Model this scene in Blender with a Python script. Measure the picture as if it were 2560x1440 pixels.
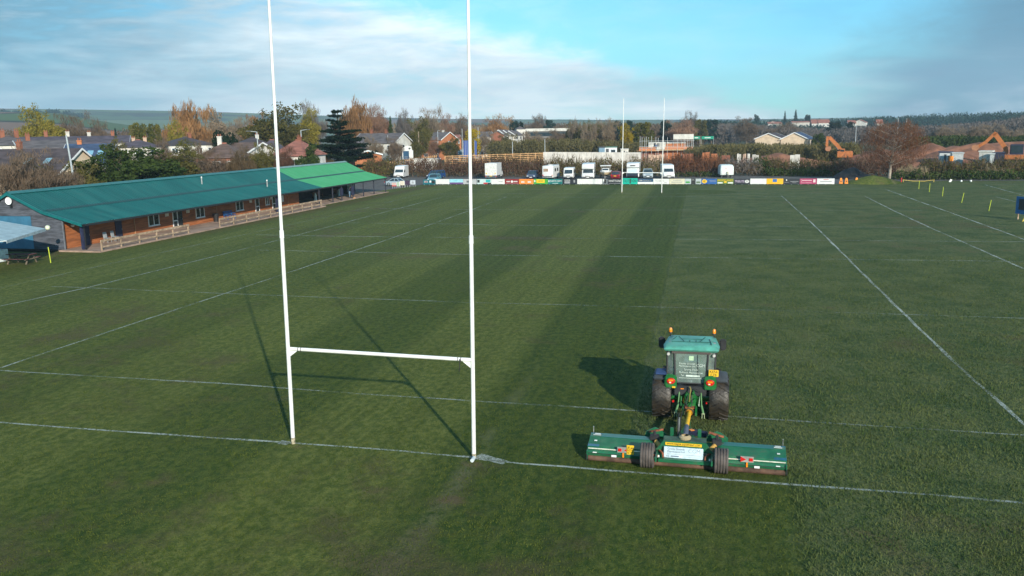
import bpy, bmesh, math, random
import numpy as np
from mathutils import Vector, Matrix, Euler

for o in list(bpy.data.objects):
    bpy.data.objects.remove(o)
S = bpy.context.scene
C = S.collection
PI = math.pi
R = math.radians
random.seed(7)
rng = np.random.default_rng(11)

# ------------------------------------------------------------------ camera
FPX = 2105.2
YAW, PITCH, ROLL = R(-13.6084), R(10.6212), R(-0.8979)
CAM = Vector((9.3187, -21.8564, 9.1835))
_f = Vector((math.sin(YAW)*math.cos(PITCH), math.cos(YAW)*math.cos(PITCH), -math.sin(PITCH)))
_r = Vector((math.cos(YAW), -math.sin(YAW), 0)); _u = _r.cross(_f)
CR = math.cos(ROLL)*_r + math.sin(ROLL)*_u
CU = -math.sin(ROLL)*_r + math.cos(ROLL)*_u
CF = _f
cam = bpy.data.cameras.new('camera')
cam.sensor_width = 36.0; cam.lens = FPX/2560*36; cam.clip_start = 0.5; cam.clip_end = 20000
camo = bpy.data.objects.new('camera', cam); C.objects.link(camo)
camo.matrix_world = Matrix(((CR.x, CU.x, -CF.x, CAM.x), (CR.y, CU.y, -CF.y, CAM.y), (CR.z, CU.z, -CF.z, CAM.z), (0, 0, 0, 1)))
S.camera = camo
S.render.resolution_x = 1024; S.render.resolution_y = 576
S.view_settings.view_transform = 'Standard'; S.view_settings.look = 'None'
S.view_settings.exposure = 0.28; S.view_settings.gamma = 1.0
S.render.engine = 'CYCLES'

# survey helpers: photo measurement -> place on the ground plane (z) or at a distance d
def ray(px, py):
    return CF + CR*((px-1280)/FPX) - CU*((py-720)/FPX)
def at(px, py, z=0.0):
    d = ray(px, py); t = (z-CAM.z)/d.z
    return CAM + d*t
def far(px, py, d):
    v = ray(px, py); h = math.hypot(v.x, v.y)
    return CAM + v*(d/h)
def onx(px, py, x):
    v = ray(px, py); return CAM + v*((x-CAM.x)/v.x)

# ------------------------------------------------------------------ node helper
class NT:
    def __init__(s, nt): s.nt = nt; s.nt.nodes.clear()
    def n(s, typ, out=0, props=None, **ins):
        nd = s.nt.nodes.new(typ)
        for k, v in (props or {}).items(): setattr(nd, k, v)
        for k, v in ins.items():
            key = int(k[1:]) if k[0] == 'i' and k[1:].isdigit() else k.replace('_', ' ')
            s.put(nd.inputs[key], v)
        return nd.outputs[out] if len(nd.outputs) else nd
    def put(s, sock, v):
        if isinstance(v, bpy.types.NodeSocket): s.nt.links.new(v, sock)
        elif isinstance(v, (tuple, list)) and len(v) == 3 and sock.type == 'RGBA': sock.default_value = (*v, 1)
        else: sock.default_value = v
    def m(s, op, a, b=0.0, c=0.0, clamp=False):
        return s.n('ShaderNodeMath', props={'operation': op, 'use_clamp': clamp}, i0=a, i1=b, i2=c)
    def mix(s, f, a, b, mode='MIX'):
        nd = s.nt.nodes.new('ShaderNodeMix'); nd.data_type = 'RGBA'; nd.blend_type = mode
        s.put(nd.inputs[0], f); s.put(nd.inputs[6], a); s.put(nd.inputs[7], b); return nd.outputs[2]
    def sm(s, x, a, b, lo=0.0, hi=1.0):
        return s.n('ShaderNodeMapRange', props={'interpolation_type': 'SMOOTHSTEP'}, i0=x, i1=a, i2=b, i3=lo, i4=hi)
    def noise(s, vec, scale, detail=3.0, rough=0.55, dist=0.0):
        return s.n('ShaderNodeTexNoise', Vector=vec, Scale=scale, Detail=detail, Roughness=rough, Distortion=dist)
    def vmul(s, vec, xyz):
        return s.n('ShaderNodeVectorMath', props={'operation': 'MULTIPLY'}, i0=vec, i1=xyz)

# ------------------------------------------------------------------ sky and sun
SUN_EL, SUN_AZ = R(20.0), R(146.0)      # azimuth of the sun clockwise from +Y
world = bpy.data.worlds.new('World'); S.world = world; world.use_nodes = True
w = NT(world.node_tree)
sky = w.nt.nodes.new('ShaderNodeTexSky'); sky.sky_type = 'NISHITA'; sky.sun_disc = False
sky.sun_elevation = SUN_EL; sky.sun_rotation = SUN_AZ; sky.altitude = 30; sky.air_density = 1.0; sky.dust_density = 0.2; sky.ozone_density = 4.0
gen = w.n('ShaderNodeTexCoord', out=0)
sep = w.nt.nodes.new('ShaderNodeSeparateXYZ'); w.put(sep.inputs[0], gen)
az = w.m('ARCTAN2', sep.outputs[0], sep.outputs[1]); el = w.m('ARCSINE', sep.outputs[2])
U = w.m('ADD', az, 0.2375)
uv = w.n('ShaderNodeCombineXYZ', i0=U, i1=el, i2=0.0)
n1 = w.noise(w.vmul(uv, (3.2, 11, 1)), 1.0, 6, 0.58, 0.4)
n2 = w.noise(w.vmul(uv, (6.0, 34, 1)), 1.0, 5, 0.6, 0.3)
n3 = w.noise(w.vmul(uv, (16, 46, 1)), 1.0, 5, 0.62, 0.6)
c1 = w.m('SUBTRACT', n1, 0.5); c2 = w.m('SUBTRACT', n2, 0.5); c3 = w.m('SUBTRACT', n3, 0.5)
# a bank of stratocumulus whose upper edge falls from left to right
edge = w.m('SUBTRACT', 0.154, w.m('MULTIPLY', w.m('ADD', U, 0.155), 0.262))
dl = w.m('ADD', w.m('SUBTRACT', edge, el), w.m('ADD', w.m('MULTIPLY', c1, 0.05), w.m('MULTIPLY', c3, 0.03)))
bank = w.m('MULTIPLY', w.sm(dl, -0.004, 0.034), w.sm(w.m('ADD', n2, w.m('MULTIPLY', c1, 0.8)), 0.26, 0.5, 0.62, 1.0))
dr = w.m('ADD', w.m('SUBTRACT', U, w.m('SUBTRACT', 0.385, w.m('MULTIPLY', w.m('SUBTRACT', 0.09, el), 0.9))), w.m('ADD', w.m('MULTIPLY', c1, 0.16), w.m('MULTIPLY', c3, 0.05)))
right = w.sm(dr, -0.06, 0.13)
bank2 = w.m('MAXIMUM', bank, right)
gen_c = w.sm(w.noise(w.vmul(gen, (2.2, 2.2, 5)), 1.0, 5, 0.6), 0.42, 0.62)
win = w.m('MULTIPLY', w.sm(el, 0.3, 0.18), w.sm(w.m('ABSOLUTE', U), 1.1, 0.75))
mask = w.m('ADD', w.m('MULTIPLY', bank2, win), w.m('MULTIPLY', gen_c, w.m('SUBTRACT', 1.0, win)))
lit = w.m('ADD', w.m('MULTIPLY', c2, 1.5), w.m('ADD', w.m('MULTIPLY', c1, 0.9), w.sm(w.m('ABSOLUTE', w.m('ADD', U, 0.03)), 0.52, 0.05, 0.0, 0.78)))
lit = w.m('ADD', w.m('ADD', lit, w.sm(el, 0.055, 0.01, 0.0, 0.35)), w.sm(w.m('ABSOLUTE', dl), 0.05, 0.0, 0.0, 0.18), clamp=True)
ccol = w.mix(lit, (0.135, 0.325, 0.45), (1.12, 1.18, 1.18))
ccol = w.mix(w.m('MULTIPLY', w.m('MULTIPLY', right, win), w.sm(w.m('ADD', c2, c3), -0.25, 0.3, 0.98, 0.45)), ccol, (0.068, 0.195, 0.315))
blue = w.mix(1.0, sky.outputs[0], (0.064, 0.146, 0.156), 'MULTIPLY')
veil = w.m('ADD', w.m('MULTIPLY', mask, 0.80), w.sm(n3, 0.35, 0.7, 0.08, 0.19))
col = w.mix(veil, blue, ccol)
lp = w.n('ShaderNodeBackground', Color=col, Strength=1.0)
w.n('ShaderNodeOutputWorld', Surface=lp)

sun = bpy.data.lights.new('sun', 'SUN'); sun.energy = 5.0; sun.angle = R(0.6); sun.color = (1.0, 0.93, 0.80)
suno = bpy.data.objects.new('sun', sun); C.objects.link(suno)
sd = Vector((math.sin(SUN_AZ)*math.cos(SUN_EL), math.cos(SUN_AZ)*math.cos(SUN_EL), math.sin(SUN_EL)))
suno.rotation_euler = sd.to_track_quat('Z', 'Y').to_euler()

# ------------------------------------------------------------------ materials
MATS = {}
def mat(name, col, rough=0.6, var=0.12, scale=4.0, bump=0.0, metal=0.0, coat=0.0, spec=0.5, col2=None, stretch=(1, 1, 1), emit=0.0, alpha=1.0, trans=0.0, dirt=0.0):
    if name in MATS: return MATS[name]
    m = bpy.data.materials.new(name); m.use_nodes = True; t = NT(m.node_tree)
    tc = t.n('ShaderNodeTexCoord', out=3)
    v = t.vmul(tc, stretch)
    nz = t.noise(v, scale, 4, 0.6)
    c2 = col2 if col2 else tuple(min(1, c*(1+2.2*var)) for c in col)
    c1 = col if col2 else tuple(c*(1-var*1.1) for c in col)
    cc = t.mix(t.sm(nz, 0.3, 0.7), c1, c2)
    if dirt: cc = t.mix(t.m('MULTIPLY', t.sm(t.m('ADD', t.m('MULTIPLY', t.noise(tc, scale*2.3, 5, 0.7), 0.6), t.m('MULTIPLY', nz, 0.4)), 0.46, 0.66), dirt), cc, (0.11, 0.088, 0.058))
    b = m.node_tree.nodes.new('ShaderNodeBsdfPrincipled')
    t.put(b.inputs['Base Color'], cc); b.inputs['Roughness'].default_value = rough
    b.inputs['Metallic'].default_value = metal; b.inputs['Coat Weight'].default_value = coat
    b.inputs['Specular IOR Level'].default_value = spec
    if alpha < 1: b.inputs['Alpha'].default_value = alpha
    if trans: b.inputs['Transmission Weight'].default_value = trans
    if emit: t.put(b.inputs['Emission Color'], cc); b.inputs['Emission Strength'].default_value = emit
    if bump:
        bn = t.n('ShaderNodeBump', Strength=bump, Distance=0.05, Height=t.noise(v, scale*6, 3, 0.6)); t.put(b.inputs['Normal'], bn)
    t.n('ShaderNodeOutputMaterial', Surface=b.outputs[0])
    MATS[name] = m; return m
def leafmat(name, a, b, scale=0.25):
    """foliage / twigs: two tones in clumps plus per-face scatter, a little light let through"""
    if name in MATS: return MATS[name]
    m = bpy.data.materials.new(name); m.use_nodes = True; t = NT(m.node_tree)
    tc = t.n('ShaderNodeTexCoord', out=3)
    nz = t.noise(tc, scale, 3, 0.7); nf = t.noise(tc, scale*14, 2, 0.7)
    k = t.m('ADD', t.m('MULTIPLY', nz, 0.6), t.m('MULTIPLY', nf, 0.4))
    oi = t.n('ShaderNodeObjectInfo', out=5)
    cc = t.mix(t.sm(k, 0.36, 0.62), a, b)
    cc = t.mix(t.m('MULTIPLY', oi, 0.35), cc, tuple(x*0.55 for x in a))
    d = t.n('ShaderNodeBsdfDiffuse', Color=cc); tr = t.n('ShaderNodeBsdfTranslucent', Color=cc)
    mx = t.n('ShaderNodeMixShader', i0=0.25, i1=d, i2=tr)
    t.n('ShaderNodeOutputMaterial', Surface=mx)
    MATS[name] = m; return m

# ------------------------------------------------------------------ mesh helpers
class MB:
    def __init__(s): s.v = []; s.f = []
    def add(s, vs, fs):
        o = len(s.v); s.v += [tuple(v) for v in vs]; s.f += [tuple(i+o for i in f) for f in fs]; return s
    def box(s, c, d, rz=0.0, rx=0.0, ry=0.0):
        x, y, z = d[0]/2, d[1]/2, d[2]/2
        vs = [Vector(q) for q in ((-x,-y,-z),(x,-y,-z),(x,y,-z),(-x,y,-z),(-x,-y,z),(x,-y,z),(x,y,z),(-x,y,z))]
        if rz or rx or ry:
            E = Euler((rx, ry, rz)).to_matrix(); vs = [E @ v for v in vs]
        c = Vector(c)
        return s.add([v+c for v in vs], [(0,3,2,1),(4,5,6,7),(0,1,5,4),(1,2,6,5),(2,3,7,6),(3,0,4,7)])
    def bx(s, x0, x1, y0, y1, z0, z1):
        return s.box(((x0+x1)/2, (y0+y1)/2, (z0+z1)/2), (abs(x1-x0), abs(y1-y0), abs(z1-z0)))
    def tube(s, p0, p1, r0, r1=None, n=8, cap=True):
        r1 = r0 if r1 is None else r1
        p0, p1 = Vector(p0), Vector(p1); a = p1-p0
        if a.length < 1e-6: return s
        q = a.to_track_quat('Z', 'Y'); vs = []
        for p, r in ((p0, r0), (p1, r1)):
            for i in range(n):
                t = 2*PI*i/n; vs.append(p + q @ Vector((r*math.cos(t), r*math.sin(t), 0)))
        fs = [(i, (i+1) % n, n+(i+1) % n, n+i) for i in range(n)]
        if cap: fs += [tuple(range(n-1, -1, -1)), tuple(range(n, 2*n))]
        return s.add(vs, fs)
    def path(s, pts, r, n=6):
        for a, b in zip(pts[:-1], pts[1:]): s.tube(a, b, r, r, n)
        return s
    def prism(s, poly, a0, a1, axis='x'):
        """polygon in the plane across 'axis', extruded along it"""
        n = len(poly)
        def P(u, v, a): return {'x': (a, u, v), 'y': (u, a, v), 'z': (u, v, a)}[axis]
        vs = [P(u, v, a0) for u, v in poly]+[P(u, v, a1) for u, v in poly]
        fs = [(i, (i+1) % n, n+(i+1) % n, n+i) for i in range(n)]
        fs += [tuple(range(n-1, -1, -1)), tuple(range(n, 2*n))]
        return s.add(vs, fs)
    def lathe(s, prof, n=16, axis='z', c=(0, 0, 0)):
        vs = []; k = len(prof); c = Vector(c)
        for i in range(n):
            t = 2*PI*i/n; ct, st = math.cos(t), math.sin(t)
            for r, h in prof:
                vs.append(c+Vector({'z': (r*ct, r*st, h), 'x': (h, r*ct, r*st), 'y': (r*ct, h, r*st)}[axis]))
        fs = [(i*k+j, ((i+1) % n)*k+j, ((i+1) % n)*k+j+1, i*k+j+1) for i in range(n) for j in range(k-1)]
        return s.add(vs, fs)
    def ball(s, c, r, n=10, sq=(1, 1, 1)):
        prof = [(math.sin(PI*i/6), -math.cos(PI*i/6)) for i in range(7)]
        b = MB().lathe(prof, n)
        return s.add([(c[0]+v[0]*r*sq[0], c[1]+v[1]*r*sq[1], c[2]+v[2]*r*sq[2]) for v in b.v], b.f)
    def loft(s, rings, cap=True):
        n = len(rings[0]); vs = [p for r in rings for p in r]
        fs = [(j*n+i, j*n+(i+1) % n, (j+1)*n+(i+1) % n, (j+1)*n+i) for j in range(len(rings)-1) for i in range(n)]
        if cap: fs += [tuple(range(n-1, -1, -1)), tuple(range((len(rings)-1)*n, len(rings)*n))]
        return s.add(vs, fs)
    def quad(s, *p): return s.add(p, [tuple(range(len(p)))])
    def xf(s, M): s.v = [tuple(M @ Vector(v)) for v in s.v]; return s
    def build(s, name, m, parent=None, smooth=False, bevel=0.0, loc=None):
        me = bpy.data.meshes.new(name); me.from_pydata(s.v, [], s.f)
        bm = bmesh.new(); bm.from_mesh(me); bmesh.ops.recalc_face_normals(bm, faces=bm.faces)
        if bevel:
            bmesh.ops.remove_doubles(bm, verts=bm.verts, dist=1e-5)
            bmesh.ops.bevel(bm, geom=[e for e in bm.edges if len(e.link_faces) == 2 and e.calc_face_angle(0) > 0.5], offset=bevel, segments=2, affect='EDGES', clamp_overlap=True)
        bm.to_mesh(me); bm.free()
        return link(name, me, m, parent, smooth, loc)
def link(name, me, m, parent=None, smooth=False, loc=None):
    if m and not me.materials: me.materials.append(m)
    if smooth:
        me.polygons.foreach_set('use_smooth', [True]*len(me.polygons))
        try: me.set_sharp_from_angle(angle=R(40))
        except Exception: pass
    o = bpy.data.objects.new(name, me); C.objects.link(o)
    if parent: o.parent = parent
    if loc: o.location = loc
    return o
def tag(o, label=None, cat=None, group=None, kind=None):
    if label: o['label'] = label
    if cat: o['category'] = cat
    if group: o['group'] = group
    if kind: o['kind'] = kind
    return o
def thing(name, label, cat, loc=(0, 0, 0), rz=0.0, group=None, sc=1.0):
    o = bpy.data.objects.new(name, None); C.objects.link(o); o.empty_display_size = 0.3
    o.location = loc; o.rotation_euler = (0, 0, rz); o.scale = (sc, sc, sc)
    return tag(o, label, cat, group)
def copy_tree(o, parent=None):
    c = o.copy(); C.objects.link(c); c.parent = parent
    for ch in list(o.children): copy_tree(ch, c)
    return c
def npmesh(name, V, F):
    """V (n,3), F (m,k) -> mesh, fast"""
    me = bpy.data.meshes.new(name); k = F.shape[1]
    me.vertices.add(len(V)); me.vertices.foreach_set('co', np.asarray(V, np.float32).ravel())
    me.loops.add(F.size); me.loops.foreach_set('vertex_index', F.ravel().astype(np.int32))
    me.polygons.add(len(F)); me.polygons.foreach_set('loop_start', np.arange(0, F.size, k, dtype=np.int32))
    me.update(calc_edges=True); return me
def text(s, size, m, parent, loc, rot=(PI/2, 0, 0), name='lettering', width=None, ext=0.002, align='CENTER'):
    cu = bpy.data.curves.new('t', 'FONT'); cu.body = s; cu.size = size; cu.align_x = align; cu.align_y = 'CENTER'; cu.extrude = ext; cu.resolution_u = 2
    o = bpy.data.objects.new('t', cu); C.objects.link(o)
    dg = bpy.context.evaluated_depsgraph_get(); me = bpy.data.meshes.new_from_object(o.evaluated_get(dg))
    bpy.data.objects.remove(o)
    xs = [v.co.x for v in me.vertices]
    sx = width/max(1e-4, (max(xs)-min(xs))) if width else 1.0
    for v in me.vertices: v.co.x *= sx
    me.materials.clear(); q = link(name, me, m, parent); q.location = loc; q.rotation_euler = rot; return q
# ------------------------------------------------------------------ ground, pitch, roads
MUDS = [(at(a, b).x, at(a, b).y, r, k) for a, b, r, k in ((345, 1195, 1.3, 0.8), (380, 1285, 0.8, 0.7), (945, 1225, 0.5, 0.8), (1130, 1250, 0.5, 0.7), (752, 1118, 0.35, 0.9), (1180, 1160, 0.4, 0.7), (640, 1350, 1.2, 0.6), (200, 1320, 0.6, 0.6), (1330, 620, 4.0, 0.5), (1020, 640, 4.0, 0.4))]
def grass_material():
    m = bpy.data.materials.new('pitch_grass'); m.use_nodes = True; t = NT(m.node_tree)
    tc = t.n('ShaderNodeTexCoord', out=3)
    sp = t.nt.nodes.new('ShaderNodeSeparateXYZ'); t.put(sp.inputs[0], tc); X, Y = sp.outputs[0], sp.outputs[1]
    big = t.noise(tc, 0.05, 3, 0.6); mid = t.noise(tc, 0.42, 4, 0.65); fin = t.noise(t.vmul(tc, (1, 0.7, 1)), 4.2, 4, 0.75); mic = t.noise(tc, 19, 3, 0.8)
    wob = t.m('MULTIPLY', t.m('SUBTRACT', mid, 0.5), 0.5)
    # swathe coordinate (the mower runs a little askew to the pitch), metres left of the cut edge
    sw = t.m('SUBTRACT', t.m('SUBTRACT', 7.05, t.m('MULTIPLY', Y, 0.0165)), t.m('ADD', X, wob))
    cut = t.sm(sw, -0.10, 0.14)
    ex = t.m('POWER', t.m('DIVIDE', t.m('SUBTRACT', X, 6.0), 6.4), 2.0); ey = t.m('POWER', t.m('DIVIDE', t.m('SUBTRACT', Y, 102.5), 4.6), 2.0)
    cut = t.m('MAXIMUM', cut, t.sm(t.m('ADD', ex, ey), 1.06, 0.94))
    behind = t.m('MULTIPLY', t.sm(Y, 1.1, 0.7), t.sm(t.m('ADD', X, t.m('MULTIPLY', wob, 3.0)), 12.0, 10.9))
    cut = t.m('MAXIMUM', cut, behind)
    st = t.m('SINE', t.m('MULTIPLY', t.m('SUBTRACT', sw, 0.0), PI/5.2))
    stripe = t.sm(st, -0.35, 0.35)
    stripe = t.m('MULTIPLY', stripe, t.sm(sw, 26, 4, 0.38, 1.0))
    stripe = t.m('MAXIMUM', stripe, t.sm(sw, 0.1, -0.2, 0.0, 0.85))
    long_ = t.mix(t.sm(t.m('ADD', t.m('MULTIPLY', mid, 0.5), t.m('MULTIPLY', fin, 0.5)), 0.38, 0.6), (0.060, 0.099, 0.031), (0.150, 0.170, 0.062))
    light = t.mix(t.sm(fin, 0.38, 0.62), (0.086, 0.118, 0.021), (0.184, 0.198, 0.046))
    dark = t.mix(t.sm(fin, 0.38, 0.62), (0.040, 0.075, 0.011), (0.098, 0.124, 0.022))
    short = t.mix(stripe, light, dark)
    streak = t.noise(t.vmul(t.n('ShaderNodeCombineXYZ', i0=sw, i1=Y, i2=0.0), (2.6, 0.05, 1)), 1.0, 4, 0.65)
    short = t.mix(t.sm(streak, 0.4, 0.66, 0.0, 0.5), short, t.mix(1.0, short, (0.62, 0.66, 0.60), 'MULTIPLY'))
    c = t.mix(cut, long_, short)
    # clippings left lying along the outside of each swathe, worn and muddy patches
    lm = t.m('MULTIPLY', t.sm(t.m('ABSOLUTE', t.m('SUBTRACT', sw, 4.2)), 0.5, 0.05), t.m('MULTIPLY', t.sm(Y, 12, 4), t.sm(mid, 0.42, 0.6)))
    c = t.mix(t.m('MULTIPLY', lm, 0.55), c, (0.15, 0.155, 0.07))
    cx = t.m('ADD', 2.95, t.m('MULTIPLY', t.m('POWER', t.m('SUBTRACT', Y, -1.0), 2.0), -0.012)); rg = t.m('MULTIPLY', t.sm(t.m('ABSOLUTE', t.m('SUBTRACT', t.m('ADD', X, wob), cx)), 0.42, 0.05), t.m('MULTIPLY', t.sm(Y, -0.4, -1.2), t.sm(fin, 0.36, 0.6)))
    c = t.mix(t.m('MULTIPLY', rg, 0.6), c, (0.17, 0.165, 0.085))
    worn = t.sm(t.m('ADD', big, t.m('MULTIPLY', t.m('SUBTRACT', mid, 0.5), 0.9)), 0.56, 0.78)
    c = t.mix(t.m('MULTIPLY', worn, 0.65), c, (0.12, 0.092, 0.046))
    c = t.mix(t.sm(t.noise(tc, 0.16, 4, 0.7, 0.6), 0.5, 0.75, 0.0, 0.5), c, (0.085, 0.092, 0.022))
    mud = t.m('MULTIPLY', t.sm(t.m('ABSOLUTE', t.m('SUBTRACT', Y, 48.5)), 2.2, 0.3), t.sm(t.m('ABSOLUTE', t.m('ADD', X, 7.0)), 7, 1.0))
    mud = t.m('MAXIMUM', mud, t.m('MULTIPLY', t.sm(t.m('ABSOLUTE', t.m('ADD', X, 38.2)), 2.0, 0.2), t.sm(Y, 30, 60)))
    c = t.mix(t.m('MULTIPLY', mud, t.sm(fin, 0.35, 0.65, 0.1, 0.75)), c, (0.12, 0.070, 0.040))
    for (mx, my, mr, mk) in MUDS:
        g = t.m('ADD', t.m('POWER', t.m('SUBTRACT', X, mx), 2.0), t.m('POWER', t.m('MULTIPLY', t.m('SUBTRACT', Y, my), 1.5), 2.0))
        c = t.mix(t.m('MULTIPLY', t.m('MULTIPLY', t.sm(g, mr*mr, 0.02), t.sm(mid, 0.40, 0.62)), mk), c, (0.155, 0.105, 0.058))
    c = t.mix(t.sm(mic, 0.34, 0.66, 0.0, 0.55), c, t.mix(1.0, c, (0.42, 0.46, 0.40), 'MULTIPLY'))
    b = m.node_tree.nodes.new('ShaderNodeBsdfPrincipled'); t.put(b.inputs['Base Color'], c)
    b.inputs['Roughness'].default_value = 0.85; b.inputs['Specular IOR Level'].default_value = 0.15
    hgt = t.m('ADD', t.m('MULTIPLY', mic, 0.35), t.m('MULTIPLY', fin, t.sm(cut, 0, 1, 1.5, 0.7)))
    bn = t.n('ShaderNodeBump', Strength=1.0, Distance=0.13, Height=hgt); t.put(b.inputs['Normal'], bn)
    t.n('ShaderNodeOutputMaterial', Surface=b.outputs[0]); return m
GRASS = grass_material()

def sheet(name, pts, z, m, kind='structure', label=None):
    me = bpy.data.meshes.new(name); me.from_pydata([(x, y, z) for x, y in pts], [], [tuple(range(len(pts)))])
    o = link(name, me, m); tag(o, label, None, None, kind); return o
ASPH = mat('asphalt', (0.085, 0.08, 0.075), 0.9, 0.25, 1.2, 0.3)
EARTH = mat('red_earth', (0.20, 0.085, 0.048), 0.95, 0.3, 0.35, 0.6)
sheet('ground', [(-4500, -390), (4500, -390), (4500, 4600), (-4500, 4600)], -0.10, mat('far_field', (0.055, 0.075, 0.028), 0.95, 0.3, 0.01, 0, col2=(0.10, 0.10, 0.04)))
sheet('grass_field', [(-60, -60), (130, -60), (130, 128.5), (44, 128.5), (36, 127), (31, 121.5), (-40.5, 121.5), (-43, 100), (-43, 35), (-60, 35)], 0.0, GRASS)
sheet('car_park', [(-75, 101.6), (-41.5, 101.6), (-40.2, 121), (32.5, 121.2), (36, 127.6), (46, 129), (130, 129.2), (130, 131), (44, 131.5), (34, 139), (12, 146), (-75, 147)], -0.012, ASPH)
sheet('site_ground', [(-60, 165), (140, 160), (160, 300), (-70, 300)], -0.02, EARTH)
sheet('road', [(-150, 262), (-40, 236), (40, 236), (40, 246), (-40, 246), (-150, 275)], -0.008, mat('road_tar', (0.06, 0.06, 0.062), 0.9, 0.2, 0.5))

# painted lines: worn whitewash on the grass, each line one strip laid where it was marked
def line_material(name, lo, hi, top):
    m = bpy.data.materials.new(name); m.use_nodes = True; t = NT(m.node_tree)
    tc = t.n('ShaderNodeTexCoord', out=3)
    a = t.m('ADD', t.m('MULTIPLY', t.noise(tc, 9, 3, 0.8), 0.5), t.m('MULTIPLY', t.noise(tc, 0.30, 5, 0.75), 0.75))
    fac = t.sm(a, lo, hi, 0.04, top)
    d = t.n('ShaderNodeBsdfDiffuse', Color=(0.46, 0.50, 0.45)); tr = t.n('ShaderNodeBsdfTransparent')
    t.n('ShaderNodeOutputMaterial', Surface=t.n('ShaderNodeMixShader', i0=fac, i1=tr, i2=d)); return m
LINES = {'s': line_material('line_whitewash', 0.48, 0.74, 0.85), 'm': line_material('line_worn', 0.49, 0.74, 0.78), 'f': line_material('line_faint', 0.50, 0.76, 0.62)}
def pline(name, pix, wd, k='m', dash=None, jit=0.05):
    P = [at(*q) for q in pix]; pts = []
    for a, b in zip(P[:-1], P[1:]):
        n = max(2, int((b-a).length/1.2))
        pts += [a.lerp(b, i/n) for i in range(n)]
    pts.append(P[-1]); vs = []; fs = []
    for i, q in enumerate(pts):
        d = (pts[min(i+1, len(pts)-1)]-pts[max(i-1, 0)]).normalized(); nrm = Vector((-d.y, d.x, 0))
        j = random.uniform(-jit, jit)*0.6; hw = wd/2*random.uniform(0.75, 1.2)
        vs += [tuple(q+nrm*(j+hw)+Vector((0, 0, 0.006))), tuple(q+nrm*(j-hw)+Vector((0, 0, 0.006)))]
        if i and not (dash and (i//dash) % 2): fs.append((2*i-2, 2*i-1, 2*i+1, 2*i))
    me = bpy.data.meshes.new(name); me.from_pydata(vs, [], fs); tag(link(name, me, LINES[k]), kind='structure')
pline('goal_line', [(-40, 1053), (0, 1056), (300, 1078), (731, 1108), (1000, 1128), (1183, 1143), (1210, 1150), (1300, 1158), (1760, 1195), (2200, 1228), (2600, 1260)], 0.11, 's')
pline('goal_line', [(1196, 1138), (1228, 1149), (1264, 1157)], 0.32, 's')
pline('goal_line', [(698, 1106), (724, 1108)], 0.26)
pline('five_metre_line', [(-40, 924), (0, 926), (620, 963), (830, 980), (1310, 1010), (1830, 1042), (2600, 1090)], 0.11, 'f')
pline('twenty_two_line', [(130, 716), (720, 740), (1200, 757), (1650, 768), (2160, 783), (2600, 797)], 0.10, 'f')
pline('ten_metre_line', [(640, 625), (818, 629), (1278, 639), (1648, 642.5), (1915, 646), (2580, 654)], 0.12)
pline('halfway_line', [(640, 587), (805, 590), (1200, 594.5), (1720, 598), (1860, 599), (2600, 605)], 0.12)
pline('ten_metre_line', [(860, 557), (1133, 560), (1255, 563), (1692, 565), (1906, 565.5), (2325, 569.5)], 0.13)
pline('twenty_two_line', [(947, 521), (1200, 524.5), (1900, 525.5), (2308, 526)], 0.14)
pline('five_metre_line', [(1108, 492), (1300, 492.5), (1438, 493), (1860, 491), (2180, 491)], 0.16)
pline('goal_line', [(1090, 485), (1555, 483.5), (1860, 483), (2190, 483)], 0.16)
pline('dead_ball_line', [(1075, 474), (1860, 472), (2212, 472)], 0.14)
pline('fifteen_metre_line', [(1954, 490), (2032, 560), (2120, 647), (2258, 783), (2378, 898), (2470, 980), (2600, 1094)], 0.14, 's')
pline('five_metre_touch_line', [(2163, 491), (2233, 526), (2325, 569), (2600, 690)], 0.15, 's')
pline('touch_line', [(2210, 472), (2380, 533), (2600, 613)], 0.16, 's')
pline('fifteen_metre_line', [(1267, 492), (1103, 552), (960, 602), (830, 645), (645, 707), (370, 797), (0, 920)], 0.11, 'm')
pline('five_metre_touch_line', [(1108, 492), (860, 557), (705, 598), (540, 640), (215, 720), (-30, 772)], 0.11)
pline('touch_line', [(1065, 481), (912, 521), (600, 589), (300, 654), (-30, 727)], 0.09, 'f')
pline('second_pitch_touch_line', [(2462, 462), (2600, 500)], 0.16, 's')
pline('second_pitch_end_line', [(2462, 462), (2600, 462)], 0.14)
pline('second_pitch_five_metre_line', [(2490, 492), (2600, 520)], 0.15)

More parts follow.
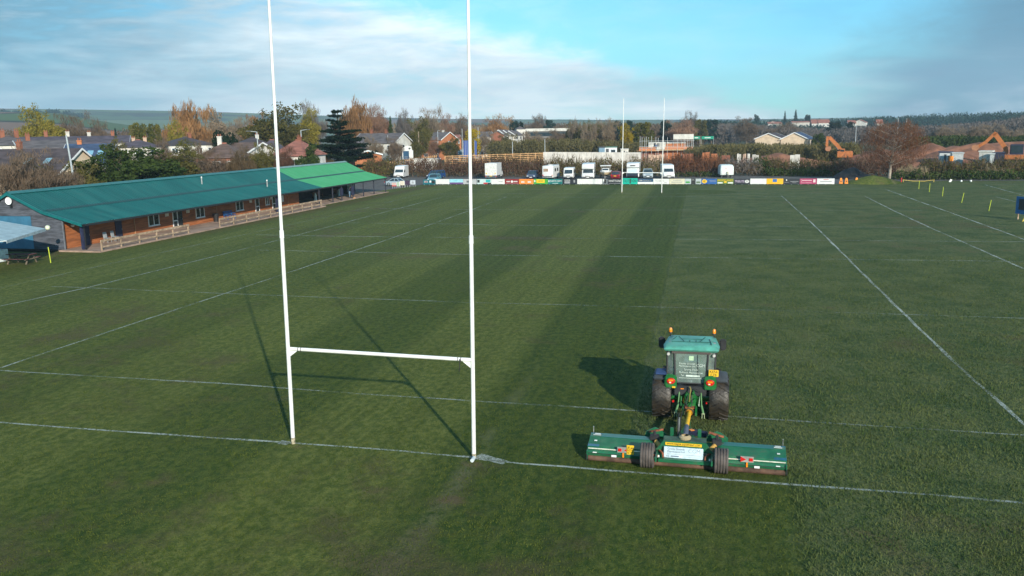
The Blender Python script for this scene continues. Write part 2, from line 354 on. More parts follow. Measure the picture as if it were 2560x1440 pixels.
# ------------------------------------------------------------------ blades of grass in the foreground (uncountable: two masses)
def blades(name, label, n, xr, yr, h, wd, keep, a, b):
    k = int(n*2.6); X_ = rng.uniform(*xr, k); Y_ = rng.uniform(*yr, k)
    dist = np.hypot(X_-CAM.x, Y_-CAM.y); m_ = keep(X_, Y_) & (rng.random(k) < np.clip((22/dist)**1.6, 0, 1)); X_, Y_ = X_[m_][:n], Y_[m_][:n]; n = len(X_)
    cl = 0.5+0.5*np.sin(X_*1.7+1.3*np.sin(Y_*0.9))*np.sin(Y_*1.3+1.1*np.sin(X_*0.7))
    hh = h*(0.5+0.9*rng.random(n))*(0.55+0.6*cl); th = rng.uniform(0, 2*np.pi, n); ln = rng.uniform(-.6, .6, (n, 2))*hh[:, None]
    W_ = wd*(0.6+0.8*rng.random(n)); dx, dy = np.cos(th)*W_, np.sin(th)*W_; z = np.zeros(n)
    V = np.stack([np.stack([X_-dx, Y_-dy, z], 1), np.stack([X_+dx, Y_+dy, z], 1), np.stack([X_+ln[:, 0]+dx*0.3, Y_+ln[:, 1]+dy*0.3, hh], 1), np.stack([X_+ln[:, 0]-dx*0.3, Y_+ln[:, 1]-dy*0.3, hh], 1)], 1).reshape(-1, 3)
    tag(link(name, npmesh(name, V, np.arange(4*n).reshape(-1, 4)), leafmat(name+'_blades', a, b, 0.6)), label, None, None, 'stuff')
edge_ = lambda X_, Y_: 7.0-0.0165*Y_
rough = lambda X_, Y_: (X_ > edge_(X_, Y_)+0.1) & ~((Y_ < 0.8) & (X_ < 11.4))
blades('long_grass', 'rough unmown grass right of the tractor', 170000, (6, 30), (-14, 42), 0.075, 0.011, rough, (0.060, 0.102, 0.030), (0.154, 0.176, 0.062))
blades('short_grass', 'short mown grass round the near goal', 190000, (-26, 12), (-15, 32), 0.035, 0.009, lambda X_, Y_: ~rough(X_, Y_), (0.050, 0.086, 0.014), (0.15, 0.165, 0.036))
# ------------------------------------------------------------------ shared paints
WHITE = mat('white_paint', (0.80, 0.79, 0.76), 0.45, 0.05, 2)
BLACK = mat('black_plastic', (0.018, 0.018, 0.02), 0.5, 0.2, 6)
RUBBER = mat('rubber', (0.022, 0.021, 0.02), 0.7, 0.4, 5, 0.2)
GLASS = mat('dark_glass', (0.02, 0.03, 0.035), 0.06, 0.1, 1, spec=0.8)
CHROME = mat('bare_metal', (0.45, 0.45, 0.44), 0.35, 0.15, 8, metal=0.8)
REDL = mat('red_lens', (0.55, 0.015, 0.015), 0.15, 0.1, 20, coat=1.0)
AMB = mat('amber_lens', (0.85, 0.24, 0.01), 0.15, 0.1, 20, coat=1.0)
YEL = mat('yellow_plate', (0.80, 0.48, 0.02), 0.45, 0.06, 8)
HIVIS = mat('fluorescent_yellow', (0.45, 0.52, 0.03), 0.6, 0.1, 5)
INK = mat('black_ink', (0.01, 0.01, 0.012), 0.6, 0.1, 5)
def wb(b, name, m, parent, **k):
    o = b.build(name, m, parent, **k); o.location = -parent.location; return o

# ------------------------------------------------------------------ rugby goals
PWHITE = mat('post_paint', (0.76, 0.75, 0.71), 0.5, 0.06, 2.0, dirt=0.16)
def goal(label, loc, h=13.2, lean=0.012, hb=2.92):
    g = thing('rugby_goal', label, 'goal posts', loc); g.rotation_euler = (0, lean, 0)
    for s in (-1, 1):
        x = 2.83*s
        p = MB().tube((x, 0, -0.05), (x, 0, 6.28), 0.060, 0.056, 16).build('post', PWHITE, g, smooth=True)
        MB().tube((x, 0, -0.05), (x, 0, 0.16), 0.0625, 0.0615, 16).build('muddy_foot', mat('muddy_paint', (0.30, 0.26, 0.18), 0.8, 0.4, 12), p, smooth=True)
        MB().tube((x, 0, 6.2), (x, 0, 6.42), 0.066, 0.062, 16).build('sleeve', WHITE, p, smooth=True)
        MB().tube((x, 0, 6.4), (x, 0, h), 0.047, 0.038, 14).build('upper_post', WHITE, g, smooth=True)
        MB().prism([(x-0.05*s, hb-0.02), (x-0.34*s, hb-0.02), (x-0.05*s, hb-0.24)], -0.012, 0.012, 'y').build('bracket', WHITE, g)
        for k in (0.33, 0.42): MB().tube((x-k*s, 0, hb), (x-(k+0.012)*s, 0, hb), 0.066, 0.066, 12).build('strap', BLACK, g)
    MB().tube((-2.8, 0, hb), (2.8, 0, hb), 0.053, 0.053, 16).build('crossbar', WHITE, g, smooth=True)
    return g
g1 = goal('tall white rugby goal in the foreground beside the tractor', (0, 0, 0))
MB().path([(2.48, -0.07, 2.95), (2.47, -0.09, 2.7), (2.45, -0.08, 2.58)], 0.012).build('strap_end', BLACK, g1)
goal('small white rugby goal at the far end before the parked vehicles', (at(1604, 483).x, at(1604, 483).y, 0), 13.3)
q = at(1183, 1152); so = MB().tube((0, -0.12, 0.05), (0, 0.08, 0.06), 0.055, 0.055, 10).build('ground_stub', mat('pale_plastic', (0.5, 0.56, 0.58), 0.5), smooth=True); so.location = q
tag(so, 'short pale plastic stub lying at the foot of the near right goal post', 'stub')

# ------------------------------------------------------------------ clubhouse
TEAL = mat('teal_roof_sheet', (0.002, 0.080, 0.078), 0.5, 0.1, 0.5, col2=(0.006, 0.118, 0.112), stretch=(0.25, 2.2, 0.25), spec=0.3, dirt=0.10)
TEALD = mat('teal_trim', (0.006, 0.12, 0.12), 0.4, 0.1)
GREENR = mat('bright_green_roof_sheet', (0.035, 0.25, 0.10), 0.6, 0.1, 0.8, col2=(0.055, 0.31, 0.14), stretch=(0.3, 2.0, 0.3), dirt=0.12)
GREYW = mat('weathered_grey_timber', (0.065, 0.07, 0.085), 0.85, 0.3, 0.9, 0.3, stretch=(1, 1, 6))
ORNW = mat('orange_stained_timber', (0.29, 0.095, 0.030), 0.7, 0.22, 1.1, 0.25, stretch=(1, 0.6, 6))
DARKW = mat('dark_brown_timber', (0.035, 0.026, 0.024), 0.8, 0.3, 1.5)
NAVY = mat('navy_padding', (0.016, 0.020, 0.05), 0.6, 0.2, 3)
PAVE = mat('pink_concrete', (0.30, 0.205, 0.155), 0.9, 0.18, 0.8, 0.2)
RAILW = mat('pale_rail_timber', (0.32, 0.225, 0.15), 0.8, 0.25, 2, stretch=(4, 1, 1))
UPVC = mat('white_upvc', (0.78, 0.79, 0.78), 0.35, 0.04)
BLUED = mat('blue_shutter', (0.035, 0.135, 0.22), 0.5, 0.12, 1.0)
cl = thing('clubhouse', 'long single storey timber clubhouse under teal and green sheet roof', 'building', (-42.5, 36.0, 0))
WX = -42.5; Y0, YT, YO, Y1 = 36.0, 79.0, 76.9, 101.4
RP = [(-53.6, 2.3), (-50.1, 3.27), (-47.0, 4.74), (-43.9, 3.28), (-40.15, 2.24)]
def roof_piece(y0, y1, a, b, pitch, up):
    """trapezoidal steel sheeting between two lines a, b (x, z)"""
    n = int((y1-y0)/pitch); vs = []; fs = []; k = 0
    for i in range(n):
        y = y0+(y1-y0)*i/n; p = (y1-y0)/n
        for yy, dz in ((y, 0), (y+p*0.55, 0), (y+p*0.66, up), (y+p*0.89, up), (y+p, 0)):
            vs += [(a[0], yy, a[1]+dz), (b[0], yy, b[1]+dz)]
        for j in range(4): fs.append((k+2*j, k+2*j+1, k+2*j+3, k+2*j+2))
        k += 10
    return MB().add(vs, fs)
for y0, y1, m in ((Y0-0.25, YT, TEAL), (YT, Y1, GREENR)):
    up = 0.035
    for a, b, e in ((RP[2], RP[3], 0.0), ((RP[3][0]-0.1, RP[3][1]-0.02), RP[4], 0.0), (RP[2], RP[1], 0.0), (RP[1], RP[0], 0.0)):
        s_ = wb(roof_piece(y0, y1, a, b, 0.33, up), 'roof_sheet', m, cl); s_['kind'] = 'stuff'
wb(MB().prism([(-47.32, 4.66), (-47.0, 4.84), (-46.68, 4.66), (-46.68, 4.69), (-47.0, 4.88), (-47.32, 4.69)], Y0-0.28, YT, 'y'), 'ridge_cap', TEALD, cl)
wb(MB().prism([(-47.32, 4.66), (-47.0, 4.83), (-46.68, 4.66), (-46.68, 4.69), (-47.0, 4.865), (-47.32, 4.69)], YT, Y1, 'y'), 'ridge_cap', mat('grey_green_trim', (0.16, 0.26, 0.25), 0.5), cl)
wb(MB().prism([(-44.02, 3.34), (-43.72, 3.20), (-43.72, 3.23), (-44.02, 3.37)], Y0+0.4, Y1-0.3, 'y'), 'valley_flashing', mat('shadow_gap_flashing', (0.005, 0.05, 0.05), 0.6), cl)  # flashing, with the shadow gap at the roof break painted into its colour
wb(MB().bx(-40.2, -40.08, Y0-0.2, Y1, 2.08, 2.24), 'gutter', BLACK, cl)
tr = MB()
for a, b in zip(RP[:-1], RP[1:]):
    tr.add([(a[0], Y0-0.3, a[1]-0.18), (b[0], Y0-0.3, b[1]-0.18), (b[0], Y0-0.3, b[1]+0.06), (a[0], Y0-0.3, a[1]+0.06),
            (a[0], Y0-0.2, a[1]-0.18), (b[0], Y0-0.2, b[1]-0.18), (b[0], Y0-0.2, b[1]+0.06), (a[0], Y0-0.2, a[1]+0.06)],
           [(0, 1, 2, 3), (7, 6, 5, 4), (3, 2, 6, 7), (0, 4, 5, 1)])
wb(tr, 'bargeboard', TEALD, cl)
wb(MB().prism([(-44, 3.1), (-40.2, 2.1), (-40.2, 2.24), (-44, 3.26)], Y1, Y1+0.06, 'y'), 'bargeboard', mat('dark_trim', (0.03, 0.035, 0.05), 0.6), cl)
def roofz(x):
    for a, b in zip(RP[:-1], RP[1:]):
        if a[0] <= x <= b[0]: return a[1]+(b[1]-a[1])*(x-a[0])/(b[0]-a[0])
    return 2.2
# cladding: lapped horizontal boards, a real lip under each
def clad_y(x, y0, y1, z0, z1, out, step=0.155):
    b = MB(); z = z0
    while z < z1-0.01:
        t = min(z+step, z1); b.add([(x+0.028*out, y0, z), (x+0.028*out, y1, z), (x+0.010*out, y1, t), (x+0.010*out, y0, t), (x, y0, z), (x, y1, z)], [(0, 1, 2, 3), (4, 5, 1, 0)]); z = t
    return b
def clad_x(y, xa, xb, z0, ztop, step=0.155):
    b = MB(); z = z0
    while z < ztop-0.01:
        t = z+step; zz = min(t, ztop)
        lo, hi = xa, xb
        xs = [xa+(xb-xa)*i/80 for i in range(81)]; ok = [x for x in xs if roofz(x)-0.12 > zz-0.03]
        if not ok: break
        lo, hi = min(ok), max(ok)
        b.add([(lo, y-0.028, z), (hi, y-0.028, z), (hi, y-0.010, zz), (lo, y-0.010, zz), (lo, y, z), (hi, y, z)], [(0, 1, 2, 3), (4, 5, 1, 0)]); z = t
    return b
o = wb(clad_x(Y0, -52.6, WX+0.30, 0.14, 4.7), 'end_cladding', GREYW, cl); o['kind'] = 'stuff'
wb(MB().prism([(-52.6, 0.0), (WX+0.3, 0.0), (WX+0.3, 2.75), (-43.9, 3.15), (-47, 4.6), (-50.1, 3.15), (-52.6, 2.45)], Y0+0.001, Y0+0.10, 'y'), 'end_wall', DARKW, cl)
wb(MB().bx(WX+0.26, WX+0.34, Y0-0.04, Y0+0.06, 0.02, 2.66), 'corner_trim', mat('slate_trim', (0.13, 0.14, 0.16), 0.8), cl)
wb(MB().bx(WX-0.12, WX, Y0+0.101, YO, 0.0, 2.85), 'front_wall', DARKW, cl)
o = wb(clad_y(WX, Y0+0.12, YO, 0.14, 2.84, 1), 'front_cladding', ORNW, cl); o['kind'] = 'stuff'
wb(MB().bx(-52.6, -52.5, Y0+0.1, YO, 0, 2.5), 'rear_wall', DARKW, cl)
sh = MB(); z = 0.16
while z < 2.84: sh.add([(-50.4, Y0-0.06, z), (-45.16, Y0-0.06, z), (-45.16, Y0-0.045, z+0.09), (-50.4, Y0-0.045, z+0.09), (-50.4, Y0-0.03, z), (-45.16, Y0-0.03, z)], [(0, 1, 2, 3), (4, 5, 1, 0)]); z += 0.09
o = wb(sh, 'roller_shutter', BLUED, cl); o['label'] = 'blue roller shutter on the grey end wall'
wb(MB().bx(-50.5, -45.05, Y0-0.10, Y0-0.03, 2.86, 2.93), 'shutter_lintel', GREYW, o) if False else wb(MB().bx(-50.5, -45.05, Y0-0.10, Y0-0.03, 2.86, 2.93), 'shutter_lintel', GREYW, cl)
wb(MB().lathe([(0.0, 0.02), (0.2, -0.02), (0.31, -0.10), (0.32, -0.09)], 16, 'y', (-46.87, Y0-0.25, 4.12)), 'satellite_dish', WHITE, cl, smooth=True)
wb(MB().bx(-46.95, -46.8, Y0-0.2, Y0-0.03, 3.55, 3.75), 'floodlight', BLACK, cl)
# windows and doors on the long front
def window(y0, y1, z0=0.80, z1=1.88):
    f = MB(); t = 0.07; xo = WX+0.03
    f.bx(xo, xo+0.07, y0, y1, z1-t, z1); f.bx(xo, xo+0.07, y0, y1, z0, z0+t)
    for yy in (y0, (y0+y1)/2-t/2, y1-t): f.bx(xo+0.001, xo+0.069, yy, yy+t, z0+t, z1-t)
    w_ = wb(f, 'window', UPVC, cl)
    q = MB().bx(xo+0.01, xo+0.03, y0+t, y1-t, z0+t, z1-t).build('pane', GLASS, w_)
    q = MB().bx(xo+0.002, xo+0.12, y0-0.05, y1+0.05, z0-0.06, z0-0.003).build('sill', UPVC, w_)
def door(y0, y1, m, z1=1.86, glazed=True):
    xo = WX+0.03; f = MB(); t = 0.09
    if glazed:
        f.bx(xo, xo+0.06, y0, y0+t, 0.14, z1); f.bx(xo, xo+0.06, y1-t, y1, 0.14, z1)
        for zz in (0.14, 0.85, z1-t): f.bx(xo+0.001, xo+0.059, y0+t, y1-t, zz, zz+t*1.2)
        d_ = wb(f, 'door', m, cl); MB().bx(xo+0.01, xo+0.03, y0+t, y1-t, 0.24, z1-t).build('pane', GLASS, d_)
    else:
        d_ = wb(f.bx(xo, xo+0.05, y0, y1, 0.14, z1), 'door', m, cl)
    MB().box((xo+0.09, y1-0.1, 0.98), (0.05, 0.03, 0.14)).build('handle', CHROME, d_)
for a in ((47.0, 48.6), (54.55, 56.05), (62.1, 63.6)): window(*a)
window(68.5, 69.35, 0.9, 1.82)
door(42.45, 43.3, NAVY, 1.86, False)
door(50.7, 51.5, UPVC); door(51.55, 52.25, BLACK)
door(66.2, 67.1, UPVC); door(70.1, 70.9, UPVC)
door(38.5, 39.2, NAVY, 1.9, False)
for yy in (45.0, 58.3, 73.95): wb(MB().bx(WX+0.03, WX+0.075, yy, yy+0.09, 0.14, 2.7), 'cover_strip', mat('light_strip', (0.38, 0.20, 0.10), 0.7), cl)
for yy in (49.6, 53.0, 65.0, 69.7, 71.9): wb(MB().bx(WX+0.03, WX+0.05, yy, yy+0.55, 1.45, 1.75), 'notice', mat('cream_notice', (0.62, 0.55, 0.46), 0.7), cl)
wb(MB().bx(WX+0.03, WX+0.05, 72.3, 72.9, 0.95, 1.75), 'notice', UPVC, cl)
for x_, y_, z_ in ((WX+0.12, 37.3, 2.0), (-41.9, 38.4, 2.1), (WX+0.2, 42.1, 1.98)): wb(MB().ball((x_, y_, z_), 0.16, 10), 'wall_lamp', mat('lamp_white', (0.75, 0.76, 0.72), 0.3), cl, smooth=True)
# verandah deck, posts, rails
wb(MB().bx(-42.49, -38.6, 35.6, 76.6, 0.004, 0.13), 'deck', PAVE, cl)
wb(MB().bx(-46.6, -39.9, 76.62, 101.2, 0.004, 0.09), 'canopy_floor', PAVE, cl)
for yy, t in ((36.15, 0.30), (67.9, 0.30)): wb(MB().bx(-40.8, -40.8+t, yy, yy+t, 0.13, 2.1), 'padded_post', NAVY, cl, bevel=0.05)
wb(MB().bx(-40.45, -40.37, 36.2, 36.3, 0.13, 2.1), 'downpipe', BLACK, cl)
for yy in (78.2, 82.2, 85.0, 88.7, 92.4, 96.3, 100.9): wb(MB().bx(-40.35, -40.22, yy-0.06, yy+0.06, 0.09, 2.1), 'canopy_post', mat('dark_post', (0.03, 0.032, 0.045), 0.5), cl)
for yy in (85.0, 88.7): wb(MB().bx(-40.47, -40.10, yy-0.19, yy+0.19, 0.75 if yy < 86 else 0.5, 1.75), 'post_pad', NAVY, cl, bevel=0.06)
wb(MB().bx(-44.6, -44.45, 98.7, 98.85, 0.09, 2.9), 'canopy_post', mat('dark_post', (0.03, 0.032, 0.045), 0.5), cl)
def rail(ys, nm):
    for yy in ys: wb(MB().bx(-38.72, -38.62, yy, yy+0.1, 0.0, 0.98), 'rail_post', RAILW, cl)
    wb(MB().bx(-38.62, -38.58, ys[0]-0.05, ys[-1]+0.15, 0.82, 1.0), 'top_rail', RAILW, cl)
    wb(MB().bx(-38.621, -38.585, ys[0]-0.05, ys[-1]+0.15, 0.36, 0.50), 'mid_rail', RAILW, cl)
rail([35.9+i*2.33 for i in range(6)], 1); rail([52.8+i*2.5 for i in range(10)], 2)
# the open bar end under the green roof
wb(MB().bx(-46.9, -46.75, YO, 97.2, 0.0, 4.5), 'bar_wall', DARKW, cl)
wb(MB().bx(-46.74, WX-0.121, YO, YO+0.1, 0.0, 2.8), 'bar_side_wall', DARKW, cl)
wb(MB().bx(-46.74, -44.9, 97.0, 97.15, 0.0, 3.0), 'bar_side_wall', DARKW, cl)
wb(MB().bx(-44.85, -43.9, 97.05, 97.1, 0.75, 1.9), 'notice_board', mat('pale_board', (0.55, 0.68, 0.66), 0.5), cl)
SIGNR = mat('red_sign', (0.45, 0.02, 0.02), 0.5)
for yy, zz in ((80.6, 2.0), (94.5, 1.9)): wb(MB().lathe([(0, 0.03), (0.36, 0.03), (0.38, 0)], 16, 'x', (-46.73, yy, zz)), 'round_sign', SIGNR, cl)
for yy in (79.0, 83.6, 83.95, 90.2, 90.7, 91.2): wb(MB().bx(-46.74, -46.71, yy, yy+0.32, 1.7, 2.15), 'notice', UPVC, cl)
wb(MB().bx(-46.3, -45.5, 77.8, 82.5, 0.09, 1.05), 'bar_counter', DARKW, cl)
for s in (1.9, 2.6):
    pass
for yy in (60.7,): pass
# flues through the roof
for x_, y_ in ((-45.2, 60.2), (-42.8, 69.8)):
    wb(MB().tube((x_, y_, roofz(x_)-0.05), (x_, y_, roofz(x_)+0.75), 0.09, 0.09, 10).tube((x_, y_, roofz(x_)+0.72), (x_, y_, roofz(x_)+0.82), 0.13, 0.12, 10), 'flue', CHROME, cl, smooth=True)

# things standing along the clubhouse
def slat_bench(name, label, loc, rz, m, L=1.6):
    t = thing(name, label, 'bench', loc, rz)
    for k in range(3): MB().bx(-L/2, L/2, -0.22+k*0.15, -0.10+k*0.15, 0.40, 0.44).build('seat_slat', m, t)
    for k in range(3): MB().box((0, 0.27+0.02*k, 0.55+k*0.14), (L, 0.03, 0.10), rx=-0.15).build('back_slat', m, t)
    for s in (-1, 1):
        for y in (-0.2, 0.24): MB().bx(s*(L/2-0.12)-0.04, s*(L/2-0.12)+0.04, y-0.03, y+0.03, 0, 0.40 if y < 0 else 0.9).build('leg', m, t)
        MB().bx(s*(L/2-0.12)-0.04, s*(L/2-0.12)+0.04, -0.25, 0.2, 0.58, 0.63).build('arm', m, t)
    return t
slat_bench('garden_bench', 'blue slatted bench against the orange wall behind the railing', (-41.95, 60.0, 0.13), PI/2*1, mat('blue_bench', (0.02, 0.10, 0.28), 0.5), 1.7)
slat_bench('garden_bench', 'wooden bench in the middle of the dark bar end', (-45.6, 88.6, 0.09), PI/2, mat('bench_wood', (0.28, 0.12, 0.05), 0.7), 2.4)
slat_bench('garden_bench', 'wooden bench at the far side of the bar end below a round red sign', (-45.6, 94.6, 0.09), PI/2, mat('bench_wood', (0.28, 0.12, 0.05), 0.7), 1.6)
b_ = thing('litter_bin', 'black litter bin by the orange clubhouse wall', 'bin', (-42.0, 57.4, 0.13))
MB().lathe([(0.0, 0.0), (0.24, 0.0), (0.30, 0.75), (0.31, 0.8)], 14).build('drum', BLACK, b_, smooth=True); MB().lathe([(0.33, 0.78), (0.33, 0.84), (0.2, 0.86), (0.19, 0.8)], 14).build('rim', BLACK, b_)
for yy, nm in ((84.5, 'blue white keg beside the navy padded post in the bar'), (93.0, 'white gas bottle standing between the two wooden benches')):
    k_ = thing('keg', nm, 'keg', (-44.4 if yy > 90 else -44.0, yy, 0.09))
    MB().lathe([(0, 0), (0.2, 0), (0.22, 0.06), (0.22, 0.75), (0.13, 0.9), (0.0, 0.92)], 14).build('body', mat('keg_white', (0.62, 0.66, 0.66), 0.4), k_, smooth=True)
    MB().lathe([(0.10, 0.9), (0.10, 1.0), (0.07, 1.0), (0.07, 0.9)], 10).build('collar', CHROME, k_)
for i, yy in enumerate((40.4, 41.35)):
    c_ = thing('plastic_chair', ('grey plastic chair nearer the open corner of the verandah', 'grey plastic chair nearer the navy door on the verandah')[i], 'chair', (-41.7, yy, 0.13), PI/2+0.1*i, group='verandah chairs')
    GP = mat('grey_plastic', (0.30, 0.32, 0.33), 0.5)
    MB().box((0, 0, 0.42), (0.46, 0.44, 0.04)).build('seat', GP, c_, bevel=0.01); MB().box((0, 0.23, 0.68), (0.46, 0.04, 0.5), rx=-0.15).build('backrest', GP, c_, bevel=0.015)
    for sx in (-1, 1):
        for sy in (-1, 1): MB().tube((sx*0.19, sy*0.18, 0.41), (sx*0.23, sy*0.22, 0), 0.02, 0.016, 6).build('leg', GP, c_)
# kiosk with awning at the left edge
ki = thing('serving_kiosk', 'white serving kiosk with grey awning at the left edge', 'kiosk', (-45.0, 29.3, 0))
KW = mat('kiosk_white', (0.70, 0.74, 0.72), 0.4)
wb(MB().bx(-47.0, -42.7, 27.4, 30.8, 0.02, 0.92), 'counter_body', KW, ki, bevel=0.03)
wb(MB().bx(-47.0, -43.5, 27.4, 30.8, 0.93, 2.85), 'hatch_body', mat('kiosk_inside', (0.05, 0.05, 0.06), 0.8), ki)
A_, B_ = at(112, 571, 2.42), at(15, 601, 2.42)
C_, D_ = Vector((-44.6, B_.y-0.4, 3.0)), Vector((-44.6, A_.y+0.2, 3.0))
AW = mat('grey_awning', (0.36, 0.46, 0.48), 0.6, 0.1, 1.5)
wb(MB().loft([[A_, B_, C_, D_], [p-Vector((0, 0, 0.04)) for p in (A_, B_, C_, D_)]]), 'awning', AW, ki)
wb(MB().loft([[A_+Vector((0.02, 0, 0)), B_+Vector((0.02, 0, 0)), B_+Vector((0.02, 0, -0.2)), A_+Vector((0.02, 0, -0.2))], [A_+Vector((0.06, 0, 0)), B_+Vector((0.06, 0, 0)), B_+Vector((0.06, 0, -0.2)), A_+Vector((0.06, 0, -0.2))]]), 'valance', mat('pale_valance', (0.42, 0.48, 0.50), 0.6), ki)
wb(MB().ball(tuple(at(119, 569, 2.38)), 0.19, 12), 'globe_lamp', mat('globe', (0.62, 0.66, 0.48), 0.4), ki, smooth=True)
for p in (A_, B_): wb(MB().tube((p.x, p.y, 2.38), (-43.4, p.y-0.3 if p is A_ else p.y+0.4, 1.7), 0.03, 0.03, 6), 'awning_arm', UPVC, ki)
# picnic table
pt = thing('picnic_table', 'maroon picnic table on the grass before the grey end wall', 'picnic table', (at(48, 660).x, at(48, 660).y+0.3, 0), R(8))
MR = mat('maroon_timber', (0.085, 0.028, 0.030), 0.75, 0.2); LG = mat('table_leg_timber', (0.17, 0.13, 0.09), 0.8)
for k in range(4): MB().bx(-1.0, 1.0, -0.36+k*0.185, -0.36+k*0.185+0.17, 0.68, 0.72).build('top_plank', MR, pt)
for s in (-1, 1):
    for k in range(2): MB().bx(-1.0, 1.0, s*0.68-0.14+k*0.145, s*0.68-0.14+k*0.145+0.13, 0.40, 0.44).build('bench_plank', MR, pt)
    for e in (-1, 1): MB().box((e*0.72, s*0.40, 0.34), (0.07, 0.09, 0.80), rx=s*0.55).build('leg', LG, pt)
    MB().bx(s*0.72-0.035+0.08, s*0.72+0.035+0.08, -0.80, 0.80, 0.33, 0.395).build('cross_bar', LG, pt)
# ------------------------------------------------------------------ tractor
JG = mat('tractor_green', (0.010, 0.135, 0.030), 0.36, 0.12, 3, coat=0.25, dirt=0.40)
JR = mat('faded_roof_green', (0.085, 0.33, 0.25), 0.5, 0.18, 2.5, dirt=0.30)
DG = mat('dark_grey_plastic', (0.045, 0.05, 0.055), 0.6, 0.2)
MUD = mat('muddy_tyre', (0.015, 0.013, 0.011), 0.45, 0.5, 3.5, 0.3, col2=(0.05, 0.038, 0.026))
CABIN = mat('cab_black', (0.02, 0.021, 0.023), 0.6, 0.2)
RUST = mat('rusty_steel', (0.20, 0.065, 0.03), 0.8, 0.35, 6)
def glassmat(name, col, a):
    m = bpy.data.materials.new(name); m.use_nodes = True; t = NT(m.node_tree)
    g = t.n('ShaderNodeBsdfGlossy', Color=(0.9, 0.95, 0.95), Roughness=0.05); tr = t.n('ShaderNodeBsdfTransparent', Color=col)
    fr = t.n('ShaderNodeFresnel', IOR=1.5)
    gl = t.n('ShaderNodeMixShader', i0=t.m('ADD', fr, a, clamp=True), i1=tr, i2=g)
    du = t.n('ShaderNodeBsdfDiffuse', Color=(0.34, 0.42, 0.39))          # pale film: dust, plus the light cab interior put into the colour
    t.n('ShaderNodeOutputMaterial', Surface=t.n('ShaderNodeMixShader', i0=t.sm(t.noise(t.n('ShaderNodeTexCoord', out=3), 3.0, 4, 0.6), 0.3, 0.7, 0.22, 0.42), i1=gl, i2=du)); return m
CABG = glassmat('cab_glass', (0.75, 0.85, 0.80), 0.15)
tx = thing('tractor', 'green tractor with pale cab roof and two orange beacons towing the mower', 'tractor', (8.73, 4.72, 0), R(0.5))
def tyre(parent, x, y, r, w, rr, lugs, nm='rear_wheel'):
    h = w/2; b = MB().lathe([(rr, -h*0.82), (r*0.80, -h*0.98), (r*0.93, -h), (r*0.985, -h*0.86), (r, -h*0.5), (r, h*0.5), (r*0.985, h*0.86), (r*0.93, h), (r*0.80, h*0.98), (rr, h*0.82)], 40, 'x')
    wl = b.build(nm, MUD, parent, smooth=True); wl.location = (x, y, r)
    lg = MB()
    for i in range(lugs):
        for s in (-1, 1):
            a = 2*PI*(i+(0.5 if s > 0 else 0))/lugs
            pts = []
            for k in range(4):
                xx = s*h*(0.06+0.31*k); da = -0.055*k*1.0
                for dr, dw in ((0, -0.022), (0, 0.022)): pts.append((xx, a+da*1.3+dw*(0.9/r), ))
            rings = []
            for k in range(4):
                xx = s*h*(0.04+0.31*k); aa = a+0.075*k; top = r+0.028-(0.02 if k == 3 else 0)
                ring = []
                for d_, rad in ((-0.026/r, r-0.02), (-0.018/r, top), (0.018/r, top), (0.026/r, r-0.02)):
                    ring.append((xx, -rad*math.sin(aa+d_), rad*math.cos(aa+d_)))
                rings.append(ring)
            lg.loft(rings)
    t_ = lg.build('tread_lugs', MUD, wl); t_['kind'] = 'stuff'
    MB().lathe([(0, -h*0.5), (rr*0.6, -h*0.5), (rr*0.72, -h*0.3), (rr, -h*0.84), (rr, h*0.84), (rr*0.72, h*0.3), (rr*0.6, h*0.5), (0, h*0.5)], 28, 'x').build('rim', mat('rim_yellow', (0.62, 0.38, 0.02), 0.45), wl, smooth=True)
    return wl
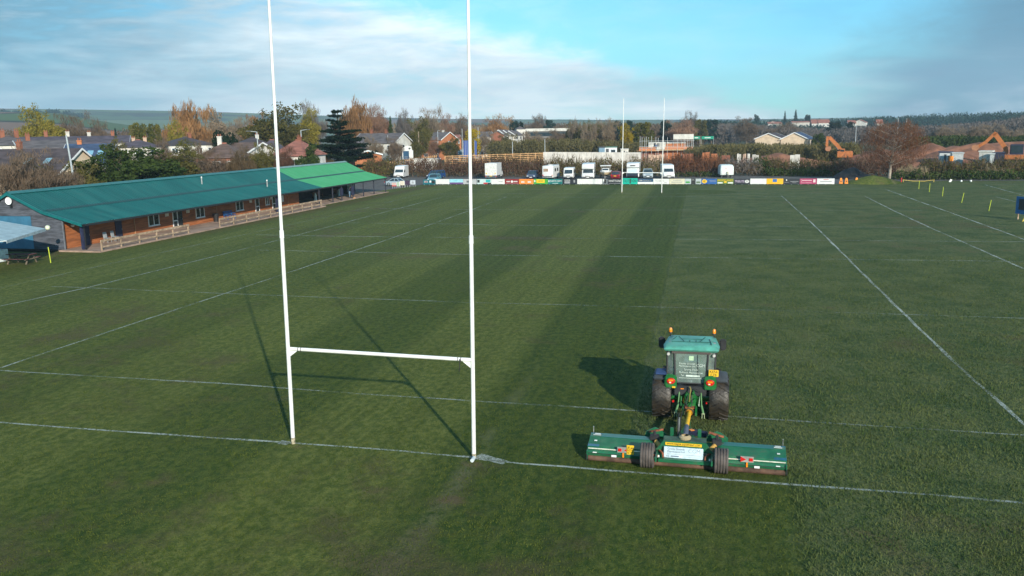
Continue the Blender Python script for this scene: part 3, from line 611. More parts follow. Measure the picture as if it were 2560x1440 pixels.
for s in (-1, 1):
    tyre(tx, s*0.885, 0, 0.70, 0.60, 0.36, 20)
    tyre(tx, s*0.80, 2.15, 0.50, 0.40, 0.27, 16, 'front_wheel')
    # fender: inner green skin, outer dark extension
    for (xa, xb, m, r0, nm, a0, a1) in ((0.42, 0.80, JG, 0.80, 'fender', -42, 75), (0.78, 1.14, DG, 0.785, 'fender_extension', -36, 70)):
        rings = []
        for i in range(13):
            a = R(a0+(a1-a0)*i/12)
            ring = [(s*x, rad*math.sin(a), 0.70+rad*math.cos(a)) for x, rad in ((xa, r0), (xa, r0+0.045), (xb-0.05, r0+0.04), (xb, r0), (xb-0.02, r0-0.04), (xa+0.02, r0-0.03))]
            rings.append(ring)
        fo = MB().loft(rings).build(nm, m, tx, smooth=True)
        if nm == 'fender':
            fp = MB().prism([(s*0.42, 1.10), (s*0.76, 1.10), (s*0.80, 1.22), (s*0.78, 1.50), (s*0.62, 1.56), (s*0.42, 1.50)], -0.60, -0.50, 'y').build('fender_panel', JG, tx, bevel=0.03)
            rl = MB().lathe([(0, -0.04), (0.115, -0.03), (0.135, 0.02), (0.135, 0.05)], 16, 'y').xf(Matrix.Diagonal((1.05, 1, 0.78, 1))).build('rear_lamp', REDL, tx, smooth=True); rl.location = (s*0.60, -0.61, 1.34)
            MB().box((0, -0.038, 0.035), (0.15, 0.02, 0.05)).build('indicator', AMB, rl)
            MB().box((-0.02, -0.042, -0.035), (0.06, 0.02, 0.04)).build('reversing_lens', mat('clear_lens', (0.8, 0.6, 0.4), 0.2), rl)
    # cab pillars and side glazing
    for (p0, p1, rr) in (((s*0.47, -0.42, 1.16), (s*0.52, -0.36, 2.24), 0.035), ((s*0.74, -0.30, 1.30), (s*0.74, -0.24, 2.24), 0.03), ((s*0.76, 0.42, 0.95), (s*0.76, 0.42, 2.24), 0.03), ((s*0.66, 1.15, 0.95), (s*0.68, 1.0, 2.26), 0.03)):
        MB().tube(p0, p1, rr, rr, 8).build('cab_pillar', CABIN, tx)
    MB().quad((s*0.50, -0.40, 1.45), (s*0.73, -0.28, 1.50), (s*0.735, -0.26, 2.23), (s*0.53, -0.37, 2.23)).build('quarter_glass', CABG, tx)
    MB().quad((s*0.755, -0.27, 1.50), (s*0.765, 0.42, 1.10), (s*0.765, 0.42, 2.22), (s*0.75, -0.25, 2.22)).build('side_glass', CABG, tx)
    MB().quad((s*0.765, 0.45, 0.95), (s*0.69, 1.12, 0.95), (s*0.69, 1.0, 2.22), (s*0.765, 0.45, 2.22)).build('door_glass', CABG, tx)
    mi = MB().box((s*0.99, 1.22, 2.12), (0.22, 0.12, 0.38)).build('mirror', BLACK, tx, bevel=0.04); MB().tube((s*0.70, 1.05, 2.2), (s*0.95, 1.22, 2.2), 0.018).build('mirror_arm', BLACK, mi)
    bc = MB().tube((s*0.70, 0.98, 2.36), (s*0.70, 0.98, 2.55), 0.02).build('beacon_stem', BLACK, tx)
    MB().lathe([(0, 0), (0.055, 0), (0.06, 0.02), (0.055, 0.10), (0.035, 0.14), (0, 0.15)], 14).build('beacon', AMB, bc, smooth=True).location = (s*0.70, 0.98, 2.55)
    MB().lathe([(0.055, 0), (0.06, -0.03), (0, -0.03)], 12).build('beacon_base', BLACK, bc).location = (s*0.70, 0.98, 2.55)
    wk = MB().lathe([(0, -0.04), (0.045, -0.035), (0.05, 0.03), (0, 0.05)], 12, 'y').build('work_lamp', mat('lamp_glass', (0.45, 0.43, 0.40), 0.15), tx, smooth=True); wk.location = (s*0.70, -0.42, 2.17)
    # three point linkage
    MB().loft([[(s*0.20+dx, y, z+dz) for dx, dz in ((-0.03, -0.045), (0.03, -0.045), (0.03, 0.045), (-0.03, 0.045))] for y, z in ((0.0, 0.55), (-0.55, 0.50), (-0.95, 0.40))]).build('lower_link', JG, tx)
    MB().tube((s*0.33, -0.42, 1.05), (s*0.36, -0.72, 0.62), 0.022).tube((s*0.36, -0.72, 0.62), (s*0.42, -0.88, 0.42), 0.035).build('lift_rod', mat('link_green', (0.10, 0.22, 0.08), 0.6), tx)
    MB().box((s*0.32, -0.30, 1.06), (0.05, 0.34, 0.06), rx=0.15).build('lift_arm', JG, tx)
    fk = MB().box((s*0.42-0.035, -0.93, 0.36), (0.018, 0.03, 0.16)).box((s*0.42+0.035, -0.93, 0.36), (0.018, 0.03, 0.16)).box((s*0.42, -0.93, 0.43), (0.09, 0.03, 0.03)).build('link_fork', mat('link_pale', (0.30, 0.36, 0.20), 0.6), tx)
    MB().tube((s*0.52, -0.52, 0.66), (s*0.52, -0.56, 0.66), 0.04, 0.035, 10).build('red_reflector', REDL, tx)
    MB().tube((s*0.29, -0.35, 1.0), (s*0.27, -0.52, 0.52), 0.028).build('lift_cylinder', JG, tx)
# cab shell, roof, rear screen
MB().bx(-0.50, 0.50, -0.50, -0.30, 0.86, 1.16).build('cab_base', CABIN, tx, bevel=0.02)
MB().bx(-0.74, 0.74, -0.28, 1.15, 0.80, 0.97).build('cab_floor', CABIN, tx)
MB().loft([[(-0.40, -0.415, 1.24), (-0.48, -0.41, 1.36), (-0.49, -0.37, 2.20), (0.49, -0.37, 2.20), (0.48, -0.41, 1.36), (0.40, -0.415, 1.24)], [(-0.40, -0.40, 1.24), (-0.48, -0.395, 1.36), (-0.49, -0.355, 2.20), (0.49, -0.355, 2.20), (0.48, -0.395, 1.36), (0.40, -0.40, 1.24)]]).build('rear_window', CABG, tx)
MB().tube((-0.46, -0.42, 1.24), (0.46, -0.42, 1.24), 0.025).tube((-0.39, -0.42, 1.24), (-0.485, -0.42, 1.36), 0.022).tube((0.39, -0.42, 1.24), (0.485, -0.42, 1.36), 0.022).build('window_frame', CABIN, tx)
WL = mat('window_lettering', (0.55, 0.62, 0.56), 0.5)
RT = (PI/2-0.04, 0, 0)
for s_, sz, z_, x_, wd in (('County Grounds', 0.075, 1.87, -0.12, 0.5), ('Maintenance Ltd', 0.075, 1.79, -0.12, 0.5), ('CGM', 0.13, 1.82, 0.30, 0.26), ('Sports Pitch', 0.085, 1.68, 0.0, 0.42), ('Paddock Maintenance', 0.085, 1.585, 0.0, 0.72), ('Tel:', 0.085, 1.49, -0.25, 0.12), ):
    text(s_, sz, WL, tx, (x_, -0.432+(z_-1.3)*0.045, z_), RT, width=wd)
MB().bx(-0.15, 0.28, -0.435, -0.43, 1.46, 1.51).build('lettering', WL, tx); MB().bx(-0.36, 0.36, -0.44, -0.436, 1.405, 1.415).build('lettering', WL, tx)
MB().bx(-0.07, 0.08, -0.40, -0.395, 1.98, 2.12).build('sticker', mat('sticker', (0.45, 0.62, 0.40), 0.5), tx)
MB().tube((0.20, -0.39, 2.17), (0.22, -0.42, 1.72), 0.009).tube((0.22, -0.42, 1.75), (0.23, -0.43, 1.45), 0.007).build('wiper', BLACK, tx)
MB().bx(-0.60, 0.60, -0.40, -0.33, 2.19, 2.28).build('roof_header', mat('header_brown', (0.07, 0.055, 0.05), 0.7), tx)
rf = MB().loft([[(-0.80, -0.42, 2.27), (0.80, -0.42, 2.27), (0.86, 0.1, 2.27), (0.74, 1.12, 2.27), (-0.74, 1.12, 2.27), (-0.86, 0.1, 2.27)],
 [(-0.84, -0.47, 2.33), (0.84, -0.47, 2.33), (0.88, 0.1, 2.33), (0.77, 1.17, 2.33), (-0.77, 1.17, 2.33), (-0.88, 0.1, 2.33)],
 [(-0.76, -0.36, 2.415), (0.76, -0.36, 2.415), (0.79, 0.1, 2.42), (0.68, 1.08, 2.42), (-0.68, 1.08, 2.42), (-0.79, 0.1, 2.42)],
 [(-0.55, -0.12, 2.45), (0.55, -0.12, 2.45), (0.6, 0.1, 2.46), (0.52, 0.85, 2.46), (-0.52, 0.85, 2.46), (-0.6, 0.1, 2.46)]]).build('roof', JR, tx, smooth=True)
gv = MB()
for a, b in (((-0.42, 0.75), (-0.22, 0.05)), ((0.42, 0.75), (0.24, 0.05)), ((-0.22, 0.05), (0.24, 0.05)), ((-0.62, 0.05), (-0.22, 0.05)), ((0.24, 0.05), (0.60, 0.05)), ((-0.3, 0.42), (0.32, 0.42)), ((-0.06, 0.05), (-0.06, 0.28)), ((0.14, 0.05), (0.14, 0.28)), ((0.62, -0.2), (0.55, 0.5)), ((-0.6, 0.3), (-0.48, 0.75))):
    gv.tube((a[0], a[1], 2.462), (b[0], b[1], 2.462), 0.014, 0.014, 5)
gv.build('roof_groove', mat('groove_dark', (0.012, 0.09, 0.07), 0.6), rf)
MB().lathe([(0, 0.0), (0.10, 0.0), (0.1, 0.012), (0, 0.015)], 12).build('roof_vent', mat('vent_grey', (0.25, 0.28, 0.24), 0.6), rf).location = (-0.62, 0.12, 2.43)
MB().lathe([(0, 0.0), (0.10, 0.0), (0.1, 0.012), (0, 0.015)], 12).build('roof_vent', mat('vent_grey', (0.25, 0.28, 0.24), 0.6), rf).location = (0.66, 0.12, 2.43)
st_ = MB().bx(-0.24, 0.24, 0.0, 0.45, 1.0, 1.18).box((0, 0.0, 1.48), (0.46, 0.12, 0.62), rx=0.1).build('seat', mat('seat_grey', (0.05, 0.05, 0.055), 0.8), tx, bevel=0.03)
MB().lathe([(0.17, -0.015), (0.19, 0), (0.17, 0.015), (0.155, 0)], 16).build('steering_wheel', BLACK, tx).location = (0, 0.72, 1.42)
MB().bx(-0.22, 0.22, 0.85, 1.12, 0.95, 1.45).build('dashboard', CABIN, tx, bevel=0.03)
MB().loft([[(x*sc, y, z) for x, z in ((-0.34, 0.78), (-0.36, 1.25), (-0.26, top), (0.26, top), (0.36, 1.25), (0.34, 0.78))] for y, sc, top in ((1.15, 1.0, 1.50), (2.3, 0.95, 1.44), (2.75, 0.8, 1.30))]).build('bonnet', JG, tx, smooth=True)
MB().bx(-0.28, 0.28, 0.9, 2.7, 0.45, 0.79).build('engine', DG, tx)
MB().bx(-0.62, 0.62, 2.08, 2.24, 0.42, 0.58).build('front_axle', JG, tx)
MB().tube((0.42, 1.3, 1.2), (0.42, 1.3, 2.1), 0.045).build('exhaust', BLACK, tx)
MB().loft([[(x, y, z) for x, z in ((-w, zb), (-w, zt), (w, zt), (w, zb))] for y, w, zb, zt in ((1.0, 0.24, 0.42, 0.85), (0.1, 0.26, 0.42, 0.95), (-0.38, 0.22, 0.45, 1.02), (-0.55, 0.15, 0.50, 0.9))]).build('transmission', JG, tx, bevel=0.02)
MB().tube((-0.62, 0, 0.70), (0.62, 0, 0.70), 0.15, 0.15, 14).build('rear_axle', JG, tx, smooth=True)
b_ = MB()
for x_, z_, r_ in ((-0.1, 0.95, 0.05), (0.08, 0.9, 0.06), (0.14, 0.75, 0.07), (-0.13, 0.72, 0.05), (0.0, 0.62, 0.08), (0.1, 1.02, 0.04)): b_.tube((x_, -0.45, z_), (x_, -0.66, z_-0.02), r_, r_*0.9, 10)
b_.build('remote_couplers', JG, tx)
MB().path([(-0.02, -0.6, 1.18), (0.02, -0.66, 1.12), (0.0, -0.7, 0.98), (-0.02, -0.68, 0.72)], 0.022).build('top_link', mat('link_olive', (0.20, 0.17, 0.05), 0.7), tx)
MB().path([(0.03, -0.62, 1.14), (0.2, -0.66, 1.12), (0.3, -0.6, 1.02)], 0.012).path([(-0.06, -0.66, 0.95), (-0.10, -0.74, 0.7), (-0.08, -0.8, 0.6)], 0.012).path([(0.05, -0.66, 0.92), (0.07, -0.76, 0.7), (0.02, -0.85, 0.55)], 0.012).build('hydraulic_hose', BLACK, tx)
MB().bx(-0.14, 0.14, -0.72, -0.3, 0.50, 0.54).build('pto_guard', RUST, tx)
MB().box((0, -0.68, 0.33), (0.10, 0.9, 0.05)).build('drawbar', DG, tx)
pl = MB().box((0, 0, 0), (0.30, 0.02, 0.22)).build('number_plate', YEL, tx, bevel=0.008); pl.location = (0.70, -0.52, 1.63)
text('KE56', 0.115, INK, pl, (0, -0.013, 0.047), width=0.23); text('EZB', 0.115, INK, pl, (0, -0.013, -0.055), width=0.18)
MB().bx(-0.30, -0.20, -0.512, -0.502, 1.06, 1.09).build('amber_marker', AMB, tx)
MB().bx(-0.56, -0.46, -0.615, -0.605, 1.12, 1.17).build('yellow_marker', YEL, tx)
MB().box((-0.92, -0.2, 1.52), (0.34, 0.5, 0.05), rx=0.05).build('side_step', mat('cloth_blue', (0.02, 0.05, 0.14), 0.7), tx, bevel=0.015)

# ------------------------------------------------------------------ mower
MG = mat('mower_green', (0.008, 0.118, 0.050), 0.4, 0.14, 2.5, coat=0.2, dirt=0.42)
MGT = mat('sky_tinted_deck_top', (0.008, 0.12, 0.085), 0.3, 0.10, 2.0, coat=0.3, dirt=0.25)  # bluer than the mower green: reflected sky painted into the flat top
BRUSH = mat('rusty_roller', (0.085, 0.045, 0.028), 0.85, 0.35, 4)
TAPE = mat('cream_reflective_tape', (0.62, 0.60, 0.47), 0.45, 0.15, 6)
mw = thing('roller_mower', 'wide green trailed roller mower with two hinged wings behind the tractor', 'mower', (8.70, 0.42, 0), R(-0.5))
PROF = [(0.02, 0.13), (-0.02, 0.22), (0.03, 0.29), (0.12, 0.315), (0.16, 0.36), (0.58, 0.475), (0.60, 0.49), (0.86, 0.50), (0.95, 0.44), (0.98, 0.12)]
for s in (-1, 1):
    tip = 2.69*s; root = 0.90*s; tz = R(-1.5)*s
    wg = MB().prism(PROF, root, tip, 'x').build('wing_deck', MG, mw, bevel=0.008)
    inner = 0.95*s; outer = 2.36*s
    MB().prism([(0.60, 0.495), (0.61, 0.502), (0.86, 0.512), (0.86, 0.502)], inner, outer, 'x').build('top_plate', MGT, wg)
    MB().prism([(0.16, 0.365), (0.165, 0.376), (0.58, 0.492), (0.58, 0.482)], inner, outer, 'x').build('cover_plate', MG, wg)
    MB().prism([(0.16, 0.366), (0.165, 0.37), (0.86, 0.507), (0.86, 0.50)], outer+0.003*s, tip, 'x').build('end_panel', mat('sky_tinted_panel', (0.008, 0.10, 0.16), 0.3, coat=0.4), wg)  # blue of the reflected sky put into the panel colour
    MB().prism([(0.085, 0.318), (0.09, 0.332), (0.118, 0.338), (0.118, 0.32)], 1.12*s, 2.66*s, 'x').build('reflective_tape', TAPE, wg)
    MB().bx(root, tip, -0.023, -0.016, 0.225, 0.24).build('seam', CABIN, wg)
    rl = MB().tube((root, 0.02, 0.075), (tip-0.04*s, 0.02, 0.075), 0.075, 0.075, 14).build('rear_roller', BRUSH, mw, smooth=True)
    MB().bx(tip, tip-0.03*s, -0.05, 0.96, 0.05, 0.30).build('side_skid', MG, wg)
    MB().bx(tip-0.02*s, tip+0.012*s, -0.06, 0.30, 0.03, 0.2).build('skid_shoe', BLACK, wg)
    for yy, ll in ((0.80, 0.16), (0.70, 0.22), (0.40, 0.08)): MB().box((tip-(0.20)*s, yy, 0.512 if yy > 0.6 else 0.452), (ll, 0.05, 0.006), rx=0.0 if yy > 0.6 else 0.27).build('decal', mat('decal_white', (0.66, 0.68, 0.64), 0.5), wg)
    for xx, zz, ww in ((1.92, 0.19, 0.14), (2.46, 0.262, 0.11)): MB().bx(s*xx-ww/2, s*xx+ww/2, -0.028, -0.018, zz-0.03 if zz < 0.2 else zz-0.012, zz+0.03 if zz < 0.2 else zz+0.012).build('label', UPVC, wg)
    MB().tube((tip-0.06*s, 0.92, 0.45), (tip-0.06*s, 0.92, 0.66), 0.012).ball((tip-0.06*s, 0.92, 0.67), 0.02, 6).build('marker_rod', CHROME, wg)
    # lamp bracket
    lx = 1.66*s; bk = MB().box((lx, 0.02, 0.375), (0.34, 0.02, 0.16)).build('lamp_bracket', mat('galvanised', (0.34, 0.33, 0.30), 0.5, metal=0.3), wg)
    MB().prism([(lx-s*0.02-0.15*s, 0.30), (lx-0.15*s-s*0.02, 0.45), (lx-s*0.02, 0.375)] if s > 0 else [(lx+0.17, 0.30), (lx+0.17, 0.45), (lx+0.02, 0.375)], 0.0, 0.008, 'y').build('warning_triangle', REDL, bk)
    MB().box((lx+0.10*s, 0.0, 0.375), (0.10, 0.03, 0.09)).build('tail_lamp', REDL, bk, bevel=0.01)
    MB().box((lx-0.0*s, -0.03, 0.24), (0.045, 0.02, 0.13)).build('amber_tab', AMB, bk)
    # hinge bracket, wing gearbox, drive
    hx = 0.86*s
    MB().prism([(hx-0.32, 0.42), (hx-0.26, 0.60), (hx-0.02, 0.74), (hx+0.10, 0.70), (hx+0.30, 0.56), (hx+0.30, 0.42)], 1.02, 1.06, 'y').build('hinge_plate', MG, mw, bevel=0.006)
    MB().box((hx-0.02*s, 0.98, 0.66), (0.42, 0.05, 0.05), ry=0.25*s).build('hinge_bar', RUST, mw)
    MB().box((hx, 0.72, 0.52), (0.26, 0.24, 0.20)).tube((hx, 0.72, 0.60), (hx, 0.72, 0.74), 0.05).build('wing_gearbox', CABIN, mw, bevel=0.02)
    MB().tube((hx-0.05*s, 0.5, 0.52), (hx-0.2*s, 0.30, 0.42), 0.06, 0.07, 10).build('drive_guard', mat('ochre_guard', (0.42, 0.24, 0.05), 0.6), mw)
    MB().path([(hx-0.1*s, 0.3, 0.42), (hx-0.28*s, -0.02, 0.38), (hx-0.3*s, -0.1, 0.30)], 0.03).build('lift_ram', RUST, mw)
    MB().prism([(root-0.02*s, 0.30), (root+0.16*s, 0.30), (root-0.02*s, 0.55)], 0.30, 0.36, 'y').build('gusset', MG, mw)
    # trailing wheel
    wr, ww = 0.345, 0.37; wl = MB()
    pr = [(0.17, -ww/2*0.8), (wr*0.9, -ww/2)]; nr = 5
    for k in range(nr):
        a0 = -ww/2+ww*k/nr; a1 = a0+ww/nr; pr += [(wr-0.022, a0+0.010), (wr, a0+0.022), (wr, a1-0.022), (wr-0.022, a1-0.010)]
    pr += [(wr*0.9, ww/2), (0.17, ww/2*0.8)]
    wl = MB().lathe(pr, 36, 'x').build('ribbed_wheel', mat('dusty_tyre', (0.085, 0.070, 0.062), 0.8, 0.25, 4), mw); wl.location = (0.985*s, -0.14, wr)
    MB().lathe([(0, -0.08), (0.17, -0.12), (0.175, 0.12), (0, 0.08)], 18, 'x').build('hub', mat('hub_sand', (0.26, 0.18, 0.09), 0.7), wl)
    MB().box((0.74*s, -0.08, 0.34), (0.05, 0.75, 0.12)).build('wheel_arm', MG, mw, bevel=0.01)
    MB().tube((0.70*s, -0.14, wr), (0.98*s, -0.14, wr), 0.03).build('axle_stub', RUST, mw)
    MB().bx(s*0.66, s*0.80, -0.12, -0.115, 0.30, 0.36).build('label', UPVC, mw)
np_ = MB().box((0, 0, 0), (0.20, 0.018, 0.27)).build('number_plate', YEL, mw, bevel=0.006); np_.location = (-1.47, -0.005, 0.40); np_.rotation_euler = (0, 0, 0)
text('KE56', 0.10, INK, np_, (-0.045, -0.012, 0), (PI/2, -PI/2, 0), width=0.21); text('EZB', 0.10, INK, np_, (0.050, -0.012, 0), (PI/2, -PI/2, 0), width=0.16)
# centre deck and mast
MB().prism([(0.06, 0.10), (0.02, 0.25), (0.14, 0.34), (0.55, 0.42), (0.95, 0.42), (0.98, 0.12)], -0.88, 0.88, 'x').build('centre_deck', MG, mw, bevel=0.008)
MB().tube((-0.88, 0.02, 0.07), (0.88, 0.02, 0.07), 0.07, 0.07, 12).build('rear_roller', BRUSH, mw, smooth=True)
MB().bx(-0.70, 0.70, -0.17, -0.02, 0.18, 0.27).build('rear_beam', MG, mw, bevel=0.012)
MB().prism([(-0.80, 0.42), (0.80, 0.42), (0.70, 0.52), (0.58, 0.70), (-0.58, 0.70), (-0.70, 0.52)], 0.12, 0.16, 'y').build('back_plate', MG, mw, bevel=0.006)
MB().bx(-0.58, 0.58, 0.16, 0.52, 0.64, 0.70).build('top_beam', mat('dirty_green', (0.045, 0.085, 0.055), 0.75, 0.3), mw)
ys = MB().bx(-0.52, 0.46, 0.105, 0.118, 0.585, 0.665).build('maker_strip', YEL, mw); text('WWW.MAJOR-EQUIPMENT.COM', 0.07, INK, ys, (-0.03, 0.102, 0.624), width=0.90)
sb = MB().box((0, 0, 0), (1.06, 0.02, 0.31)).build('sign_board', mat('pale_blue_sign', (0.50, 0.62, 0.68), 0.4), mw, bevel=0.01); sb.location = (-0.02, 0.0, 0.425); sb.rotation_euler = (-0.18, 0, 0)
SG = mat('sign_ink', (0.12, 0.14, 0.20), 0.6); GR2 = mat('sign_grey', (0.30, 0.33, 0.38), 0.6)
text('County Grounds', 0.075, SG, sb, (-0.20, -0.013, 0.095), width=0.46); text('Maintenance Ltd', 0.075, SG, sb, (-0.20, -0.013, 0.02), width=0.46)
text('CGM', 0.15, GR2, sb, (0.29, -0.013, 0.06), width=0.32); MB().bx(-0.44, 0.44, -0.016, -0.011, -0.056, -0.044).build('lettering', GR2, sb)
text('Tel:', 0.055, SG, sb, (-0.42, -0.013, -0.105), width=0.09); MB().bx(-0.34, -0.12, -0.016, -0.011, -0.12, -0.09).build('lettering', SG, sb); MB().bx(-0.02, 0.44, -0.016, -0.011, -0.11, -0.10).build('lettering', GR2, sb)
for s in (-1, 1): MB().bx(0.38*s-0.05, 0.38*s+0.05, 0.72, 0.80, 0.4, 0.86).build('mast', MG, mw, bevel=0.008)
MB().box((0, 0.62, 0.58), (0.34, 0.34, 0.24)).build('gearbox', CABIN, mw, bevel=0.03)
MB().lathe([(0.0, 0), (0.16, 0), (0.17, 0.05), (0.10, 0.10)], 16, 'z', (0.0, 0.40, 0.70)).build('gearbox_cover', mat('sandy_cover', (0.36, 0.28, 0.16), 0.8), mw)
MB().loft([[(x, y, z) for x, z in ((-w, zc-0.05), (-w, zc+0.05), (w, zc+0.05), (w, zc-0.05))] for y, w, zc in ((0.9, 0.32, 0.36), (2.2, 0.10, 0.36), (3.0, 0.06, 0.34))]).build('drawbar', MG, mw)
ps = MB().tube((0.0, 1.5, 0.66), (0.02, 2.95, 0.60), 0.062, 0.062, 14).build('pto_shaft_guard', mat('pto_yellow', (0.78, 0.42, 0.02), 0.45), mw, smooth=True)
MB().tube((0.0, 0.75, 0.66), (0.0, 1.5, 0.66), 0.072, 0.068, 14).build('lower_guard', mat('blue_grey_guard', (0.10, 0.11, 0.15), 0.5), ps)
MB().lathe([(0.075, 0), (0.12, 0.05), (0.125, 0.14), (0.09, 0.2), (0, 0.2)], 16, 'y', (0.02, 2.9, 0.60)).build('bell_guard', mat('pto_orange', (0.62, 0.28, 0.03), 0.5), ps, smooth=True)
MB().lathe([(0.13, 0.0), (0.135, 0.07), (0.12, 0.08)], 16, 'y', (0.02, 2.86, 0.60)).build('bell_ring', DG, ps)
MB().path([(-0.16, 1.0, 0.5), (-0.2, 1.9, 0.72), (-0.15, 2.9, 0.75), (-0.1, 3.5, 0.85)], 0.014).path([(-0.22, 0.9, 0.5), (-0.24, 1.2, 0.98), (-0.22, 1.5, 1.05)], 0.016).build('hydraulic_hose', BLACK, mw)
MB().tube((-0.22, 1.15, 0.4), (-0.20, 1.2, 1.02), 0.022).build('parking_jack', CHROME, mw)
tb = MB().box((0.32, 1.55, 0.46), (0.55, 0.20, 0.14), rz=-0.35).build('tool_box', NAVY, mw, bevel=0.02); MB().box((0.14, 1.56, 0.54), (0.13, 0.13, 0.01), rz=0.78).build('warning_diamond', AMB, tb)
# ------------------------------------------------------------------ advertising boards along the dead-ball line
def paint(name, c, **k): return mat(name, c, k.pop('rough', 0.45), k.pop('var', 0.06), 2, **k)
BW = paint('board_white', (0.70, 0.70, 0.68), dirt=0.15); BDK = paint('board_black', (0.02, 0.022, 0.028)); BNAVY = paint('board_navy', (0.02, 0.07, 0.14))
GALV = mat('galvanised_post', (0.36, 0.36, 0.35), 0.5, 0.1)
def P(n, c): return paint('print_'+n, c)
pW, pK, pR, pY, pG, pB, pT, pGy = P('white', (0.72, 0.72, 0.7)), P('black', (0.03, 0.03, 0.03)), P('red', (0.5, 0.03, 0.04)), P('yellow', (0.8, 0.5, 0.02)), P('green', (0.05, 0.3, 0.05)), P('blue', (0.03, 0.14, 0.42)), P('teal', (0.04, 0.4, 0.4)), P('grey', (0.3, 0.3, 0.31))
def board(x0, x1, m, label, prints=(), txt=(), py=462.0, z0=0.12, h=0.86, dy=0.0):
    a, b = at(x0, py), at(x1, py)
    c = (a+b)/2; v = b-a; L = v.length-0.03
    t = thing('advertising_board', label, 'advertising board', (c.x, c.y+dy, 0), math.atan2(v.y, v.x), group='boards round the pitch')
    p = MB().bx(-L/2, L/2, -0.02, 0.02, z0, z0+h).build('panel', m, t)
    for s in (-0.42, 0.0, 0.42): MB().bx(L*s-0.03, L*s+0.03, 0.024, 0.07, 0, z0+h-0.05).build('stake', GALV, t)
    for (u0, u1, v0, v1, pm) in prints: MB().bx(-L/2+u0*L, -L/2+u1*L, -0.027, -0.021, z0+h*v0, z0+h*v1).build('print', pm, p)
    for (s, u, v_, sz, wd, pm) in txt: text(s, h*sz, pm, p, (-L/2+u*L, -0.030, z0+h*v_), width=L*wd)
    return t
def marks(u0, u1, v, n, hgt, pm): return [(u0+(u1-u0)*i/n, u0+(u1-u0)*(i+0.7)/n, v-hgt/2, v+hgt/2, pm) for i in range(n)]
board(1058, 1089, paint('board_petrol', (0.01, 0.13, 0.16)), 'dark petrol board with pale pictures in front of the light blue car', [(0.08, 0.4, 0.35, 0.75, pGy), (0.52, 0.66, 0.4, 0.8, pW), (0.7, 0.95, 0.2, 0.8, pK), (0.2, 0.3, 0.4, 0.6, pR)], py=463)
board(1089.5, 1124, BW, 'plain white board next to the dark petrol board')
board(1124, 1158, paint('board_cyan', (0.30, 0.60, 0.68)), 'board pale cyan above and purple below', [(0, 1, 0, 0.34, P('purple', (0.14, 0.07, 0.2)))]+marks(0.3, 0.6, 0.65, 4, 0.1, pT))
board(1158, 1192, paint('board_grey', (0.42, 0.43, 0.44)), 'light grey board with dark letters behind the near goal post', marks(0.26, 0.62, 0.5, 6, 0.4, pK))
board(1193, 1228, paint('board_ice', (0.50, 0.62, 0.62)), 'white and teal board with a red streak', [(0.02, 0.18, 0.3, 0.85, pK), (0.62, 0.95, 0.35, 0.9, pT), (0.45, 0.75, 0.02, 0.3, pR), (0.76, 1, 0.0, 0.28, pK)])
board(1228, 1262, BW, 'plain white board left of the dark red board', [(0.55, 0.85, 0.45, 0.55, pGy)])
t_ = board(1262, 1298, paint('board_dark_red', (0.24, 0.02, 0.02)), 'dark red board with a white disc in the middle', marks(0.12, 0.38, 0.5, 5, 0.22, pW)+marks(0.62, 0.9, 0.5, 5, 0.22, pW)+[(0.05, 0.95, 0.03, 0.08, pGy)])
MB().lathe([(0, -0.035), (0.20, -0.033), (0.2, -0.02)], 16, 'y', (0, 0, 0.55)).build('white_disc', pW, t_)
board(1298, 1334, paint('board_orange', (0.78, 0.24, 0.04)), 'plain bright orange board with white marks', marks(0.14, 0.38, 0.42, 4, 0.3, pW)+marks(0.6, 0.84, 0.42, 4, 0.3, pW))
board(1334, 1370, paint('board_green', (0.06, 0.33, 0.05)), 'green board with a yellow panel', [(0.2, 0.78, 0.25, 0.92, pY), (0.04, 0.12, 0.4, 0.8, pW)]+marks(0.3, 0.7, 0.6, 6, 0.2, pG))
board(1370, 1406, paint('board_teal', (0.01, 0.16, 0.15)), 'dark teal board lettered in white', [(0.3, 0.7, 0.12, 0.18, pW), (0.03, 0.09, 0.4, 0.78, pW)], [('DARTS FARM', 0.54, 0.58, 0.5, 0.80, pW)])
board(1406, 1443, BDK, 'black board with grey lettering reading casa', [(0.14, 0.52, 0.12, 0.55, pGy), (0.76, 0.86, 0.3, 0.8, pGy)], [('CASA', 0.33, 0.76, 0.42, 0.38, pW)])
board(1443, 1506, BW, 'double length plain white board')
board(1507, 1519, paint('board_photo', (0.18, 0.2, 0.21)), 'narrow grey picture board between the double white and black boards', [(0.25, 0.75, 0.15, 0.9, pK), (0.02, 0.3, 0.5, 0.98, pW)])
board(1519, 1555, BDK, 'black board with large white capitals left of the far goal post', [(0.08, 0.95, 0.10, 0.16, pGy)], [('WHITTONS', 0.5, 0.58, 0.56, 0.88, pW)])
board(1555.5, 1594, paint('board_jade', (0.0, 0.42, 0.30)), 'jade green board between the far goal posts', [(0.48, 0.56, 0.1, 0.9, pK)], [('STALITE', 0.25, 0.52, 0.72, 0.42, BDK), ('SIGNS', 0.76, 0.52, 0.72, 0.36, BDK)], h=0.95)
board(1594, 1633, BW, 'board navy above and white below', [(0, 1, 0.42, 1, BNAVY)]+marks(0.06, 0.9, 0.7, 12, 0.2, pW))
board(1633, 1673, BW, 'white board with thin grey lettering behind the right far post', marks(0.7, 0.88, 0.25, 4, 0.12, pGy), [('TOZERS', 0.40, 0.6, 0.5, 0.58, pGy)])
board(1673, 1712, paint('board_cream', (0.62, 0.58, 0.42)), 'cream board with two lines of small grey letters', marks(0.26, 0.78, 0.72, 7, 0.16, pGy)+marks(0.14, 0.86, 0.36, 10, 0.18, pGy))
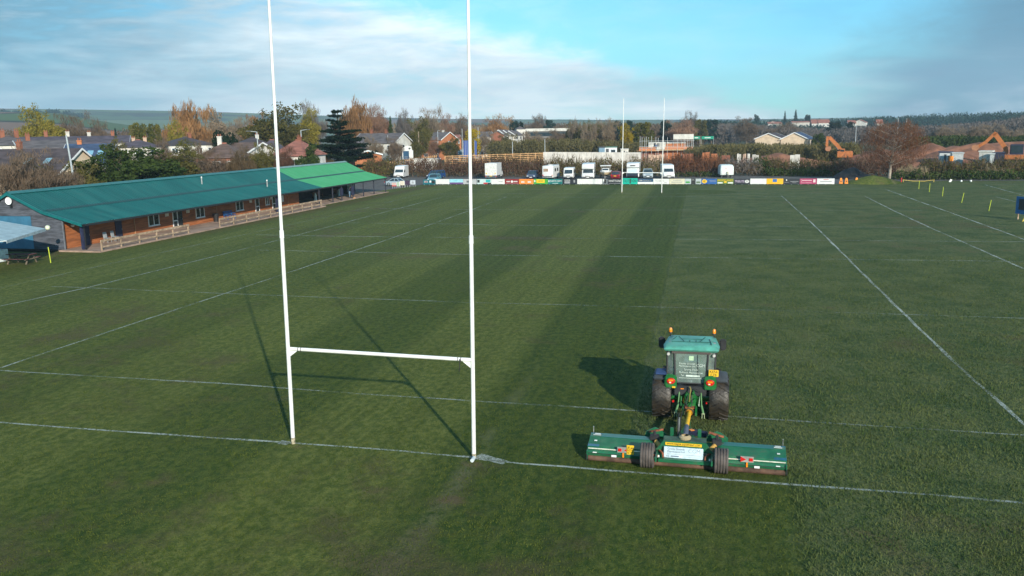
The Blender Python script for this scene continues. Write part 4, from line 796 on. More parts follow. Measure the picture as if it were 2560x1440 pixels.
board(1712, 1753, paint('board_sky', (0.42, 0.47, 0.47)), 'board of two pictures with a black panel between them', [(0.38, 0.66, 0, 1, pK), (0.04, 0.3, 0.2, 0.5, pG), (0.7, 0.95, 0.15, 0.5, P('moss', (0.12, 0.16, 0.1))), (0.46, 0.58, 0.7, 0.85, pW)])
board(1753, 1792, paint('board_blue', (0.02, 0.10, 0.32)), 'blue board with a yellow splash at its left end', [(0.04, 0.36, 0.3, 0.7, pY), (0.10, 0.28, 0.15, 0.86, pY), (0.5, 0.95, 0.62, 0.68, pGy), (0.55, 0.95, 0.42, 0.47, pGy)])
board(1792, 1834, paint('board_olive', (0.10, 0.17, 0.03)), 'green board with wide yellow lettering', [(0.04, 0.34, 0.12, 0.34, pW), (0.66, 0.96, 0.12, 0.34, pW), (0.42, 0.58, 0.25, 0.5, pY)], [('BROOKLANDS', 0.5, 0.68, 0.5, 0.92, pY)])
t_ = board(1835, 1875, BDK, 'black board with curved lilac lettering', [(0.68, 0.94, 0.3, 0.66, pW), (0.74, 0.88, 0.2, 0.76, pW)], [('TRIBUTE', 0.34, 0.48, 0.6, 0.6, P('lilac', (0.55, 0.45, 0.6)))])
board(1875, 1916, BW, 'plain white board left of the yellow board')
board(1916, 1958, paint('board_yellow', (0.78, 0.42, 0.01)), 'yellow board with a small blue panel', [(0.36, 0.62, 0.36, 0.94, pB)])
board(1958, 1999, BDK, 'black board with faint small print', [(0.16, 0.22, 0.6, 0.85, pW), (0.06, 0.34, 0.3, 0.35, pGy), (0.42, 0.92, 0.42, 0.5, pGy), (0.55, 0.8, 0.2, 0.26, pGy)])
board(1999, 2042, paint('board_crimson', (0.36, 0.03, 0.10)), 'crimson board with pale lettering', marks(0.14, 0.7, 0.66, 12, 0.18, P('rose', (0.7, 0.5, 0.52)))+[(0.78, 0.92, 0.3, 0.85, P('rose', (0.7, 0.5, 0.52))), (0.06, 0.7, 0.2, 0.25, P('rose', (0.7, 0.5, 0.52)))], [('Q', 0.09, 0.66, 0.5, 0.08, P('rose', (0.7, 0.5, 0.52)))])
board(2042, 2086, BW, 'last white board on the right with a red heading', [(0.36, 0.66, 0.78, 0.88, pR), (0.18, 0.84, 0.38, 0.54, pGy)])
# low boards on the touchline beside the coupe
board(980, 991, paint('board_pink', (0.58, 0.42, 0.38)), 'small pinkish board beside the silver coupe', [(0, 1, 0, 0.25, pR)], py=471, z0=0.35, h=0.6)
board(992, 1000, BW, 'narrow green and white board beside the silver coupe', [(0.3, 0.6, 0, 1, pG)], py=470.2, z0=0.3, h=0.7)
board(1000.5, 1012, paint('board_cream2', (0.66, 0.6, 0.5)), 'small cream board in front of the silver coupe', py=469, z0=0.4, h=0.7)
board(1012.5, 1025, paint('board_plum', (0.06, 0.035, 0.07)), 'small dark plum board by the nose of the coupe', py=468.2, z0=0.4, h=0.7)
board(1026, 1039, paint('board_pale', (0.5, 0.55, 0.6)), 'small pale board with a grey crest clear of the coupe', [(0.3, 0.7, 0.25, 0.5, pGy), (0.4, 0.6, 0.6, 0.75, pGy)], py=467, z0=0.4, h=0.7)

# ------------------------------------------------------------------ vehicles (front is -y)
CG = mat('car_glass', (0.025, 0.04, 0.05), 0.05, 0.1, 1, spec=1.0)
HL = mat('headlamp', (0.62, 0.66, 0.68), 0.1, 0.1, 8, coat=1)
def cpaint(n, c): return mat('paint_'+n, c, 0.3, 0.05, 1, coat=0.8)
def wheels(t, W, ys, r=0.32, w=0.2):
    for s in (-1, 1):
        for y in ys:
            wl = MB().lathe([(r*0.6, -w/2), (r*0.95, -w/2), (r, -w*0.3), (r, w*0.3), (r*0.95, w/2), (r*0.6, w/2)], 18, 'x').build('wheel', RUBBER, t, smooth=True); wl.location = (s*(W/2-w/2+0.01), y, r)
            MB().lathe([(0, s*w*0.42), (r*0.3, s*w*0.46), (r*0.62, s*w*0.40), (r*0.62, -s*w*0.2)], 14, 'x').build('rim', CHROME, wl)
def plate(t, y, z, m, w=0.5, s=-1): MB().box((0, y, z), (w, 0.02, 0.12)).build('number_plate', m, t)
def car(label, loc, rz, pn, pc, L=4.3, W=1.78, H=1.45, kind='hatch', cat='car', name='parked_car', group=None, face=True):
    t = thing(name, label, cat, loc, rz, group); m = cpaint(pn, pc); h = L/2; w = W/2; bz = H*0.60
    hood = {'hatch': 0.30, 'saloon': 0.30, 'suv': 0.28, 'mpv': 0.22, 'coupe': 0.32}[kind]; tail = {'hatch': 0.03, 'saloon': 0.20, 'suv': 0.02, 'mpv': 0.02, 'coupe': 0.16}[kind]
    yw0 = -h+L*hood; yw1 = yw0+L*(0.15 if kind != 'suv' else 0.11); yr1 = h-L*tail-L*(0.10 if kind in ('hatch', 'saloon', 'coupe') else 0.05); yr0 = h-L*tail
    if kind == 'coupe': yr1 -= L*0.10
    st = [(-h, 0.82, 0.34, bz*0.60), (-h+0.12, 0.92, 0.20, bz*0.72), (-h+L*0.12, 0.99, 0.17, bz*0.88), (yw0, 1.0, 0.17, bz), (0, 1.0, 0.17, bz*1.03), (yr0-0.05, 1.0, 0.18, bz*1.04), (h-0.14, 0.95, 0.22, bz*(1.0 if tail < 0.1 else 0.98)), (h, 0.86, 0.34, bz*0.82)]
    rings = [[(x*w*k, y, z) for x, z in ((-0.95, zb), (-1.0, zb+0.14), (-1.0, zt*0.82), (-0.94, zt), (0.94, zt), (1.0, zt*0.82), (1.0, zb+0.14), (0.95, zb))] for y, k, zb, zt in st]
    MB().loft(rings).build('body', m, t, smooth=True)
    g = [(yw0+0.02, 0.90, bz*0.97, 0.89, bz*1.0), (yw1, 0.90, bz, 0.73, H-0.03), ((yw1+yr1)/2, 0.91, bz, 0.75, H), (yr1, 0.90, bz, 0.72, H-0.04), (yr0-0.02, 0.88, bz*0.98, 0.85, bz*1.02)]
    MB().loft([[(-a*w, y, za), (-b*w, y, zb), (b*w, y, zb), (a*w, y, za)] for y, a, za, b, zb in g]).build('glasshouse', CG, t)
    MB().loft([[(-b*w, y, zb-0.05), (-b*w*0.96, y, zb+0.02), (b*w*0.96, y, zb+0.02), (b*w, y, zb-0.05)] for y, b, zb in ((yw1-0.03, 0.75, H-0.035), ((yw1+yr1)/2, 0.77, H), (yr1+0.05, 0.74, H-0.04))]).build('roof', m, t, smooth=True)
    for s in (-1, 1):
        pil = [((s*0.91*w, yw0, bz*0.99), (s*0.74*w, yw1, H-0.02)), ((s*0.92*w, (yw1+yr1)/2, bz), (s*0.77*w, (yw1+yr1)/2, H-0.02)), ((s*0.89*w, yr0-0.02, bz), (s*0.73*w, yr1, H-0.03))]
        for p0, p1 in pil: MB().tube(p0, p1, 0.045, 0.04, 6).build('pillar', m, t)
        MB().box((s*w*0.72, -h+0.07, bz*0.66), (w*0.42, 0.14, 0.15)).build('headlamp', HL, t, bevel=0.03)
        MB().box((s*w*0.78, h-0.05, bz*0.84), (w*0.26, 0.12, 0.20)).build('tail_lamp', REDL, t, bevel=0.02)
        MB().box((s*(w+0.06), yw0+0.28, bz+0.04), (0.16, 0.10, 0.13)).build('mirror', m, t, bevel=0.03)
    MB().box((0, -h+0.03, 0.40), (W*0.72, 0.12, 0.16)).build('grille', BLACK, t, bevel=0.02)
    MB().box((0, -h+0.02, bz*0.62), (W*0.42, 0.1, 0.07)).build('upper_grille', BLACK, t)
    plate(t, -h-0.04, 0.40, pW); plate(t, h+0.01, 0.62, YEL)
    wheels(t, W, (-h+L*0.18, h-L*0.20)); return t
def van(label, loc, rz, prof, W, m, screen, sides=(), name='parked_van', cat='van', ys=(), bumper=True, lampz=0.72, group=None, tape=0.97, r=0.33, front=True, yf=None):
    """prof: side outline (y, z); screen: ((y, z) low, (y, z) high); sides: window rects (y0, y1, z0, z1)"""
    t = thing(name, label, cat, loc, rz, group); w = W/2
    zt = max(p[1] for p in prof)
    ring = lambda x, k: [(x, y if k == 1 else y*0.985, z if k == 1 else 0.3+(z-0.3)*0.985) for y, z in prof]
    MB().loft([ring(-w, 0), ring(-w*0.93, 1), ring(w*0.93, 1), ring(w, 0)]).build('body', m, t, smooth=True)
    y0 = min(p[0] for p in prof) if yf is None else yf; y1 = max(p[0] for p in prof)
    if screen:
        (ya, za), (yb, zb) = screen; n = Vector((0, -(zb-za), (yb-ya))).normalized()*0.018
        MB().loft([[(x*w*kk, y+n.y*e, z+n.z*e) for x, y, z, kk in ((-1, ya, za, 0.86), (1, ya, za, 0.86), (1, yb, zb, 0.80), (-1, yb, zb, 0.80))] for e in (0.2, 1)]).build('windscreen', CG, t)
    for s in (-1, 1):
        for (a, b, c, d) in sides: MB().bx(s*(w-0.01), s*(w+0.012), a, b, c, d).build('side_window', CG, t)
        if front:
            MB().box((s*w*0.74, y0+0.0, lampz), (w*0.34, 0.10, 0.20)).build('headlamp', HL, t, bevel=0.03)
            MB().box((s*(w+0.13), y0+0.75, 1.30), (0.18, 0.10, 0.30)).build('mirror', BLACK, t, bevel=0.03)
        MB().box((s*w*0.86, y1+0.0, 0.95), (0.12, 0.06, 0.34)).build('tail_lamp', REDL, t)
    if bumper and front:
        MB().box((0, y0+0.02, 0.40), (W*0.94, 0.16, 0.24)).build('bumper', DG, t, bevel=0.04); MB().box((0, y0-0.02, 0.66), (W*0.44, 0.06, 0.10)).build('grille', BLACK, t)
        plate(t, y0-0.07, 0.42, pW)
    plate(t, y1+0.02, 0.60, YEL)
    wheels(t, W*0.96, ys, r, 0.22); return t
VW = mat('van_white', (0.72, 0.72, 0.70), 0.4, 0.05, 1, coat=0.3, dirt=0.14)
def G(px, py, back=0.0):
    p = at(px, py); return (p.x, p.y+back, 0.0)
HIV = [(-2.6, 0.3), (-2.72, 0.55), (-2.62, 0.85), (-2.1, 1.12), (-1.55, 1.75), (-1.2, 2.3), (-0.6, 2.42), (2.55, 2.45), (2.66, 2.0), (2.68, 0.5), (2.6, 0.3)]
van('white high roof panel van at the left of the car park', G(992, 446, 2.6), R(8), HIV, 1.95, VW, ((-2.05, 1.16), (-1.58, 1.72)), [(-1.55, -0.75, 1.15, 1.65)], ys=(-1.75, 1.65))
van('white high roof van parked behind the right far goal post', G(1666, 448, 2.6), R(10), [(y, z*1.05) for y, z in HIV], 2.0, VW, ((-2.05, 1.20), (-1.56, 1.86)), [(-1.5, -0.7, 1.2, 1.75)], ys=(-1.75, 1.65))
# motorhomes
LUT = [(-2.9, 0.3), (-3.02, 0.55), (-2.9, 0.92), (-2.35, 1.14), (-1.95, 1.80), (-2.55, 1.95), (-2.62, 2.2), (-2.3, 2.78), (-1.6, 2.88), (2.9, 2.88), (2.98, 2.6), (2.98, 0.45), (2.9, 0.3)]
van('white coachbuilt motorhome with a tall over cab left of the boat', G(1466, 449, 2.9), R(5), LUT, 2.2, VW, ((-2.32, 1.17), (-1.98, 1.76)), [(-1.9, -1.2, 1.2, 1.7), (0.3, 1.4, 1.5, 2.1)], name='motorhome', cat='motorhome', ys=(-2.1, 1.6))
BK = [(-2.9, 0.3), (-3.0, 0.55), (-2.88, 0.98), (-2.3, 1.14)]
mh = van('motorhome with a black nose and pale blue screen covers', G(1580, 447.5, 2.9), R(2), [(-2.85, 0.4)]+[(-2.86, 0.6), (-2.8, 0.95), (-2.28, 1.12), (-2.0, 1.85), (-2.45, 2.2), (-2.1, 2.78), (-1.4, 2.88), (2.9, 2.86), (2.98, 2.5), (2.98, 0.45), (2.9, 0.3)], 2.25, VW, None, [(0.3, 1.4, 1.5, 2.1)], name='motorhome', cat='motorhome', ys=(-2.1, 1.6))
MB().prism([(-2.95, 0.32), (-3.02, 0.6), (-2.92, 1.02), (-2.33, 1.16), (-2.25, 1.1), (-2.8, 0.9), (-2.85, 0.35)], -1.0, 1.0, 'x').build('black_bonnet', cpaint('black', (0.012, 0.014, 0.02)), mh)
for s in (-1, 1): MB().add([(s*0.02, -2.30, 1.20), (s*0.88, -2.30, 1.20), (s*0.84, -2.06, 1.78), (s*0.02, -2.06, 1.78)], [(0, 1, 2, 3)]).build('screen_cover', mat('ice_blue_cover', (0.45, 0.66, 0.70), 0.5), mh)
MB().box((0, -2.36, 2.42), (0.95, 0.1, 0.16), rx=-0.5).build('roof_light', BLACK, mh)
cv = van('square white camper with a beige blind in its rear window', G(1371, 448.5, 2.6), R(-3.5), [(-2.5, 0.35), (-2.55, 0.9), (-2.5, 2.3), (-2.35, 2.52), (2.3, 2.55), (2.5, 2.3), (2.55, 0.5), (2.45, 0.35)], 2.05, VW, None, [(-1.2, -0.2, 1.4, 2.0), (0.6, 1.6, 1.4, 2.0)], name='camper_van', cat='camper', ys=(-1.6, 1.5), bumper=False, front=False)
MB().bx(-0.78, 0.12, -2.585, -2.53, 1.45, 1.98).build('rear_window', mat('beige_blind', (0.33, 0.22, 0.15), 0.5), cv); MB().bx(-0.9, 0.9, -2.62, -2.54, 0.46, 0.6).build('bumper', DG, cv); MB().bx(-0.3, 0.3, -0.8, 0.2, 2.55, 2.68).build('roof_hatch', VW, cv)
for s in (-1, 1): MB().box((s*0.88, -2.56, 0.75), (0.12, 0.06, 0.3)).build('rear_lamp', REDL, cv)
sv = van('small old white camper van beside the tall motorhome', G(1419, 448.5, 2.1), R(4), [(-2.05, 0.3), (-2.12, 0.9), (-1.85, 1.5), (-1.6, 2.02), (-1.2, 2.12), (1.9, 2.1), (2.05, 1.9), (2.1, 0.5), (2.0, 0.3)], 1.78, VW, ((-2.08, 1.05), (-1.72, 1.75)), [(-1.3, -0.3, 1.2, 1.75), (0.1, 1.3, 1.2, 1.75)], name='camper_van', cat='camper', ys=(-1.35, 1.3))
# box truck seen from behind: the box faces the camera
bt = thing('box_truck', 'white box truck with its rear doors towards the pitch', 'truck', G(1226, 449, 3.0), R(2))
MB().bx(-1.15, 1.15, -3.0, 1.4, 0.75, 3.05).build('box_body', VW, bt, bevel=0.03)
for s in (-1, 1):
    MB().bx(s*0.03, s*1.08, -3.03, -3.004, 0.85, 2.95).build('rear_door', mat('truck_door', (0.62, 0.62, 0.58), 0.4), bt)
    MB().box((s*0.85, -3.05, 1.15), (0.16, 0.04, 0.3), ry=0.5*s).build('chevron', YEL, bt); MB().box((s*1.0, -3.03, 0.62), (0.2, 0.06, 0.12)).build('tail_lamp', REDL, bt)
    MB().box((s*1.25, 1.9, 1.6), (0.12, 0.1, 0.35)).build('mirror', BLACK, bt)
MB().bx(-1.1, 1.1, -3.1, -2.9, 0.42, 0.55).build('rear_bar', CHROME, bt); MB().bx(-0.9, 0.9, -3.0, 2.6, 0.5, 0.72).build('chassis', DG, bt); MB().box((0, -3.06, 0.68), (0.5, 0.03, 0.12)).build('number_plate', YEL, bt)
MB().prism([(1.5, 0.45), (1.5, 2.2), (2.1, 2.25), (2.6, 1.5), (3.2, 1.2), (3.3, 0.45)], -1.0, 1.0, 'x').build('cab', VW, bt, bevel=0.04); MB().bx(-1.02, 1.02, 1.75, 2.3, 1.3, 1.85).build('cab_window', CG, bt)
wheels(bt, 2.1, (-1.9, 2.4), 0.38, 0.24)
# touring caravan
cvn = thing('touring_caravan', 'small rounded white touring caravan standing alone on the right', 'caravan', G(1814, 444, 1.8), R(8))
cp = [(-1.75, 0.5), (-1.85, 0.9), (-1.80, 1.6), (-1.55, 2.15), (-1.1, 2.32), (1.1, 2.32), (1.55, 2.15), (1.8, 1.6), (1.82, 0.9), (1.75, 0.5)]
MB().loft([[(x, y*k, 0.5+(z-0.5)*kz) for y, z in cp] for x, k, kz in ((-1.18, 0.93, 0.88), (-1.05, 0.985, 0.97), (-0.8, 1, 1), (0.8, 1, 1), (1.05, 0.985, 0.97), (1.18, 0.93, 0.88))]).build('body', mat('caravan_white', (0.68, 0.73, 0.70), 0.4), cvn, smooth=True)
for a, b in ((-0.42, 0.0), (0.03, 0.5)): MB().box(((a+b)/2, -1.76, 1.60), (b-a, 0.05, 0.42), rx=-0.18).build('window', mat('red_curtain' if a < 0 else 'pink_curtain', (0.35, 0.05, 0.06) if a < 0 else (0.45, 0.2, 0.2), 0.3), cvn)
MB().box((0.05, -2.2, 0.5), (0.1, 1.0, 0.08)).build('tow_bar', CHROME, cvn); MB().tube((0.05, -2.55, 0.0), (0.05, -2.55, 0.75), 0.03).build('jockey_leg', CHROME, cvn); MB().box((0.05, -1.95, 0.85), (0.3, 0.2, 0.5)).build('gas_locker', mat('sand_plastic', (0.34, 0.32, 0.24), 0.6), cvn)
wheels(cvn, 2.2, (0.1,), 0.3, 0.18)
for s in (-1, 1): MB().tube((s*0.9, -1.6, 0.0), (s*0.9, -1.5, 0.55), 0.03).build('corner_steady', CHROME, cvn)
# boat on a trailer
bo = thing('motor_boat', 'small white motor boat with a canopy on a road trailer', 'boat', G(1510, 448, 2.6), R(4))
hull = [[(-0.03, -2.6, 1.25), (0.0, -2.65, 0.95), (0.03, -2.6, 1.25)]]
MB().loft([[(x*wd, y, z) for x, z in ((-1, 1.25), (-0.8, 0.85), (0, kz), (0.8, 0.85), (1, 1.25))] for y, wd, kz in ((-2.7, 0.10, 0.95), (-2.1, 0.62, 0.66), (-1.0, 0.98, 0.5), (1.0, 1.02, 0.48), (2.2, 0.98, 0.5))]).build('hull', mat('hull_tan', (0.42, 0.33, 0.20), 0.4), bo, smooth=True)
MB().loft([[(x*wd, y, z) for x, z in ((-1, 1.26), (-1, 1.42), (1, 1.42), (1, 1.26))] for y, wd in ((-2.7, 0.12), (-2.1, 0.66), (-1.0, 1.03), (2.2, 1.03))]).build('gunwale', VW, bo)
MB().bx(-1.03, 1.03, -1.2, 2.1, 1.27, 1.33).build('rubbing_strake', BNAVY, bo)
MB().prism([(-1.3, 1.42), (-0.8, 1.95), (0.6, 1.95), (0.6, 1.42)], -0.62, 0.62, 'x').build('console', VW, bo, bevel=0.03); MB().box((0, -1.1, 1.72), (1.05, 0.03, 0.36), rx=-0.75).build('windscreen', CG, bo)
for sx in (-1, 1):
    for y in (-0.7, 1.0): MB().tube((sx*0.75, y, 1.4), (sx*0.8, y, 2.30), 0.025).build('canopy_pole', CHROME, bo)
MB().bx(-1.02, 1.02, -0.9, 1.3, 2.30, 2.44).build('canopy', VW, bo, bevel=0.03)
trl = thing('boat_trailer', 'galvanised road trailer under the motor boat', 'trailer', G(1510, 448, 2.6), R(4))
for s in (-1, 1): MB().tube((s*0.7, 2.0, 0.45), (s*0.05, -3.0, 0.42), 0.05).build('frame_rail', GALV, trl); MB().box((s*0.98, 0.6, 0.66), (0.26, 0.75, 0.04)).build('mudguard', BLACK, trl)
MB().tube((-0.95, 0.6, 0.36), (0.95, 0.6, 0.36), 0.04).build('axle', GALV, trl); MB().tube((0, -2.9, 0), (0, -2.9, 0.7), 0.035).build('jockey_wheel', GALV, trl); wheels(trl, 2.1, (0.6,), 0.28, 0.17)
# cars
car('silver blue coupe parked side on beside the clubhouse canopy', G(990, 465.5, 0.9), R(83), 'silver_blue', (0.36, 0.46, 0.52), 4.4, 1.78, 1.36, 'coupe')
car('light blue hatchback nosing up to the dark petrol board', G(1076, 457, 2.2), R(4), 'light_blue', (0.10, 0.30, 0.38), 4.1, 1.76, 1.5)
car('dark blue estate parked behind the light blue hatchback', G(1084, 447.5, 1.6), R(-14), 'royal_blue', (0.012, 0.05, 0.16), 4.5, 1.8, 1.62, 'mpv')
car('dark blue hatchback between the box truck and the square camper', G(1326, 448.5, 2.0), R(2), 'deep_blue', (0.012, 0.04, 0.11), 4.0, 1.74, 1.55, 'mpv')
car('dark red hatchback seen from behind beside the boat', G(1539, 448.5, 2.0), R(176), 'dark_red', (0.20, 0.012, 0.022), 3.9, 1.72, 1.45)
car('silver estate car between the black nosed motorhome and white van', G(1617, 446.5, 2.0), R(6), 'silver', (0.34, 0.42, 0.46), 4.6, 1.9, 1.72, 'suv')

# ------------------------------------------------------------------ cones, poles, sign, bits by the far touchline
for i, (px, py) in enumerate(((2102, 460), (2115.5, 460), (2141, 459))):
    o = thing('traffic_barrier', ('orange barrier cone nearest the last white board', 'middle orange barrier cone of the three', 'orange barrier cone nearest the grass mound')[i], 'cone', G(px, py), group='orange barriers')
    MB().loft([[(x*a, y*a*0.5, z) for x, y in ((-1, -1), (1, -1), (1, 1), (-1, 1))] for a, z in ((0.27, 0.06), (0.26, 0.12), (0.14, 0.86), (0.10, 0.95))]).build('body', mat('safety_orange', (0.85, 0.24, 0.01), 0.5), o)
    MB().bx(-0.32, 0.32, -0.22, 0.22, 0, 0.06).build('foot', BLACK, o); MB().bx(-0.08, 0.08, -0.16, -0.10, 0.35, 0.55).build('slot', BLACK, o)
for i, (px, py, tp, lean) in enumerate(((2297, 472.5, 458, 0.0), (2323, 480, 466, 0.02), (2356, 490.5, 475, 0.03), (2404, 507, 491, 0.14), (2472, 527.5, 511, 0.12), (127, 657, 630, -0.06))):
    h = 1.15; lb = ('yellow touchline pole farthest from the camera', 'second yellow touchline pole counted from the far tree', 'third yellow touchline pole counted from the far tree', 'leaning yellow touchline pole fourth from the far tree', 'leaning yellow touchline pole nearest the blue board', 'yellow pole on the grass in front of the clubhouse corner')[i]
    o = thing('touchline_pole', lb, 'pole', G(px, py), group='yellow touchline poles'); o.rotation_euler = (0, lean, 0)
    MB().tube((0, 0, -0.05), (0, 0, h), 0.034, 0.034, 10).build('pole', HIVIS, o, smooth=True); MB().ball((0, 0, h), 0.035, 10).build('cap', HIVIS, o)
o = thing('scoreboard', 'blue board with a dark panel on wooden posts at the right edge', 'board', G(2540, 548), R(-70))
SB = mat('scoreboard_blue', (0.02, 0.13, 0.32), 0.5)
MB().bx(-0.15, 2.1, -0.03, 0.03, 0.55, 2.2).build('panel', SB, o); MB().bx(0.25, 1.0, -0.05, -0.032, 0.95, 2.0).build('dark_panel', BDK, o)
for x in (0.1, 1.85): MB().bx(x-0.06, x+0.06, 0.032, 0.15, 0, 2.15).build('post', RAILW, o)
MB().box((1.9, -0.45, 0.6), (0.1, 0.1, 1.4), rx=-0.5).build('prop', mat('yellow_timber', (0.55, 0.38, 0.06), 0.6), o)
q = thing('yellow_barrier', 'low yellow rail lying across the verge by the bare tree', 'barrier', G(2297, 455), 0)
MB().path([(-2.4, 0, 0.36), (-1.0, 0.1, 0.16), (0.8, 0.1, 0.13), (2.3, 0.1, 0.33)], 0.035).build('rail', mat('barrier_yellow', (0.7, 0.5, 0.08), 0.5), q)
for x in (-2.3, 2.2): MB().tube((x, 0, 0), (x, 0, 0.4), 0.035).build('leg', mat('barrier_yellow', (0.7, 0.5, 0.08), 0.5), q)
q = thing('hydrant_post', 'short red marker post beside the bare tree', 'post', G(2253, 455)); MB().tube((0, 0, 0), (0, 0, 0.55), 0.11, 0.10, 10).build('body', SIGNR, q); MB().ball((0, 0, 0.56), 0.12, 10).build('cap', SIGNR, q)
for i, (px, sz) in enumerate(((2376, 0.34), (2403, 0.17), (2427, 0.17))):
    q = thing('white_marker', ('tilted white marker slab on the far verge', 'white ball like marker left of its twin on the far verge', 'rightmost white marker on the far verge')[i], 'marker', G(px, 455)); 
    (MB().box((0, 0, 0.2), (0.3, 0.12, 0.5), ry=0.5) if i == 0 else MB().ball((0, 0, 0.16), sz, 10)).build('body', WHITE, q)
# ------------------------------------------------------------------ foliage generators
def leaf_cloud(ells, dens, size, asp=1.0, up=0.0, shell=0.5, cap=60000):
    """quads scattered through ellipsoids (cx,cy,cz,rx,ry,rz); asp<1 gives slivers (twigs); up>0 leans them upright"""
    Cs = []
    for e in ells:
        n = max(6, int(dens*(e[3]*e[4]+e[3]*e[5]+e[4]*e[5])))
        d = rng.normal(size=(n, 3)); d /= np.linalg.norm(d, axis=1)[:, None]
        r = shell+(1-shell)*rng.random(n)**0.6
        Cs.append(np.array(e[:3])+d*r[:, None]*np.array(e[3:6]))
    P_ = np.concatenate(Cs); P_ = P_[rng.permutation(len(P_))[:cap]]; n = len(P_)
    a = rng.normal(size=(n, 3)); a[:, 2] += up*2.5*np.sign(a[:, 2]+1e-6)*(a[:, 2] != 0); a /= np.linalg.norm(a, axis=1)[:, None]
    b = np.cross(a, rng.normal(size=(n, 3))); b /= np.linalg.norm(b, axis=1)[:, None]
    s = size*(0.55+0.9*rng.random(n))[:, None]
    A, B = a*s*0.5, b*s*0.5*asp
    V = np.stack([P_-A-B*0.6, P_+B, P_+A-B*0.2, P_+A*0.2-B*1.1], 1).reshape(-1, 3)
    return V, np.arange(4*n).reshape(-1, 4)
def cat_vf(L):
    V = []; F = []; o = 0
    for v, f in L: V.append(v); F.append(f+o); o += len(v)
    return np.concatenate(V), np.concatenate(F)
def branches(h, spread, lev=3, n0=7, seed=1, r0=0.03, base=0.28, upb=0.5):
    """trunk + forking limbs as tapered 4-sided tubes; returns (trunk MB, limb tips)"""
    rr = random.Random(seed); b = MB(); tips = []
    def grow(p, d, L, r, k):
        n = 3; q = p
        for i in range(n):
            d2 = (d+Vector((rr.uniform(-.18, .18), rr.uniform(-.18, .18), rr.uniform(-.05, .15)))).normalized()
            e = q+d2*L/n; b.tube(q, e, r*(1-0.22*i), r*(1-0.22*(i+1)), 5 if k else 7, False); q = e; d = d2
            if k < lev and i >= (1 if k else 0):
                for _ in range(2 if k else 1):
                    ang = rr.uniform(0, 2*PI); side = Vector((math.cos(ang), math.sin(ang), rr.uniform(0.1, upb)))
                    grow(q, (d*0.55+side*spread).normalized(), L*rr.uniform(0.5, 0.68), r*0.5, k+1)
        tips.append(q)
    b.tube((0, 0, -0.3), (0, 0, h*base), r0*h*1.25, r0*h, 9, False)
    for i in range(n0):
        ang = 2*PI*i/n0+rr.uniform(-.4, .4); z = h*(base+0.05*rr.random()+0.30*i/n0)
        b.tube((0, 0, h*base*0.9), (0, 0, z), r0*h*0.9, r0*h*0.6, 6, False) if i % 3 == 0 else None
        grow(Vector((0, 0, z)), Vector((math.cos(ang)*spread, math.sin(ang)*spread, 0.75)).normalized(), h*(0.42-0.12*i/n0), r0*h*0.5, 1)
    grow(Vector((0, 0, h*base)), Vector((0, 0, 1)), h*0.62, r0*h*0.8, 1)
    return b, tips
BARK = mat('bark_grey', (0.15, 0.115, 0.085), 0.9, 0.3, 2); BARKP = mat('bark_pale', (0.30, 0.25, 0.20), 0.9, 0.25, 2)
PROTO = {}
